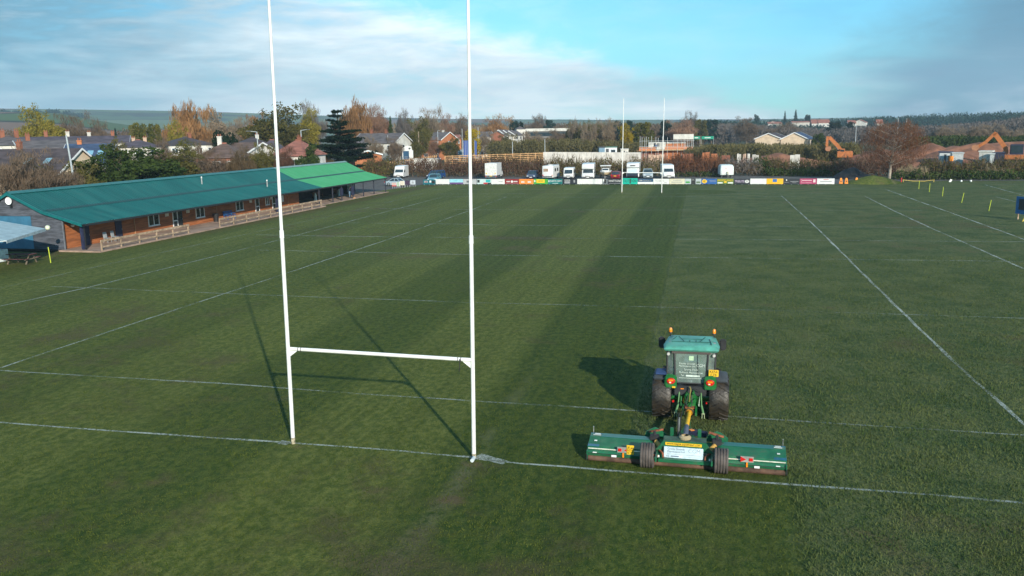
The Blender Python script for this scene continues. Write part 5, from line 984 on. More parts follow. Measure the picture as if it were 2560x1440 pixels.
def proto(kind, seed=0):
    """unit trees, 10 m tall, 8 m across unless noted -> (trunk mesh, crown mesh)"""
    key = (kind, seed)
    if key in PROTO: return PROTO[key]
    global rng; rng = np.random.default_rng(seed*17+len(kind)); rr = random.Random(seed*31+5)
    if kind in ('bare', 'budding', 'willow', 'leafy'):
        tb, tips = branches(10, 0.9 if kind != 'willow' else 0.7, 3, 7, seed+3, 0.022, 0.2)
        tips = [t for t in tips if t.z > 2.2]
        if kind == 'bare': ce = [(t.x, t.y, t.z, 1.0, 1.0, 0.8) for t in tips]; V, F = cat_vf([leaf_cloud(ce, 15, 1.0, 0.055, 0.5, 0.05, 7000), leaf_cloud([(0, 0, 6.0, 3.9, 3.9, 4.2)], 70, 1.0, 0.06, 0.6, 0.25, 4000)])
        elif kind == 'budding':
            ce = [(t.x, t.y, t.z, 0.95, 0.95, 0.75) for t in tips]; V, F = cat_vf([leaf_cloud(ce, 6, 0.9, 0.07, 0.4, 0.05, 4000), leaf_cloud(ce, 13, 0.34, 0.8, 0, 0.1, 7000), leaf_cloud([(0, 0, 6.0, 3.9, 3.9, 4.0)], 60, 0.5, 0.4, 0, 0.35, 3500)])
        elif kind == 'willow':
            ce = [(t.x, t.y, t.z-0.5, 1.1, 1.1, 1.3) for t in tips]; V, F = leaf_cloud(ce, 11, 1.3, 0.09, 1.0, 0.1, 9000)
        else:
            ce = [(t.x, t.y, t.z, 1.05, 1.05, 0.85) for t in tips]; V, F = leaf_cloud(ce, 20, 0.42, 0.8, 0, 0.3, 12000)
    elif kind == 'pine':
        tb = MB().tube((0, 0, -0.3), (0, 0, 8.6), 0.28, 0.08, 8, False); ce = []
        for i in range(34):
            z = 2.6+7.0*(i/34); a = rr.uniform(0, 2*PI); rad = 3.3*(1-((z-5)/6.2)**2)**0.5*rr.uniform(0.25, 0.95) if abs(z-5) < 6 else 0.4
            x, y = rad*math.cos(a), rad*math.sin(a); tb.tube((0, 0, z-0.5), (x, y, z), 0.07, 0.03, 5, False); ce.append((x, y, z, 1.15, 1.15, 0.7))
        V, F = leaf_cloud(ce, 50, 0.42, 0.5, 0, 0.35, 14000)
    elif kind == 'spire':
        tb = MB().tube((0, 0, -0.3), (0, 0, 9.6), 0.22, 0.04, 7, False); ce = []
        for i in range(40):
            z = 0.9+8.8*i/40; rad = 2.0*(1-i/41)**0.85; a = i*2.4
            for k in range(2): ce.append((rad*0.55*math.cos(a+PI*k), rad*0.55*math.sin(a+PI*k), z, rad*0.55+0.15, rad*0.55+0.15, 0.42))
        V, F = leaf_cloud(ce, 42, 0.34, 0.45, 0, 0.4, 12000)
    elif kind == 'dense':
        tb = MB().tube((0, 0, -0.3), (0, 0, 5), 0.4, 0.2, 8, False); ce = [(0, 0, 5.2, 2.6, 2.6, 3.6)]
        for i in range(42):
            a = rr.uniform(0, 2*PI); z = rr.uniform(1.4, 8.6); rad = 3.6*math.sqrt(max(0.05, 1-((z-4.8)/5.0)**2))
            ce.append((rad*0.78*math.cos(a), rad*0.78*math.sin(a), z, 1.3, 1.3, 1.0))
        V, F = leaf_cloud(ce, 26, 0.42, 0.7, 0, 0.6, 14000)
    me = bpy.data.meshes.new('trunk'); me.from_pydata(tb.v, [], tb.f); mc = npmesh('crown', V, F)
    PROTO[key] = (me, mc); return PROTO[key]
LM = {
 'bare_brown': ((0.13, 0.092, 0.062), (0.23, 0.165, 0.115)), 'bare_pale': ((0.20, 0.15, 0.10), (0.34, 0.26, 0.18)), 'bare_orange': ((0.24, 0.125, 0.05), (0.42, 0.23, 0.10)),
 'bare_rust': ((0.15, 0.065, 0.035), (0.26, 0.12, 0.06)), 'bare_grey': ((0.13, 0.11, 0.10), (0.24, 0.21, 0.19)), 'bud_yellow': ((0.15, 0.13, 0.02), (0.34, 0.28, 0.05)), 'bud_olive': ((0.08, 0.075, 0.022), (0.17, 0.15, 0.045)),
 'gold_green': ((0.06, 0.08, 0.02), (0.20, 0.17, 0.04)), 'green': ((0.03, 0.055, 0.016), (0.07, 0.10, 0.025)), 'dark': ((0.010, 0.022, 0.014), (0.024, 0.042, 0.022)), 'blue_green': ((0.016, 0.04, 0.034), (0.035, 0.07, 0.05)),
 'bright_yellow': ((0.30, 0.21, 0.01), (0.48, 0.36, 0.03)), 'salmon': ((0.24, 0.13, 0.085), (0.38, 0.23, 0.15)), 'hedge_olive': ((0.095, 0.085, 0.032), (0.20, 0.17, 0.075)), 'scrub_brown': ((0.09, 0.062, 0.035), (0.18, 0.125, 0.07)), 'bramble_red': ((0.10, 0.05, 0.036), (0.18, 0.095, 0.06)), 'scrub_green': ((0.035, 0.06, 0.018), (0.085, 0.11, 0.03)), 'reed': ((0.30, 0.23, 0.13), (0.46, 0.37, 0.24))}
def lm(n): return leafmat('foliage_'+n, *LM[n])
def tree(kind, tone, px, top, d, wpx, label, seed=0, name=None, base=0.0, group=None, bark=None):
    """planted at distance d on the bearing of px, grown to the height and spread seen"""
    p = far(px, top, d); h = max(1.5, p.z-base); W = wpx*d/FPX*1.03
    t = thing(name or {'bare': 'bare_tree', 'budding': 'budding_tree', 'willow': 'willow_tree', 'leafy': 'leafy_tree', 'pine': 'pine_tree', 'spire': 'conifer_tree', 'dense': 'evergreen_tree'}[kind], label, 'tree', (p.x, p.y, base), rng.random()*6.28, group)
    nat = {'bare': 8.6, 'budding': 8.6, 'willow': 8.0, 'leafy': 8.6, 'pine': 7.4, 'spire': 4.4, 'dense': 7.6}[kind]; top_ = {'bare': 10.6, 'budding': 10.4, 'willow': 10.2, 'leafy': 10.6, 'pine': 10.2, 'spire': 10.1, 'dense': 9.9}[kind]
    t.scale = (W/nat, W/nat, h/top_)
    mt, mc = proto(kind, seed)
    for nm, me, m in (('trunk', mt, bark or BARK), ('crown', mc, lm(tone))):
        if not me.materials: me.materials.append(m)
        o = bpy.data.objects.new(nm, me); C.objects.link(o); o.parent = t
        o.material_slots[0].link = 'OBJECT'; o.material_slots[0].material = m
    return t
def scrub(name, label, cat, pts, tone, dens=14, size=0.35, asp=0.6, up=0.0, stems=True, shell=0.5, twig=None):
    """pts: ellipsoids (x,y,z,rx,ry,rz) forming one bank of growth"""
    c = Vector(pts[0][:3]); c.z = 0
    t = thing(name, label, cat, c)
    L = [leaf_cloud([(x-c.x, y-c.y, z, a, b, e) for x, y, z, a, b, e in pts], dens, size, asp, up, shell)]
    link('foliage', npmesh('foliage', *L[0]), lm(tone), t)
    if twig: link('twigs', npmesh('twigs', *leaf_cloud([(x-c.x, y-c.y, z+0.25*e, a, b, e*1.05) for x, y, z, a, b, e in pts], dens*0.5, 1.2, 0.05, 0.7, 0.3)), lm(twig), t)
    if stems:
        s = MB()
        for x, y, z, a, b, e in pts[::2]:
            for _ in range(2): s.tube((x-c.x, y-c.y, 0), (x-c.x+random.uniform(-a, a)*0.6, y-c.y+random.uniform(-b, b)*0.6, z+e*0.7), 0.05, 0.015, 4, False)
        s.build('stems', BARK, t)['kind'] = 'stuff'
    return t
def bank(px0, px1, py_base, tops, depth=3.0, back=1.5, lumps=1.0, wid=1.6):
    """ellipsoids along the foot of a hedge between two bearings; tops: heights along it"""
    a, b = at(px0, py_base), at(px1, py_base); L = (b-a).length; n = max(3, int(L/1.1*lumps)); out = []
    for i in range(n):
        f = (i+0.5)/n; q = a.lerp(b, f); k = f*(len(tops)-1); j = min(int(k), len(tops)-2); h = tops[j]+(tops[j+1]-tops[j])*(k-j)
        h *= random.uniform(0.8, 1.12)
        for r in range(2): out.append((q.x+random.uniform(-.4, .4), q.y+back+random.uniform(0, depth)*r, h*(0.5 if r else 0.40), wid*random.uniform(0.7, 1.2), wid*random.uniform(0.7, 1.1), h*(0.52 if r else 0.42)))
    return out

# ------------------------------------------------------------------ hedge and scrub behind the car park
HB = 442
scrub('hedge', 'olive brown hedge behind the white van and coupe', 'hedge', bank(880, 985, 443, [3.6, 3.8, 3.6], 4, 3), 'bud_olive', 26, 0.34, twig='scrub_brown')
scrub('hedge', 'reddish brown bramble hedge between the white van and box truck', 'hedge', bank(1000, 1200, 444, [3.9, 3.4, 3.2, 3.6], 3, 3.5), 'scrub_brown', 26, 0.32, 0.4, twig='bramble_red')
scrub('hedge', 'rusty brown hedge behind the box truck and dark blue hatchback', 'hedge', bank(1200, 1350, 443.5, [3.5, 3.7, 3.4, 3.6], 3, 4), 'bramble_red', 26, 0.32, 0.4, twig='scrub_brown')
scrub('hedge', 'olive hedge behind the campers and motorhome', 'hedge', bank(1350, 1540, 443, [3.6, 3.3, 3.8, 3.5], 3, 4), 'bud_olive', 26, 0.32, 0.5, twig='scrub_brown')
scrub('hedge', 'pale olive hedge between the far goal posts', 'hedge', bank(1540, 1665, 443, [3.4, 3.7, 3.5], 3, 4), 'bud_olive', 24, 0.34, 0.5, twig='bare_pale')
scrub('hedge', 'dense reddish brown thicket left of the lone caravan', 'hedge', bank(1665, 1800, 443, [3.9, 4.1, 3.7, 3.2], 3, 4), 'bramble_red', 32, 0.34, 0.35, twig='bare_rust')
scrub('hedge', 'grey brown scrub behind the lone caravan', 'hedge', bank(1795, 1900, 441, [3.2, 3.0, 3.4], 4, 3), 'scrub_brown', 26, 0.34, 0.4, twig='bare_grey')
scrub('shrub', 'rounded dark green shrub in the scrub right of the caravan', 'shrub', bank(1885, 1925, 440, [3.8, 4.0, 3.6], 3, 3, 1.4), 'scrub_green', 34, 0.34)
scrub('hedge', 'mixed scrub between the green shrub and the bare tree', 'hedge', bank(1920, 2110, 440, [3.2, 3.0, 2.7, 3.2], 5, 3), 'scrub_brown', 22, 0.36, 0.5, twig='bud_olive')
scrub('bramble_patch', 'low green brambles at the foot of the scrub beyond the track', 'brambles', bank(1920, 2105, 441, [1.6, 1.3, 1.7, 1.2], 2, 0.8, 1.3, 1.2), 'scrub_green', 32, 0.3)
scrub('bramble_patch', 'low green growth beside the lone caravan', 'brambles', bank(1690, 1790, 443, [1.0, 1.2, 0.9], 1.5, 1.2, 1.2, 1.0), 'scrub_green', 30, 0.28)
scrub('hedge', 'twiggy brown scrub behind the bare tree', 'hedge', bank(2100, 2290, 445, [3.4, 3.6, 3.2], 5, 6), 'bramble_red', 22, 0.36, 0.4, twig='bare_brown')
scrub('reed_clump', 'pale dead reeds leaning right of the bare tree', 'reeds', bank(2250, 2330, 449, [1.9, 2.3, 2.0], 2, 2.5, 1.2, 1.1), 'reed', 40, 1.1, 0.05, 1.0, False)
scrub('bramble_patch', 'green brambles along the verge right of the bare tree', 'brambles', bank(2235, 2420, 450, [1.3, 1.7, 1.2, 1.6], 2, 1.2, 1.2, 1.2), 'scrub_green', 32, 0.3)
scrub('hedge', 'dark green and brown scrub bank at the right below the earth heap', 'hedge', bank(2330, 2600, 449, [3.1, 2.9, 3.2, 3.3], 4, 4), 'bud_olive', 26, 0.36, 0.5, twig='scrub_brown')
scrub('reed_clump', 'pale reeds below the white site hut', 'reeds', bank(2450, 2540, 448.5, [1.8, 2.2, 1.7], 2, 2.5, 1.2, 1.1), 'reed', 32, 1.1, 0.05, 1.0, False)
scrub('bramble_patch', 'dark green brambles at the right end of the far verge', 'brambles', bank(2420, 2600, 450, [1.5, 1.4, 1.7], 2, 1.2, 1.2, 1.3), 'green', 34, 0.3)
for px0, px1, tops, l in ((1030, 1110, [1.2, 1.0], 'brown dry grass at the hedge foot right of the white van'), (1255, 1315, [0.8, 0.7], 'dry grass at the hedge foot right of the box truck')):
    scrub('grass_tuft', l, 'grass', bank(px0, px1, 444, tops, 1, 1.5, 1.3, 0.8), 'scrub_brown', 30, 0.4, 0.08, 1.0, False)
# grass mound, dark tarpaulin heap
def mound(name, label, cat, cx, cy, rx, ry, h, m, z0=-0.02, seed=1, ridged=0.12, n=44, kind=None):
    rr = np.random.default_rng(seed); u = np.linspace(-1, 1, n); X_, Y_ = np.meshgrid(u, u)
    rad = np.sqrt(X_**2+Y_**2); Z = np.clip(1-rad, 0, 1)**0.75
    Nz = np.zeros_like(Z)
    for k in range(1, 6):
        for _ in range(3):
            a, b, c = rr.normal(0, 2.2*k, 2).tolist()+[rr.random()*6.28]; Nz += np.sin(a*X_+b*Y_+c)/k
    Z = h*(Z*(1+ridged*Nz*0.5))
    Z = np.where(rad >= 1, 0, Z)
    V = np.stack([cx+X_*rx, cy+Y_*ry, z0+Z], -1).reshape(-1, 3)-np.array([cx, cy, 0])
    idx = np.arange(n*n).reshape(n, n); F = np.stack([idx[:-1, :-1], idx[:-1, 1:], idx[1:, 1:], idx[1:, :-1]], -1).reshape(-1, 4)
    o = link(name, npmesh(name, V, F), m, smooth=True); o.location = (cx, cy, 0); tag(o, label, cat, None, kind); return o
p = at(2185, 460); mound('grass_mound', 'small rounded green mound beside the orange cones', 'mound', p.x, p.y+1.6, 4.6, 3.0, 1.25, GRASS)
p = at(2160, 447); mound('dark_heap', 'dark dumped heap behind the grass mound', 'heap', p.x-1.5, p.y+1, 3.6, 2.6, 2.0, mat('dark_heap', (0.028, 0.028, 0.03), 0.9, 0.3, 2), seed=4, ridged=0.3)
def dome_tree():
    q = at(2222, 452); d = math.hypot(q.x-CAM.x, q.y-CAM.y); h = far(2232, 303, d).z; W = 155*d/FPX/2
    t = thing('bare_tree', 'rounded leafless rust brown tree standing on the far verge', 'tree', (q.x, q.y, 0)); rr = random.Random(9); b = MB(); ends = []
    b.tube((0, 0, -0.2), (0.15, 0, h*0.30), 0.26, 0.20, 10, False).tube((0.15, 0, h*0.30), (0.45, 0, h*0.62), 0.20, 0.10, 8, False).tube((0.45, 0, h*0.62), (0.6, 0, h*0.92), 0.10, 0.02, 6, False)
    for i in range(46):
        f = 0.26+0.6*(i/46); a = i*2.4+rr.uniform(-.3, .3); rad = W*math.sqrt(max(0.02, 1-((f-0.42)/0.60)**2))*rr.uniform(0.7, 0.97)
        p = Vector((0.15+0.5*f, 0, h*f)); e = Vector((0.4+rad*math.cos(a), rad*math.sin(a), min(h*0.97, h*f+rad*rr.uniform(0.25, 0.6)))); m = p.lerp(e, 0.5)+Vector((0, 0, 0.25))
        b.tube(p, m, 0.07*(1.2-f), 0.045*(1.2-f), 5, False).tube(m, e, 0.045*(1.2-f), 0.012, 4, False); ends += [m.lerp(e, 0.4), e]
        for _ in range(3):
            s = p.lerp(e, rr.uniform(0.4, 0.9)); g = s+Vector((rr.uniform(-1, 1), rr.uniform(-1, 1), rr.uniform(0.2, 0.9)))*0.8; b.tube(s, g, 0.02, 0.008, 4, False); ends.append(g)
    b.build('trunk', BARKP, t)
    V, F = cat_vf([leaf_cloud([(e.x, e.y, e.z, 0.65, 0.65, 0.55) for e in ends], 18, 0.6, 0.05, 0.5, 0.0, 20000), leaf_cloud([(0.45, 0, h*0.60, W*0.97, W*0.97, h*0.385)], 150, 0.55, 0.055, 0.5, 0.4, 10000)])
    link('crown', npmesh('crown', V, F), lm('bare_rust'), t)
dome_tree()

def bearing_(px): return YAW+math.atan((px-1280)/FPX)
# ------------------------------------------------------------------ belt of growth behind the clubhouse
for k, (kind, tone, px, top, d, w, l) in enumerate((
 ('bare', 'bare_brown', 20, 398, 84, 120, 'thin dark bare tree at the left edge behind the clubhouse gable'),
 ('bare', 'bare_brown', 105, 414, 86, 120, 'bare twiggy tree in front of the dark roof with skylights'),
 ('budding', 'bud_olive', 185, 424, 90, 110, 'half bare olive shrub tree below the pale lamp pole'),
 ('leafy', 'green', 262, 410, 96, 110, 'ivy green bushy tree below the blue slate roof'),
 ('leafy', 'green', 345, 388, 100, 140, 'large ivy green bush behind the middle of the teal roof'),
 ('budding', 'bud_olive', 430, 394, 104, 120, 'olive green budding tree behind the teal roof'),
 ('bare', 'bare_brown', 520, 392, 108, 130, 'brown twiggy tree below the bungalow with white chimney'),
 ('dense', 'dark', 592, 386, 112, 70, 'small dark evergreen in front of the brown bungalow'),
 ('bare', 'bare_brown', 655, 392, 112, 110, 'brown twiggy thicket left of the near goal post behind the roof'),
 ('budding', 'bud_olive', 720, 398, 116, 90, 'budding olive thicket behind the join of the two roofs'),
 ('bare', 'bramble_red', 770, 392, 118, 100, 'reddish twiggy thicket left of the cedar'),
 ('budding', 'gold_green', 805, 394, 128, 60, 'yellow green bush at the foot of the cedar'))):
    d = max(d, (-61.5-w*0.022-CAM.x)/math.sin(bearing_(px)))
    tree(kind, tone, px, top, d, w, l, k % 3)
# the cedar: flat tiers of dark needles round a stout trunk
def cedar():
    d = 165; b = far(848, 405, d); h = far(848, 271, d).z; W = 145*d/FPX
    t = thing('cedar_tree', 'tall dark cedar with flat tiered branches behind the green roof', 'tree', (b.x, b.y, 0))
    rr = random.Random(4); tb = MB().tube((0, 0, -0.2), (0, 0, h*0.5), 0.55, 0.34, 10, False).tube((0, 0, h*0.5), (0.15, 0, h*0.985), 0.34, 0.05, 8, False); L = []
    tiers = [(0.20, 0.66), (0.26, 0.92), (0.33, 1.0), (0.385, 0.86), (0.45, 0.95), (0.49, 0.62), (0.56, 0.70), (0.60, 0.48), (0.665, 0.56), (0.74, 0.36), (0.80, 0.40), (0.88, 0.20), (0.945, 0.17)]
    for k, (f, rad) in enumerate(tiers):
        nb = 9 if f < 0.7 else 6
        for i in range(nb):
            a = 2*PI*i/nb+k*0.9+rr.uniform(-.25, .25); Lr = W/2*rad*(rr.uniform(0.35, 1.12) if i else 1.2); z = h*(f+rr.uniform(-.018, .018))
            e = Vector((Lr*math.cos(a), Lr*math.sin(a), z+Lr*rr.uniform(0.04, 0.16))); tb.tube((0, 0, z-0.25), e, 0.11*(1.1-f), 0.03, 5, False)
            for s in (0.4, 0.65, 0.85, 1.0):
                q = Vector((0, 0, z-0.2)).lerp(e, s); L.append((q.x, q.y, q.z+0.08, 0.25+Lr*0.20, 0.25+Lr*0.20, 0.17+0.02*Lr))
    for k in range(12):
        q = Vector((0.3, -0.6, h*0.33)).lerp(Vector((W*0.62*math.cos(-bearing_(848)), W*0.62*math.sin(-bearing_(848)), h*0.405)), k/11); L.append((q.x, q.y, q.z, 0.8-0.04*k, 0.8-0.04*k, 0.26))
    tb.build('trunk', mat('cedar_bark', (0.05, 0.038, 0.03), 0.9), t)
    link('crown', npmesh('crown', *leaf_cloud(L, 60, 0.32, 0.5, 0, 0.1, 60000)), leafmat('cedar_needles', (0.008, 0.020, 0.013), (0.022, 0.042, 0.022)), t)
cedar()
# ------------------------------------------------------------------ trees of the middle distance
for k, (kind, tone, px, top, d, w, l) in enumerate((
 ('budding', 'bud_yellow', 100, 291, 230, 72, 'round yellow green tree above the far left roofs'),
 ('bare', 'bare_brown', 165, 303, 260, 70, 'brown bare tree right of the round yellow green one'),
 ('bare', 'bare_brown', 235, 312, 270, 60, 'low brown bare tree behind the long terrace roof'),
 ('spire', 'blue_green', 287, 316, 215, 24, 'small dark spire conifer at the end of the terrace'),
 ('pine', 'gold_green', 345, 304, 210, 52, 'left one of two golden green pines'),
 ('pine', 'gold_green', 383, 305, 214, 46, 'right one of two golden green pines'),
 ('willow', 'bare_orange', 466, 287, 230, 76, 'glowing orange willow above the roofs'),
 ('spire', 'blue_green', 489, 273, 245, 34, 'dark green conifer rising behind the orange willow'),
 ('budding', 'bud_yellow', 440, 322, 205, 44, 'low bright green bush tree left of the orange willow'),
 ('budding', 'bare_pale', 535, 297, 260, 60, 'pale budding tree right of the orange willow'),
 ('bare', 'bare_pale', 590, 306, 300, 70, 'pale bare trees behind the black evergreen'),
 ('dense', 'dark', 558, 320, 152, 62, 'round almost black evergreen beside the white chimney'),
 ('budding', 'bud_olive', 680, 289, 205, 122, 'large olive tree behind the near left goal post'),
 ('budding', 'bare_orange', 630, 306, 240, 44, 'small orange brown tree left of the large olive tree'),
 ('bare', 'bare_grey', 778, 273, 250, 54, 'grey leafless tree showing against the sky left of the cedar'),
 ('budding', 'bud_yellow', 762, 296, 215, 66, 'straw yellow tree left of the cedar'),
 ('willow', 'bare_orange', 880, 284, 250, 70, 'orange brown tree behind the right side of the cedar'),
 ('bare', 'salmon', 920, 281, 260, 80, 'salmon coloured bare tree right of the cedar'),
 ('bare', 'bare_rust', 948, 279, 300, 40, 'reddish bare tree beside the small green conifer'),
 ('spire', 'green', 975, 286, 255, 26, 'small green conifer right of the salmon coloured trees'),
 ('bare', 'bare_grey', 1008, 290, 300, 40, 'thin grey bare tree right of the small green conifer'),
 ('bare', 'bare_pale', 1072, 285, 300, 60, 'pale bare tree above the orange brick house'),
 ('budding', 'bud_olive', 1050, 308, 250, 50, 'olive round tree beside the road sign totem'),
 ('bare', 'salmon', 1105, 300, 320, 60, 'salmon bare trees above the brick terrace'),
 ('bare', 'bare_brown', 1145, 300, 330, 50, 'brown bare tree left of the near right goal post'),
 ('dense', 'bright_yellow', 1181, 318, 265, 40, 'bright yellow flowering tree beside the near right goal post'),
 ('bare', 'bare_orange', 1240, 299, 340, 66, 'orange brown round bare tree above the white houses'),
 ('pine', 'blue_green', 1282, 298, 360, 30, 'dark pine left of the white tower roof'),
 ('pine', 'dark', 1300, 302, 350, 24, 'dark pine touching the white tower roof'),
 ('bare', 'bare_brown', 1343, 300, 420, 34, 'brown tree behind the long flat white roof'),
 ('bare', 'bare_grey', 1352, 296, 430, 30, 'grey tree behind the middle of the long flat roof'),
 ('pine', 'blue_green', 1374, 297, 420, 34, 'blue green pine behind the right part of the long flat roof'),
 ('pine', 'blue_green', 1540, 300, 340, 36, 'first blue green pine left of the far goal'),
 ('pine', 'blue_green', 1572, 299, 345, 44, 'blue green pine behind the left far goal post'),
 ('bare', 'bare_pale', 1520, 310, 260, 44, 'pale birch like tree left of the far goal'),
 ('pine', 'gold_green', 1608, 303, 262, 62, 'golden green bushy pine between the far goal posts'),
 ('budding', 'bright_yellow', 1565, 322, 258, 34, 'yellow tree touching the left far goal post'),
 ('pine', 'blue_green', 1663, 299, 340, 44, 'dark blue green pine behind the right far goal post'),
 ('bare', 'salmon', 1705, 306, 330, 60, 'pinkish bare trees right of the far goal'),
 ('bare', 'bare_grey', 1727, 290, 420, 40, 'grey bare tree on the skyline right of the far goal'),
 ('pine', 'bud_olive', 1752, 297, 380, 40, 'olive pine above the green banners'),
 ('pine', 'blue_green', 1780, 296, 420, 50, 'blue green pine right of the green banners'),
 ('dense', 'green', 2047, 328, 290, 30, 'compact conical green tree beside the cream bungalows'),
 ('spire', 'blue_green', 1963, 275, 800, 14, 'left one of two tall skyline conifers'),
 ('spire', 'blue_green', 1990, 272, 800, 20, 'right taller one of two tall skyline conifers'),
 ('pine', 'blue_green', 2020, 285, 760, 22, 'round topped pine right of the tall skyline conifers'),
 ('pine', 'blue_green', 1892, 285, 760, 18, 'small skyline pine left of the tall conifers'),
 ('pine', 'dark', 2090, 302, 480, 40, 'dark pine before the red roofed houses'),
 ('pine', 'dark', 2125, 303, 480, 30, 'dark pine beside the white gabled house'),
 ('bare', 'bare_brown', 1868, 303, 420, 60, 'round brown bare tree left of the cream bungalows'),
 ('bare', 'bare_brown', 1960, 312, 440, 60, 'brown bare tree behind the left cream bungalow'))):
    tree(kind, tone, px, top, d, w, l, k % 4)
# row of slim young trees behind the site hoarding
ORD = ('first', 'second', 'third', 'fourth', 'fifth', 'sixth', 'seventh', 'eighth', 'ninth', 'tenth', 'eleventh', 'twelfth', 'thirteenth', 'fourteenth')
for i in range(14):
    tree('bare', 'bare_pale' if i % 3 else 'bud_olive', 1425+i*8.0, 312+random.uniform(-4, 8), 268+random.uniform(-8, 8), 22, ORD[i]+' slim tree from the left in the row behind the white hoarding', i % 4, group='slim trees behind the hoarding', bark=BARKP)
for i in range(9):
    tree('bare', 'bare_pale', 2350+i*24+random.uniform(-5, 5), 322+random.uniform(-4, 6), 330, 34, ORD[i]+' pale leafless tree from the left behind the earth heaps', i % 4, group='leafless row behind the earth heap', bark=BARKP)
def band(name, label, px0, px1, d0, d1, top, base, tone, n, size, kind='stuff', cat=None, asp=0.6, lump=7.0):
    """distant growth that reads as one mass: leaf clumps standing on the ground between two bearings"""
    E = []
    for i in range(n):
        f = random.random(); px = px0+(px1-px0)*f; d = random.uniform(d0, d1)
        k = f*(len(top)-1); j = min(int(k), len(top)-2); tp = top[j]+(top[j+1]-top[j])*(k-j)+random.uniform(-2, 6)
        q = far(px, tp, d); h = max(1.5, q.z-base); r = lump*random.uniform(0.6, 1.2)
        E.append((q.x, q.y, base+h*0.5, r, r, h*0.5))
    c = np.array(E[0][:2]+(0,)); E = [(e[0]-c[0], e[1]-c[1])+e[2:] for e in E]
    o = link(name, npmesh(name, *leaf_cloud(E, 26*(1.0/size)**1.3*(4.0/lump)**0.7, size, 0.3, 0.5, 0.3, 60000)), lm(tone)); o.location = tuple(c)
    return tag(o, label, cat, None, kind)
band('field_hedge', 'long olive field hedge behind the site hoarding', 1225, 1640, 245, 262, [352, 348, 345, 350, 356], 0, 'hedge_olive', 120, 0.6, None, 'hedge', 0.5, 2.4)
band('field_hedge', 'long olive hedge below the cream bungalows', 1725, 2140, 215, 255, [361, 358, 357, 356], 0, 'hedge_olive', 150, 0.6, None, 'hedge', 0.5, 2.6)
band('field_hedge', 'green hedge behind the red earth heaps', 2270, 2600, 270, 300, [345, 338, 342, 336], 0, 'scrub_green', 90, 0.8, None, 'hedge', 0.5, 3.0)
band('far_woodland', 'hazy far woodland across the middle of the view', 1000, 1500, 420, 700, [304, 306, 308, 304, 310], 0, 'bare_brown', 130, 1.1, lump=6)
band('far_woodland', 'brown woodland behind the far goal', 1480, 1760, 350, 480, [308, 306, 305, 306], 0, 'bare_brown', 90, 0.9, lump=5)
band('far_woodland', 'dark woodland behind the bungalows', 1740, 2260, 420, 600, [308, 306, 314, 318, 314, 316], 0, 'bare_grey', 150, 1.1, lump=6)
band('far_woodland', 'dark blue woodland below the red roofed houses', 1760, 2300, 560, 700, [300, 302, 312, 316, 312, 308], 0, 'blue_green', 130, 1.3, lump=7)
band('far_woodland', 'dark brown wood at the right edge', 2240, 2620, 420, 560, [318, 312, 306, 296, 280], 0, 'bare_grey', 150, 1.1, lump=6)
band('far_woodland', 'wooded skyline above the red roofed houses', 1690, 2620, 820, 1150, [302, 299, 296, 288, 279, 276], 0, 'blue_green', 420, 2.2, lump=11)
band('far_woodland', 'pale brown treetops between the far left roofs', 0, 800, 280, 380, [322, 318, 320, 314, 310], 0, 'bare_brown', 120, 0.8, lump=4.5)
band('far_woodland', 'belt of bare trees behind the white houses', 860, 1300, 350, 430, [302, 304, 308, 312, 314], 0, 'bare_pale', 110, 0.8, lump=4.5)
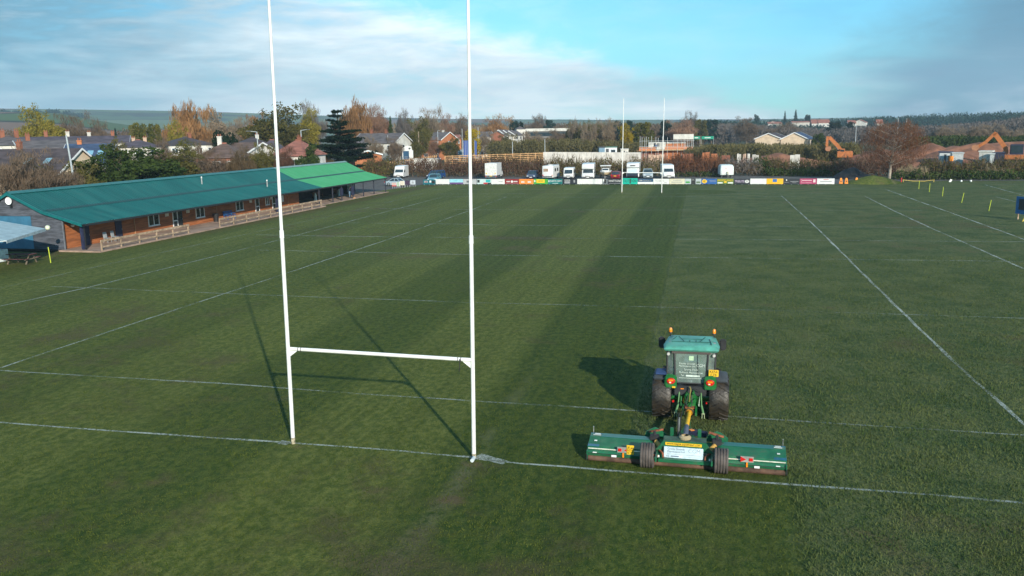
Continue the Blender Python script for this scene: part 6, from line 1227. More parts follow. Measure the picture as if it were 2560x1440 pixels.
# ------------------------------------------------------------------ houses
RT_ = {n: mat('roof_'+n, c, 0.8, 0.25, 0.6, 0.3, stretch=(1, 1, 5)) for n, c in dict(dark=(0.055, 0.042, 0.045), brown=(0.12, 0.075, 0.058), grey=(0.105, 0.09, 0.09), slate=(0.035, 0.060, 0.115), red=(0.26, 0.10, 0.07), purple=(0.075, 0.06, 0.075)).items()}  # slate's strong blue has reflected sky painted into the roof colour
WL_ = {n: mat('wall_'+n, c, 0.85, 0.10, 0.8) for n, c in dict(white=(0.56, 0.54, 0.49), cream=(0.60, 0.47, 0.33), brick=(0.23, 0.085, 0.048), orange=(0.42, 0.15, 0.06), pale=(0.48, 0.45, 0.40), pink=(0.48, 0.33, 0.24)).items()}
def bearing(px): return YAW+math.atan((px-1280)/FPX)
def house(label, px, d, wpx, dp, ridge, eave, wall='white', roof='brown', style='gable', turn=0.0, chim=(), wins=2, name='house', skylights=0, gablewin=True, base=0.0, barge=True, cat='house'):
    p = far(px, ridge, d); w = wpx*d/FPX; rz = -bearing(px)+R(turn); hr = p.z-base; he = far(px, eave, d).z-base
    t = thing(name, label, cat, (p.x, p.y, base), rz); W, D = w/2, dp/2
    wm, rm = WL_[wall], RT_[roof]; k = (hr-he)/D; ov = 0.35
    if style == 'gable':
        MB().add([(-W, -D, 0), (W, -D, 0), (W, D, 0), (-W, D, 0), (-W, -D, he), (W, -D, he), (W, D, he), (-W, D, he), (-W, 0, hr-0.06), (W, 0, hr-0.06)],
                 [(0, 1, 5, 4), (1, 2, 6, 9, 5), (2, 3, 7, 6), (3, 0, 4, 8, 7)]).build('wall', wm, t)
        b = MB()
        for s in (-1, 1):
            a0, a1 = (-W-ov, s*(D+ov), he-k*ov), (W+ov, s*(D+ov), he-k*ov); r0, r1 = (-W-ov, 0, hr), (W+ov, 0, hr); up = Vector((0, 0, 0.14))
            b.loft([[Vector(v) for v in (a0, a1, r1, r0)], [Vector(v)+up for v in (a0, a1, r1, r0)]])
        rf_ = b.build('roof', rm, t)
        if barge:
            for e in (-1, 1):
                for s in (-1, 1):
                    MB().loft([[(e*(W+ov+0.02), s*(D+ov), he-k*ov-0.12), (e*(W+ov+0.02), 0, hr-0.12), (e*(W+ov+0.02), 0, hr+0.16), (e*(W+ov+0.02), s*(D+ov), he-k*ov+0.16)], [(e*(W+ov+0.07), s*(D+ov), he-k*ov-0.12), (e*(W+ov+0.07), 0, hr-0.12), (e*(W+ov+0.07), 0, hr+0.16), (e*(W+ov+0.07), s*(D+ov), he-k*ov+0.16)]]).build('bargeboard', UPVC, t)
    else:
        MB().bx(-W, W, -D, D, 0, he).build('wall', wm, t)
        o2 = ov; R_ = max(0.4, W-D)
        v = [(-W-o2, -D-o2, he-0.05), (W+o2, -D-o2, he-0.05), (W+o2, D+o2, he-0.05), (-W-o2, D+o2, he-0.05), (-R_, 0, hr), (R_, 0, hr)]
        rf_ = MB().add(v, [(0, 1, 5, 4), (1, 2, 5), (2, 3, 4, 5), (3, 0, 4), (3, 2, 1, 0)]).build('roof', rm, t)
        MB().tube((-R_, 0, hr+0.04), (R_, 0, hr+0.04), 0.12, 0.12, 6).build('ridge_tiles', RT_['red'] if roof in ('brown', 'purple') else rm, rf_)
    for cx, cm, ch in chim:
        cb = MB().bx(cx*W-0.32, cx*W+0.32, -0.25, 0.25, hr-0.8, hr+ch).bx(cx*W-0.38, cx*W+0.38, -0.31, 0.31, hr+ch+0.002, hr+ch+0.15).build('chimney', WL_[cm], rf_)
        for q in (-0.18, 0.18): MB().tube((cx*W+q, 0, hr+ch+0.15), (cx*W+q, 0, hr+ch+0.5), 0.11, 0.09, 8).build('chimney_pot', WL_['brick'], rf_)
    rows = [0.9] if he < 4 else [0.9, he-1.7]
    for z in rows:
        for i in range(wins):
            x = -W+2*W*(i+0.5)/wins; ww = min(0.8, W/wins*0.55)
            f = MB().bx(x-ww, x+ww, -D-0.05, -D-0.004, z, z+1.2).build('window', UPVC, t); MB().bx(x-ww+0.1, x-0.04, -D-0.07, -D-0.052, z+0.1, z+1.1).bx(x+0.04, x+ww-0.1, -D-0.07, -D-0.052, z+0.1, z+1.1).build('panes', CG, f)
        if gablewin:
            f = MB().bx(W+0.004, W+0.05, -0.7, 0.7, z, z+1.2).build('window', UPVC, t); MB().bx(W+0.052, W+0.07, -0.6, 0.6, z+0.1, z+1.1).build('pane', CG, f)
    for i in range(skylights):
        x = (0.1+0.45*i)*W if skylights > 1 else 0; y = -D*0.48; z = hr-k*D*0.48+0.16
        MB().box((x, y, z+0.02), (0.85, 1.25, 0.08), rx=math.atan(k)).build('skylight', mat('skylight', (0.22, 0.42, 0.52), 0.08, spec=1.0), t)
    return t
house('near house with a dark roof two skylights and a cream gable', 88, 138, 215, 11, 374, 436, 'cream', 'dark', 'gable', -40, [(-0.35, 'brick', 1.0)], 3, skylights=2)
house('blue slate roofed house behind the cream gable', 228, 148, 92, 12, 361, 408, 'white', 'slate', 'gable', -12, [(-0.5, 'orange', 0.5)], 2, skylights=2)
house('hip roofed white house at the far left with two chimneys', 20, 165, 105, 10, 341, 362, 'white', 'grey', 'hip', 10, [(-0.2, 'brick', 0.8), (0.3, 'brick', 0.7)], 3)
house('long terrace with a purple grey roof and four chimneys', 190, 190, 210, 10, 342, 358, 'pale', 'purple', 'gable', -6, [(-0.55, 'brick', 0.9), (-0.15, 'pale', 0.9), (0.25, 'pale', 0.7), (0.7, 'brick', 0.7)], 8)
house('lower brown terrace in front of the long purple terrace', 115, 162, 115, 9, 352, 370, 'brick', 'grey', 'gable', 8, [(-0.6, 'brick', 0.9)], 4)
house('small hipped house with pink chimneys left of the willow', 345, 185, 95, 9, 350, 367, 'pale', 'purple', 'hip', 0, [(-0.2, 'pink', 0.3), (0.3, 'pink', 0.3)], 3)
house('hipped bungalow with dark brown roof below the orange willow', 462, 185, 105, 11, 343, 362, 'white', 'dark', 'hip', 14, [(0.2, 'brick', 0.5)], 4)
house('brown bungalow with a tall white chimney', 560, 142, 95, 11, 359, 392, 'brick', 'brown', 'hip', -14, [(-0.2, 'white', 1.0)], 3)
house('brown gabled house with a white raking verge', 618, 150, 78, 11, 358, 388, 'white', 'brown', 'gable', -38, [], 2)
house('dark roofed bungalow behind the street lamp', 630, 175, 75, 10, 344, 362, 'white', 'dark', 'hip', 6, [(0.3, 'white', 0.4)], 3)
house('blue grey roofed house with roof lights at the near left goal post', 680, 158, 66, 10, 350, 385, 'white', 'purple', 'hip', -10, [], 3, skylights=0)
house('red brown hipped house left of the cedar', 745, 150, 76, 11, 350, 388, 'white', 'red', 'hip', -22, [(0.1, 'brick', 0.4)], 2)
house('large white house with a grey roof right of the cedar', 955, 232, 110, 12, 334, 357, 'white', 'grey', 'gable', -26, [(-0.5, 'brick', 0.8), (0.2, 'brick', 0.6)], 5)
house('low brick cottage at the right foot of the cedar', 905, 205, 60, 8, 368, 382, 'brick', 'brown', 'gable', 14, [], 3)
house('small orange brick gabled porch house beyond the cedar', 921, 196, 16, 6, 377, 386, 'orange', 'dark', 'gable', 84, [], 1)
house('orange brick house with a white gable near the road', 1098, 285, 56, 11, 331, 349, 'orange', 'grey', 'gable', -32, [(0.4, 'white', 0.6)], 2)
house('brick terrace behind the orange brick house', 1122, 310, 50, 9, 338, 347, 'orange', 'red', 'gable', 8, [(0.0, 'brick', 0.5)], 4)
house('white house with pale gables left of the red brick gable', 1205, 300, 44, 10, 330, 342, 'white', 'grey', 'gable', 20, [], 3)
house('red brick gable among the white houses', 1243, 300, 60, 4.6, 328, 337, 'brick', 'grey', 'gable', 88, [], 2, barge=False)
for i in range(3):
    house('white gabled house '+('nearest the red brick gable', 'in the middle of the white row', 'next to the white tower')[i], 1256+i*13, 309+i*3, 60, 4.6, 325+i*1.2, 337, 'white', 'grey', 'gable', 72, [], 2)
house('left one of two cream gabled bungalows', 1931, 300, 80, 8.6, 333, 346, 'cream', 'dark', 'gable', 78, [], 1, gablewin=False, name='bungalow')
house('right one of two cream gabled bungalows', 1995, 298, 80, 8.6, 331, 347, 'cream', 'slate', 'gable', 80, [], 1, gablewin=True, name='bungalow')
# white tower, long flat roofed hall
p = far(1300, 323, 322); tw = thing('white_tower', 'square white rendered tower with a grey pyramid roof', 'tower', (p.x, p.y, 0), -bearing(1300)+R(12))
hw = 11*322/FPX; MB().bx(-hw, hw, -hw, hw, 0, p.z).build('wall', WL_['white'], tw); MB().add([(-hw-.3, -hw-.3, p.z), (hw+.3, -hw-.3, p.z), (hw+.3, hw+.3, p.z), (-hw-.3, hw+.3, p.z), (0, 0, p.z+1.1)], [(0, 1, 4), (1, 2, 4), (2, 3, 4), (3, 0, 4), (3, 2, 1, 0)]).build('roof', RT_['grey'], tw)
for x in (-0.6, 0.5): MB().bx(x*hw-0.2, x*hw+0.2, -hw-0.04, -hw-0.003, 1.5, p.z-1.2).build('slit_window', CG, tw)
p = far(1366, 321, 405); fl = thing('flat_roofed_hall', 'long low hall with a flat white roof edge', 'building', (p.x, p.y, 0), -bearing(1366)+R(4))
L_ = 56*405/FPX; MB().bx(-L_, L_, 0, 14, 0, p.z-1.3).build('wall', mat('hall_grey', (0.18, 0.17, 0.16), 0.8), fl); MB().bx(-L_-0.5, L_+0.5, -0.8, 14.5, p.z-1.29, p.z).build('roof_edge', WL_['white'], fl)
for i in range(9): MB().bx(-L_*0.95+i*L_*0.21, -L_*0.95+i*L_*0.21+2.6, -0.05, -0.004, p.z-3.6, p.z-1.8).build('window', CG, fl)
# hillside houses far right
for i, (px, rd, ev, w, lb, wl) in enumerate(((1935, 305, 309, 30, 'long red roofed house at the left of the far hillside', 'pale'), (1933, 303, 310, 10, 'white gable in the long red roofed house row', 'white'), (2000, 303, 306, 40, 'low red roofed row behind the cream bungalows', 'pale'), (2040, 299, 308, 22, 'white walled house with a red roof on the hillside', 'white'), (2058, 299, 307, 24, 'red roofed block beside the white walled hillside house', 'white'), (2128, 301, 308, 16, 'small red roofed house left of the white gable', 'white'), (2151, 299, 306, 16, 'white gable ended house on the hillside', 'white'), (2198, 299, 308, 12, 'narrow white house near the rust brown tree top', 'white'))):
    house(lb, px, 690, w, 9, rd, ev, wl, 'red', 'gable', (78 if 'gable' in lb and 'left of' not in lb else 10), [], 3, base=max(0, far(px, 318, 690).z), barge=False)
# ------------------------------------------------------------------ poles, lamps, signs, cables
POLE = mat('pale_pole', (0.38, 0.42, 0.44), 0.5, 0.1); WOODP = mat('wood_pole', (0.26, 0.20, 0.14), 0.85)
def pole(label, px, top, d, r=0.10, arm=0, m=POLE, lean=0.0, name='lamp_post', cat='lamp post'):
    p = far(px, top, d); t = thing(name, label, cat, (p.x, p.y, 0), -bearing(px)); h = p.z
    MB().tube((0, 0, 0), (lean, 0, h), r*1.2, r*0.8, 8).build('pole', m, t, smooth=True)
    if arm: MB().tube((lean, 0, h), (lean+arm, 0, h+0.15), r*0.6, r*0.5, 6).build('arm', m, t); MB().box((lean+arm*1.15, 0, h+0.15), (0.7, 0.25, 0.14)).build('lamp_head', DG, t)
    else: MB().ball((lean, 0, h), r*1.0, 8).build('cap', m, t)
    return t
pole('pale leaning lamp post before the cream gable', 178, 340, 110, 0.11, 0, lean=-0.5)
pole('street lamp with an arm to the left before the olive tree', 642, 330, 140, 0.09, -1.1)
pole('street lamp with an arm to the right left of the cedar', 752, 326, 175, 0.10, 1.3)
pole('wooden telegraph pole beside the road sign totem', 1046, 330, 240, 0.14, 0, WOODP, name='telegraph_pole', cat='pole')
pole('thin pole in front of the large white house', 969, 338, 225, 0.08, 0, name='thin_pole', cat='pole')
pole('lamp post before the orange brick house', 1094, 327, 262, 0.10, 0.9)
pole('lamp post left of the near right goal post', 1155, 322, 262, 0.10, 0)
pole('lamp post right of the near right goal post', 1195, 318, 270, 0.10, 0)
pole('white post standing on the left of the site hoarding', 1281, 355, 236, 0.10, 0, name='thin_pole', cat='pole')
pole('white post standing at the join of timber and white hoarding', 1362, 349, 236, 0.10, 0, name='thin_pole', cat='pole')
pole('dark pole at the right foot of the cedar', 866, 385, 170, 0.12, 0, DG, name='thin_pole', cat='pole')
pole('left tall white post of the distant sports field', 2246, 296, 420, 0.13, 0, name='field_post', cat='post')
pole('right tall white post of the distant sports field', 2267, 297, 420, 0.13, 0, name='field_post', cat='post')
pole('pale post left of the rust brown tree', 2141, 312, 330, 0.10, 0, name='field_post', cat='post')
for i, px in enumerate((1158, 1163, 1167, 1186)):
    p = far(px, 350, 250); t = thing('flag_pole', ('blue feather flag farthest left by the road', 'second blue feather flag by the road', 'third blue feather flag by the road', 'blue feather flag right of the near goal post')[i], 'flag', (p.x, p.y, 0), -bearing(px), 'feather flags')
    MB().tube((0, 0, 0), (0, 0, p.z), 0.05, 0.03, 6).build('pole', POLE, t); MB().loft([[(0.05, 0, 1.6), (0.6, 0, 1.8), (0.7, 0, p.z-0.5), (0.05, 0, p.z-0.02)], [(0.05, 0.03, 1.6), (0.6, 0.03, 1.8), (0.7, 0.03, p.z-0.5), (0.05, 0.03, p.z-0.02)]]).build('banner', mat('flag_blue', (0.03, 0.07, 0.25), 0.7), t)
p = far(1016, 364, 226); tt = thing('sign_totem', 'tall white and navy roadside sign totem', 'sign', (p.x, p.y, 0), -bearing(1016)+R(-16)); s_ = 226/FPX
MB().bx(-9*s_, 6*s_, -0.02, 0.05, 0.9, p.z-1.4).build('navy_panel', BNAVY, tt)
MB().bx(6*s_, 16*s_, -0.1, 0.25, 0, p.z-1.2).build('white_panel', BW, tt); MB().prism([(-10*s_, p.z-1.39), (14*s_, p.z-1.39), (12*s_, p.z-0.2), (2*s_, p.z), (-8*s_, p.z-0.5)], -0.05, 0.2, 'y').build('white_head', BW, tt)
MB().tube((-10*s_, 0, 0), (-10*s_, 0, p.z-0.6), 0.10).build('post', WHITE, tt)
for i in range(3): MB().bx(-6*s_, 3*s_, -0.05, -0.021, 1.6+i*0.5, 1.72+i*0.5).build('lettering', pGy, tt)
MB().box((8*s_, -0.12, p.z-0.75), (0.5, 0.03, 0.35)).build('mark', pK, tt)
def cable(label, pts, r=0.03):
    P_ = [far(*q) for q in pts]; c = P_[0]; o = MB().path([v-c for v in P_], r, 4).build('overhead_cable', DG); o.location = c; tag(o, label, 'cable')
cable('overhead cable sagging above the cream bungalows', [(1720, 347, 300), (1850, 341, 300), (2000, 331, 300), (2130, 318, 300), (2267, 303, 300)])
cable('overhead cable running right of the rust brown tree', [(2267, 311, 300), (2400, 319, 300), (2600, 325, 300)])
for i, (x0, x1, lb) in enumerate(((1732, 1750, 'left one of two green banners on the distant fence'), (1754, 1784, 'right longer one of two green banners on the distant fence'))):
    a, b = far(x0, 348, 330), far(x1, 348, 330); t = thing('green_banner', lb, 'banner', ((a.x+b.x)/2, (a.y+b.y)/2, 0), math.atan2(b.y-a.y, b.x-a.x)); L_ = (b-a).length/2; zt = far(x0, 341, 330).z
    bn_ = MB().bx(-L_, L_, -0.05, 0.05, a.z, zt).build('sheet', mat('banner_green', (0.0, 0.28, 0.17), 0.6), t); MB().bx(-L_*0.5, L_*0.5, -0.08, -0.051, a.z+0.35, zt-0.35).build('print', pW, bn_)
    for s in (-1, 1): MB().tube((s*L_, 0.1, 0), (s*L_, 0.1, zt), 0.06).build('post', GALV, t)
# ------------------------------------------------------------------ building site beyond the hedge
TIMB = mat('site_timber', (0.50, 0.29, 0.13), 0.8, 0.2, 1.5)
def fence(label, name, px0, py0, px1, py1, d0, d1, n, zb, m, rails=4, hgt=2.3, thick=0.08, panel=False):
    a, b = far(px0, py0, d0), far(px1, py1, d1); t = thing(name, label, 'fence', (a.x, a.y, 0), math.atan2(b.y-a.y, b.x-a.x)); L_ = math.hypot(b.x-a.x, b.y-a.y)
    for i in range(n):
        x = L_*i/(n-1); zt = a.z+(b.z-a.z)*i/(n-1)
        if panel and i < n-1: MB().add([(x+0.03, -0.03, max(0, zt-hgt)), (x+L_/(n-1)-0.03, -0.03, max(0, zt-hgt)), (x+L_/(n-1)-0.03, -0.03, zt), (x+0.03, -0.03, zt), (x+0.03, 0.03, max(0, zt-hgt)), (x+L_/(n-1)-0.03, 0.03, max(0, zt-hgt)), (x+L_/(n-1)-0.03, 0.03, zt), (x+0.03, 0.03, zt)], [(0, 1, 2, 3), (7, 6, 5, 4), (3, 2, 6, 7), (0, 4, 5, 1), (1, 5, 6, 2), (0, 3, 7, 4)]).build('panel', m, t)
        MB().bx(x-thick, x+thick, 0.035, 0.2, 0, zt-0.02).build('post', TIMB if not panel else GALV, t)
    if not panel:
        for k in range(rails):
            f = (k+0.6)/rails; MB().loft([[(0, 0.0, a.z-hgt*(1-f)+dz) for dz in (-0.09, 0.09)]+[(0, 0.03, a.z-hgt*(1-f)+dz) for dz in (0.09, -0.09)], [(L_, 0.0, b.z-hgt*(1-f)+dz) for dz in (-0.09, 0.09)]+[(L_, 0.03, b.z-hgt*(1-f)+dz) for dz in (0.09, -0.09)]]).build('rail', m, t)
    return t
fence('long open timber fence of horizontal boards across the site', 'timber_fence', 1112, 389, 1358, 381, 228, 225, 14, 0, TIMB, 5, 2.4)
fence('white panelled site hoarding right of the timber fence', 'site_hoarding', 1358, 380, 1602, 381, 225, 222, 21, 0, WL_['white'], panel=True, hgt=3.2)
fence('sloping timber fence beside the roadside totem', 'timber_fence', 965, 404, 1092, 387, 212, 226, 26, 0, TIMB, 2, 2.0, 0.06)
fence('pale fence along the road left of the totem', 'road_fence', 880, 410, 966, 403, 205, 212, 10, 0, mat('weathered_rail', (0.34, 0.28, 0.2), 0.8), 2, 1.2, 0.05)
def cabin(label, px, base_py, d, wpx, top, dp, m, roofm=None, turn=0, name='site_cabin', cat='cabin', door=True):
    p = far(px, top, d); t = thing(name, label, cat, (p.x, p.y, 0), -bearing(px)+R(turn)); w = wpx*d/FPX/2
    MB().bx(-w, w, 0, dp, 0.0, p.z).build('body', m, t)
    MB().bx(-w-0.12, w+0.12, -0.12, dp+0.12, p.z+0.002, p.z+0.22).build('roof', roofm or m, t)
    if door:
        MB().bx(-w*0.3, w*0.05, -0.05, -0.003, p.z-2.3, p.z-0.3).build('door', DG, t); MB().bx(w*0.3, w*0.8, -0.05, -0.003, p.z-1.5, p.z-0.6).build('window', CG, t)
    return t
cabin('blue and white site cabin with a green roof behind the hoarding', 1521, 380, 236, 42, 369, 3, mat('cabin_white', (0.62, 0.66, 0.68), 0.5), mat('cabin_roof_green', (0.03, 0.14, 0.10), 0.5), 6)
cabin('dark blue end of the green roofed site cabin row', 1505, 380, 234, 14, 369, 3, mat('cabin_blue', (0.12, 0.22, 0.30), 0.5), BLACK, 6, door=False)
cabin('small pale site cabin right of the green roofed one', 1562, 380, 236, 18, 374, 3, WL_['white'], None, 4)
cabin('bright white site hut below the right excavator arm', 2464, 400, 178, 24, 380, 2.6, WL_['white'], None, -8, door=False)
cabin('grey site container left of the white hut', 2395, 398, 184, 22, 384, 2.6, mat('container_grey', (0.38, 0.40, 0.40), 0.6), None, 8, door=False)
cabin('pale container with a dark stripe behind the scrub', 2366, 398, 188, 26, 382, 2.6, mat('container_pale', (0.45, 0.48, 0.48), 0.6), NAVY, 4)
cabin('dark skip beside the right excavator', 2495, 398, 178, 26, 384, 2.4, NAVY, None, 0, door=False)
cabin('small white generator box left of the right excavator', 2481, 398, 176, 8, 386, 1.4, mat('container_pale', (0.45, 0.48, 0.48), 0.6), None, 0, door=False)
# part-built house in its scaffold
D_S = 236; q0 = far(1664, 378, D_S); sc = thing('part_built_house', 'part built brick and block house wrapped in scaffolding', 'building', (q0.x, q0.y, 0), -bearing(1664)); u = D_S/FPX
def sx(px): return (px-1664)*u
def sz(py): return far(1664, py, D_S).z
MB().bx(sx(1600), sx(1665), 2.0, 8, 0, sz(377)).build('brick_wall', WL_['brick'], sc); MB().bx(sx(1622), sx(1664), 2.2, 8, sz(377)+0.002, sz(356)).build('block_wall', WL_['white'], sc)
MB().bx(sx(1665)+0.02, sx(1712), 2.0, 8, 0, sz(359)).build('brick_wall', WL_['orange'], sc); MB().bx(sx(1666), sx(1712), 2.1, 7.9, sz(359)+0.003, sz(356)).build('wall_plate', WL_['white'], sc)
for px in (1638, 1646): MB().bx(sx(px)-0.3, sx(px)+0.3, 2.15, 2.19, sz(368), sz(358)).build('window_opening', DG, sc)
MB().bx(sx(1594), sx(1648), 0.4, 1.6, sz(377.5), sz(376.5)).build('platform', TIMB, sc); MB().bx(sx(1648), sx(1733), 0.3, 1.6, sz(376), sz(374.5)).build('platform', mat('scaffold_board', (0.60, 0.45, 0.25), 0.7), sc)
MB().bx(sx(1600), sx(1640), 0.35, 0.40, sz(376), sz(368)).build('brick_guard', mat('orange_mesh', (0.55, 0.20, 0.08), 0.7), sc); MB().bx(sx(1662), sx(1728), 0.25, 0.30, sz(374), sz(367.5)).build('brick_guard', mat('orange_mesh', (0.55, 0.20, 0.08), 0.7), sc)
for i, px in enumerate((1602, 1607, 1613, 1617, 1622, 1630, 1640, 1646, 1656, 1668, 1682, 1692, 1702, 1708, 1712, 1716, 1720, 1725, 1730)):
    MB().tube((sx(px), 0.2 if i % 2 else 1.7, 0), (sx(px), 0.2 if i % 2 else 1.7, sz(340+(i*7) % 5)), 0.05, 0.05, 6).build('scaffold_pole', mat('scaffold_tube', (0.50, 0.51, 0.50), 0.4), sc)
for zz in (366, 370, 352): MB().tube((sx(1600), 0.15, sz(zz)), (sx(1732), 0.15, sz(zz)), 0.045, 0.045, 6).build('scaffold_ledger', mat('scaffold_tube', (0.50, 0.51, 0.50), 0.4), sc)
MB().bx(sx(1682), sx(1730), 0.05, 0.12, sz(349), sz(336)).build('white_sheet', WL_['white'], sc)
# brick stacks, block walls and pallets on the site
for i, (px, py, d, w, h, m, lb) in enumerate(((1765, 380, 205, 16, 2.4, 'orange', 'orange brick stack right of the scaffolded house'), (1786, 384, 200, 14, 2.2, 'orange', 'second orange brick stack right of the scaffolded house'), (1848, 384, 195, 10, 2.6, 'white', 'white wall panel of the new garage row'), (1861, 384, 195, 7, 2.6, 'pink', 'pink wall panel of the new garage row'), (1871, 384, 195, 6, 2.6, 'white', 'right white wall panel of the new garage row'), (1889, 386, 195, 14, 2.0, 'pale', 'grey block stack right of the garage row'), (1988, 386, 195, 22, 2.4, 'white', 'white wrapped pallet stack left of the far excavator'), (1720, 384, 205, 26, 1.8, 'brick', 'low brick wall below the scaffolded house'), (1640, 386, 210, 40, 1.4, 'pink', 'row of wrapped brick pallets below the scaffolding'), (1580, 384, 212, 30, 1.6, 'pale', 'pale pallets behind the left far goal post'), (1815, 388, 200, 20, 1.5, 'brick', 'low red brick pile left of the garage row'))):
    p = far(px, py, d); t = thing('brick_stack', lb, 'brick stack', (p.x, p.y, 0), -bearing(px)+R((i*37) % 30-15)); ww = w*d/FPX; zt = p.z if p.z > h else h; nb = max(2, int(ww/1.0)); rows = 3
    for k in range(nb):
        for r_ in range(rows): MB().bx(-ww/2+ww*k/nb+0.03, -ww/2+ww*(k+1)/nb-0.03, -0.5+0.03*(k % 2), 0.5, zt*r_/rows+0.02, zt*(r_+1)/rows-0.02-(0.12 if (k+i) % 3 == 0 and r_ == 2 else 0)).build('pallet_pack', WL_[m], t)
# earth heaps
for i, (px, top, d, rx, ry, lb) in enumerate(((2330, 362, 225, 12, 9, 'red earth heap farthest left beside the rust brown tree'), (2385, 357, 232, 13, 10, 'long red earth heap in the middle'), (2450, 360, 222, 15, 9, 'red earth heap under the excavator bucket'), (2545, 346, 228, 17, 12, 'tall red earth heap at the right edge'), (2420, 376, 196, 16, 7, 'low red earth bank in front of the heaps'), (2195, 378, 215, 12, 8, 'low red earth heap behind the rust brown tree'), (1950, 383, 212, 14, 8, 'flat red earth heap behind the wrapped pallets'))):
    p = far(px, top, d); mound('earth_heap', lb, 'earth heap', p.x, p.y, rx, ry, p.z*1.0, EARTH, seed=20+i, ridged=0.16)
EXO = mat('excavator_orange', (0.42, 0.13, 0.03), 0.6, 0.15, 2, dirt=0.35)
def excavator(label, d, body, cab, boom, stick, bucket, cabm):
    o = far(body[0], body[1], d); t = thing('excavator', label, 'excavator', (o.x, o.y, 0), -bearing(body[0])); u = d/FPX
    def L(px, py): return ((px-body[0])*u, far(px, py, d).z)
    (bx0, bz0), (bx1, bz1) = L(body[0]-body[2]/2, body[3]), L(body[0]+body[2]/2, body[4])
    for s in (0.1, 2.2):
        tk = MB().prism([(bx0, 0.35), (bx0+0.3, 0.0), (bx1-0.3, 0.0), (bx1, 0.35), (bx1-0.3, 0.8), (bx0+0.3, 0.8)], s, s+0.6, 'y').build('track', BLACK, t)
    MB().bx(bx0, bx1, 0.1, 2.7, max(0.82, bz1), bz0).build('house_body', EXO, t, bevel=0.12); MB().bx(bx0+0.4, bx1-0.4, 0.7, 2.1, 0.3, max(0.83, bz1)).build('turntable', DG, t)
    (cx0, cz0), (cx1, cz1) = L(cab[0], cab[2]), L(cab[1], cab[3])
    c_ = MB().bx(cx0, cx1, 0.2, 1.5, cz1, cz0).build('cab', cabm, t, bevel=0.08); MB().bx(cx0+0.15, cx1-0.15, 0.15, 0.205, cz1+0.3, cz0-0.2).build('cab_glass', CG, c_)
    P_ = [L(*q) for q in boom]; r0, r1 = 0.42, 0.26
    for nm, Q, w0 in (('boom', P_, 0.40), ('stick', [L(*q) for q in stick], 0.28)):
        ring = []
        for i, (x, z) in enumerate(Q):
            a, b = Q[max(i-1, 0)], Q[min(i+1, len(Q)-1)]; dx, dz = b[0]-a[0], b[1]-a[1]; n_ = math.hypot(dx, dz); nx, nz = -dz/n_*w0, dx/n_*w0
            ring.append([(x+nx, 1.2, z+nz), (x-nx, 1.2, z-nz), (x-nx, 1.65, z-nz), (x+nx, 1.65, z+nz)])
        MB().loft(ring).build(nm, EXO, t)
    x, z = L(*bucket); MB().prism([(x-0.5, z+0.5), (x+0.4, z+0.55), (x+0.6, z-0.1), (x+0.2, z-0.6), (x-0.5, z-0.5), (x-0.75, z)], 0.9, 1.95, 'y').build('bucket', mat('worn_bucket', (0.36, 0.16, 0.08), 0.7), t)
    a, b = P_[len(P_)//2], P_[0]; MB().tube((b[0]-0.6, 1.0, b[1]), (a[0]-0.3, 1.0, a[1]-0.4), 0.12).build('boom_ram', DG, t)
    return t
excavator('large orange excavator with a raised arm at the right edge', 186, (2526, 392, 72, 388, 399), (2524, 2549, 361, 386), [(2517, 386), (2516, 372), (2493, 334)], [(2495, 331), (2478, 355), (2462, 368)], (2459, 369), NAVY)
excavator('smaller orange excavator with folded arm in the middle of the site', 212, (2112, 386, 34, 378, 394), (2101, 2112, 372, 388), [(2108, 384), (2095, 364), (2076, 343)], [(2073, 341), (2072, 356), (2072, 366)], (2076, 372), EXO)
b_ = thing('drum', 'orange site drum beside the pale container', 'drum', (far(2378, 395, 172).x, far(2378, 395, 172).y, 0)); zt = far(2378, 390, 172).z
MB().tube((0, 0, 0), (0, 0, zt-0.9), 0.5).build('stand', DG, b_); MB().tube((0, 0, zt-0.89), (0, 0, zt), 0.38, 0.38, 14).build('body', mat('safety_orange', (0.85, 0.24, 0.01), 0.5), b_, smooth=True)
# ------------------------------------------------------------------ traffic on the road
for i, (px, py, d, tn, pn, pc, kd, lb) in enumerate(((953, 399, 238, 20, 'white2', (0.6, 0.62, 0.62), 'hatch', 'white car with a blue screen on the road left of the totem'), (994, 396, 246, 10, 'sky', (0.12, 0.30, 0.40), 'mpv', 'light blue people carrier on the road behind the totem'), (1071, 386, 262, 20, 'silver2', (0.30, 0.38, 0.44), 'hatch', 'silver car on the road right of the totem'), (1090, 383, 275, 20, 'navy2', (0.02, 0.05, 0.14), 'hatch', 'navy car on the road below the orange brick house'), (1130, 382, 262, 60, 'dark2', (0.05, 0.06, 0.07), 'hatch', 'dark car on the road near the flags'), (895, 410, 205, 60, 'blue3', (0.02, 0.10, 0.26), 'hatch', 'blue car parked at the foot of the cedar'), (425, 447, 100, 70, 'silver3', (0.45, 0.52, 0.56), 'saloon', 'silver car showing its roof behind the teal clubhouse roof'), (1183, 381, 275, 20, 'teal2', (0.10, 0.24, 0.30), 'hatch', 'pale blue car right of the near goal post'))):
    p = far(px, py, d); zb = max(0, p.z-0.1)
    car(lb, (p.x, p.y, 0 if i != 6 else 0), -bearing(px)+R(tn), pn, pc, 4.2, 1.76, 1.5, kd, name='road_car')
p = far(1147, 372, 285); van('grey lorry on the road behind the flags', (p.x, p.y, 0), -bearing(1147)+R(15), [(-3, 0.4), (-3.1, 1.2), (-2.8, 2.6), (-2.4, 3.1), (3, 3.1), (3.0, 0.4)], 2.3, cpaint('lorry_grey', (0.18, 0.22, 0.24)), ((-3.05, 1.5), (-2.82, 2.4)), [], name='lorry', cat='lorry', ys=(-2, 1.8), r=0.45)
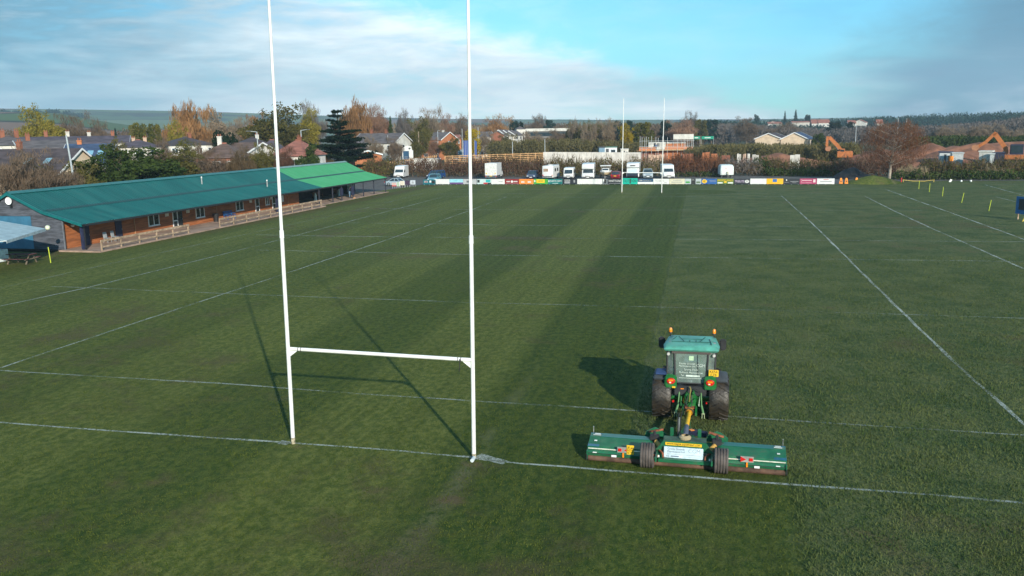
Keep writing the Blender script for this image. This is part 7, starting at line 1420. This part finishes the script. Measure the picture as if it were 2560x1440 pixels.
p = far(1062, 402, 205); cabin('long white roofed shed behind the hedge right of the totem', 1062, 405, 205, 56, 399, 3, WL_['white'], None, -10, name='shed', cat='shed', door=False)
# ------------------------------------------------------------------ people
def person(label, loc, rz, J, E_, rad, cols, scale=1.0):
    """one skinned body from joints J, edges E_, radii; cols: list of (z-limit fn, material)"""
    me = bpy.data.meshes.new('person'); me.from_pydata(J, E_, []); o = bpy.data.objects.new('person', me); C.objects.link(o)
    sk = o.modifiers.new('s', 'SKIN')
    for i, v in enumerate(me.skin_vertices[0].data): v.radius = (rad[i], rad[i]); v.use_root = (i == 0)
    sb_ = o.modifiers.new('d', 'SUBSURF'); sb_.levels = 2; sb_.render_levels = 2
    dg = bpy.context.evaluated_depsgraph_get(); m2 = bpy.data.meshes.new_from_object(o.evaluated_get(dg)); bpy.data.objects.remove(o)
    for _, m in cols: m2.materials.append(m)
    for p in m2.polygons:
        for k, (fn, _) in enumerate(cols):
            if fn(p.center): p.material_index = k; break
    p = bpy.data.objects.new('person', m2); C.objects.link(p); p.location = loc; p.rotation_euler = (0, 0, rz); p.scale = (scale,)*3
    m2.polygons.foreach_set('use_smooth', [True]*len(m2.polygons))
    return tag(p, label, 'person')
SKIN = mat('skin', (0.42, 0.24, 0.17), 0.6); JKT = mat('dark_jacket', (0.02, 0.02, 0.028), 0.8); JEAN = mat('blue_jeans', (0.13, 0.22, 0.32), 0.85); SHOE = mat('shoe', (0.02, 0.018, 0.015), 0.6); HAIR = mat('hair', (0.04, 0.028, 0.02), 0.8)
#       pelvis        spine          chest          neck           head          top
J = [(0, 0, .95), (0, -.03, 1.12), (0, -.08, 1.36), (0, -.12, 1.50), (0, -.17, 1.62), (0, -.17, 1.74),
     (-.10, 0, .90), (-.12, -.06, .50), (-.13, 0, .09), (-.13, -.16, .04), (.10, 0, .90), (.13, .08, .50), (.15, .16, .09), (.15, .0, .04),
     (-.19, -.08, 1.40), (-.24, -.18, 1.14), (-.10, -.36, 1.02), (-.02, -.42, 0.98), (.19, -.08, 1.40), (.25, -.20, 1.18), (.16, -.42, 1.24), (.06, -.48, 1.26)]
ED = [(0, 1), (1, 2), (2, 3), (3, 4), (4, 5), (0, 6), (6, 7), (7, 8), (8, 9), (0, 10), (10, 11), (11, 12), (12, 13), (2, 14), (14, 15), (15, 16), (16, 17), (2, 18), (18, 19), (19, 20), (20, 21)]
RA = [.14, .13, .15, .055, .095, .07, .095, .065, .045, .04, .095, .065, .045, .04, .07, .05, .038, .04, .07, .05, .038, .04]
COLS = [(lambda c: c.z < 0.10, SHOE), (lambda c: c.z > 1.66 or (c.z > 1.56 and c.y > -0.15), HAIR), (lambda c: c.z > 1.50, SKIN), (lambda c: c.y < -0.38 and 0.9 < c.z < 1.35, SKIN), (lambda c: c.z < 0.96, JEAN), (lambda c: True, JKT)]
fx = at(883, 497); sw_ = person('person in a dark jacket and jeans sweeping under the green canopy', (-41.0, 89.3, 0.09), R(60), J, ED, RA, COLS, 0.98)
br = thing('broom', 'long handled broom held by the person under the canopy', 'broom', (-41.0, 89.3, 0.09), R(60))
MB().tube((0.06, -0.42, 1.30), (-0.10, -1.05, 0.06), 0.014, 0.014, 6).build('handle', RAILW, br); MB().box((-0.10, -1.07, 0.05), (0.40, 0.08, 0.09)).build('head', mat('broom_orange', (0.55, 0.26, 0.10), 0.8), br)
BLUEJ = mat('blue_workwear', (0.04, 0.12, 0.30), 0.8)
q = far(1640, 374, D_S); C2 = [(lambda c: c.z < 0.10, SHOE), (lambda c: c.z > 1.6, JKT), (lambda c: c.z > 1.50, SKIN), (lambda c: c.y < -0.38 and 0.9 < c.z < 1.35, SKIN), (lambda c: c.z < 0.96, JKT), (lambda c: True, BLUEJ)]
pp = person('worker in blue standing on the scaffold platform', (sc.location.x+math.cos(sc.rotation_euler.z)*sx(1641)-math.sin(sc.rotation_euler.z)*1.0, sc.location.y+math.sin(sc.rotation_euler.z)*sx(1641)+math.cos(sc.rotation_euler.z)*1.0, sz(376.5)), R(20), J, ED, RA, C2)
# ------------------------------------------------------------------ garden trees screening the houses
for k, (kind, tone, px, top, d, w, l) in enumerate((
 ('budding', 'bud_olive', 300, 372, 128, 60, 'olive garden tree right of the blue slate roof'), ('bare', 'bare_brown', 405, 366, 140, 60, 'bare garden tree before the pink chimneys'),
 ('budding', 'gold_green', 475, 366, 150, 56, 'golden garden tree before the dark hipped bungalow'), ('bare', 'bare_brown', 520, 368, 138, 50, 'bare garden tree left of the white chimney'),
 ('bare', 'scrub_brown', 600, 382, 128, 60, 'low brown garden tree below the raking white verge'), ('budding', 'bud_olive', 655, 374, 140, 56, 'olive garden tree right of the street lamp'),
 ('bare', 'bramble_red', 708, 378, 140, 50, 'reddish garden tree right of the near left goal post'), ('leafy', 'green', 768, 378, 145, 50, 'green garden tree left of the cedar trunk'),
 ('bare', 'bare_pale', 938, 352, 200, 40, 'pale bare tree before the large white house'), ('bare', 'bare_brown', 985, 352, 215, 36, 'brown bare tree left of the totem'),
 ('budding', 'bud_olive', 1038, 350, 235, 40, 'olive tree right of the totem'), ('bare', 'salmon', 1080, 350, 255, 44, 'salmon tree before the orange brick house'),
 ('budding', 'bud_olive', 1122, 352, 252, 44, 'olive tree right of the orange brick house'), ('bare', 'bare_pale', 1212, 336, 285, 40, 'pale bare tree before the white gabled house'),
 ('budding', 'hedge_olive', 1265, 342, 270, 44, 'olive tree before the row of white gables'), ('bare', 'bare_pale', 1340, 336, 300, 60, 'pale trees before the long flat roofed hall'), ('bare', 'bare_brown', 1400, 330, 310, 50, 'brown trees at the right end of the flat roofed hall'))):
    tree(kind, tone, px, top, d, w, l, k % 4)
# ------------------------------------------------------------------ hills and haze
def hill_material():
    m = bpy.data.materials.new('hill_fields'); m.use_nodes = True; t = NT(m.node_tree)
    tc = t.n('ShaderNodeTexCoord', out=3); w_ = t.n('ShaderNodeVectorMath', props={'operation': 'ADD'}, i0=tc, i1=t.vmul(t.n('ShaderNodeTexNoise', out=1, Vector=tc, Scale=0.004, Detail=3.0), (90, 90, 0)))
    vo = t.nt.nodes.new('ShaderNodeTexVoronoi'); t.put(vo.inputs['Vector'], w_); vo.inputs['Scale'].default_value = 0.0042
    ve = t.nt.nodes.new('ShaderNodeTexVoronoi'); ve.feature = 'DISTANCE_TO_EDGE'; t.put(ve.inputs['Vector'], w_); ve.inputs['Scale'].default_value = 0.0042
    sp = t.nt.nodes.new('ShaderNodeSeparateColor'); t.put(sp.inputs[0], vo.outputs['Color'])
    c = t.mix(sp.outputs[0], (0.05, 0.10, 0.025), (0.12, 0.16, 0.05)); c = t.mix(t.sm(sp.outputs[1], 0.78, 0.8), c, (0.20, 0.12, 0.08))
    wood = t.sm(t.noise(tc, 0.0022, 4, 0.6), 0.54, 0.58); hed = t.sm(ve.outputs['Distance'], 0.05, 0.03)
    c = t.mix(t.m('MAXIMUM', wood, hed), c, t.mix(t.noise(tc, 0.05, 3, 0.7), (0.012, 0.022, 0.010), (0.045, 0.05, 0.022)))
    d = t.n('ShaderNodeBsdfDiffuse', Color=c); t.n('ShaderNodeOutputMaterial', Surface=d); return m
HM = hill_material()
def hill(label, prof, d, foot, back, seed, m=None):
    """prof: (px, skyline py); a long ridge at distance d, sloping to the ground in front and behind"""
    pxs = np.linspace(prof[0][0], prof[-1][0], 90); tops = np.interp(pxs, [a for a, _ in prof], [b for _, b in prof]); rr = np.random.default_rng(seed)
    nz = np.convolve(rr.normal(0, 1, 90+8), np.ones(9)/9, 'valid'); V = []; rows = 12
    for px, tp, z_ in zip(pxs, tops, nz):
        top = far(px, tp+z_*1.5, d)
        for k in range(rows):
            f = k/(rows-1); dd = foot+(d-foot)*f/0.7 if f <= 0.7 else d+(back-d)*(f-0.7)/0.3
            h = (math.sin(min(1, f/0.7)*PI/2)**1.6 if f <= 0.7 else 1-(f-0.7)/0.3*0.9)
            g = far(px, 340, dd); V.append((g.x, g.y, -1+(top.z+1)*h))
    V = np.array(V); idx = np.arange(90*rows).reshape(90, rows); F = np.stack([idx[:-1, :-1], idx[1:, :-1], idx[1:, 1:], idx[:-1, 1:]], -1).reshape(-1, 4)
    o = link('hills', npmesh('hills', V, F), m or HM, smooth=True); tag(o, label, None, None, 'structure'); return o
hill('wooded green hill with fields at the far left', [(-900, 268), (-300, 276), (0, 282), (90, 281), (160, 286), (230, 299), (330, 314), (420, 331)], 1700, 900, 2300, 3)
hill('long hazy blue hills along the left horizon', [(-900, 266), (-200, 270), (200, 275), (500, 280), (800, 290), (1100, 298), (1500, 300), (1900, 297), (2600, 290), (3500, 285)], 3200, 2100, 3900, 5)
hill('wooded rise behind the red roofed houses on the right', [(1650, 324), (1800, 318), (1950, 314), (2100, 310), (2300, 304), (2450, 298), (2700, 292), (3600, 286)], 1250, 600, 1900, 7, mat('wooded_hill', (0.028, 0.034, 0.02), 0.95, 0.3, 0.03, col2=(0.075, 0.062, 0.04)))
band('far_woodland', 'line of dark trees along the crest of the far left hill', -40, 215, 1640, 1720, [272, 276, 274, 284], 20, 'blue_green', 34, 5.0, lump=11)
hz = MB().bx(-4600, 4600, -400, 4700, -2.5, 260).build('haze', None)
hm = bpy.data.materials.new('haze'); hm.use_nodes = True; t = NT(hm.node_tree)
pv = t.nt.nodes.new('ShaderNodeVolumePrincipled'); pv.inputs['Color'].default_value = (0.62, 0.83, 1.0, 1); pv.inputs['Density'].default_value = 0.00021; pv.inputs['Anisotropy'].default_value = 0.0
t.n('ShaderNodeOutputMaterial', Volume=pv.outputs[0]); hz.data.materials.append(hm); tag(hz, None, None, None, 'stuff')
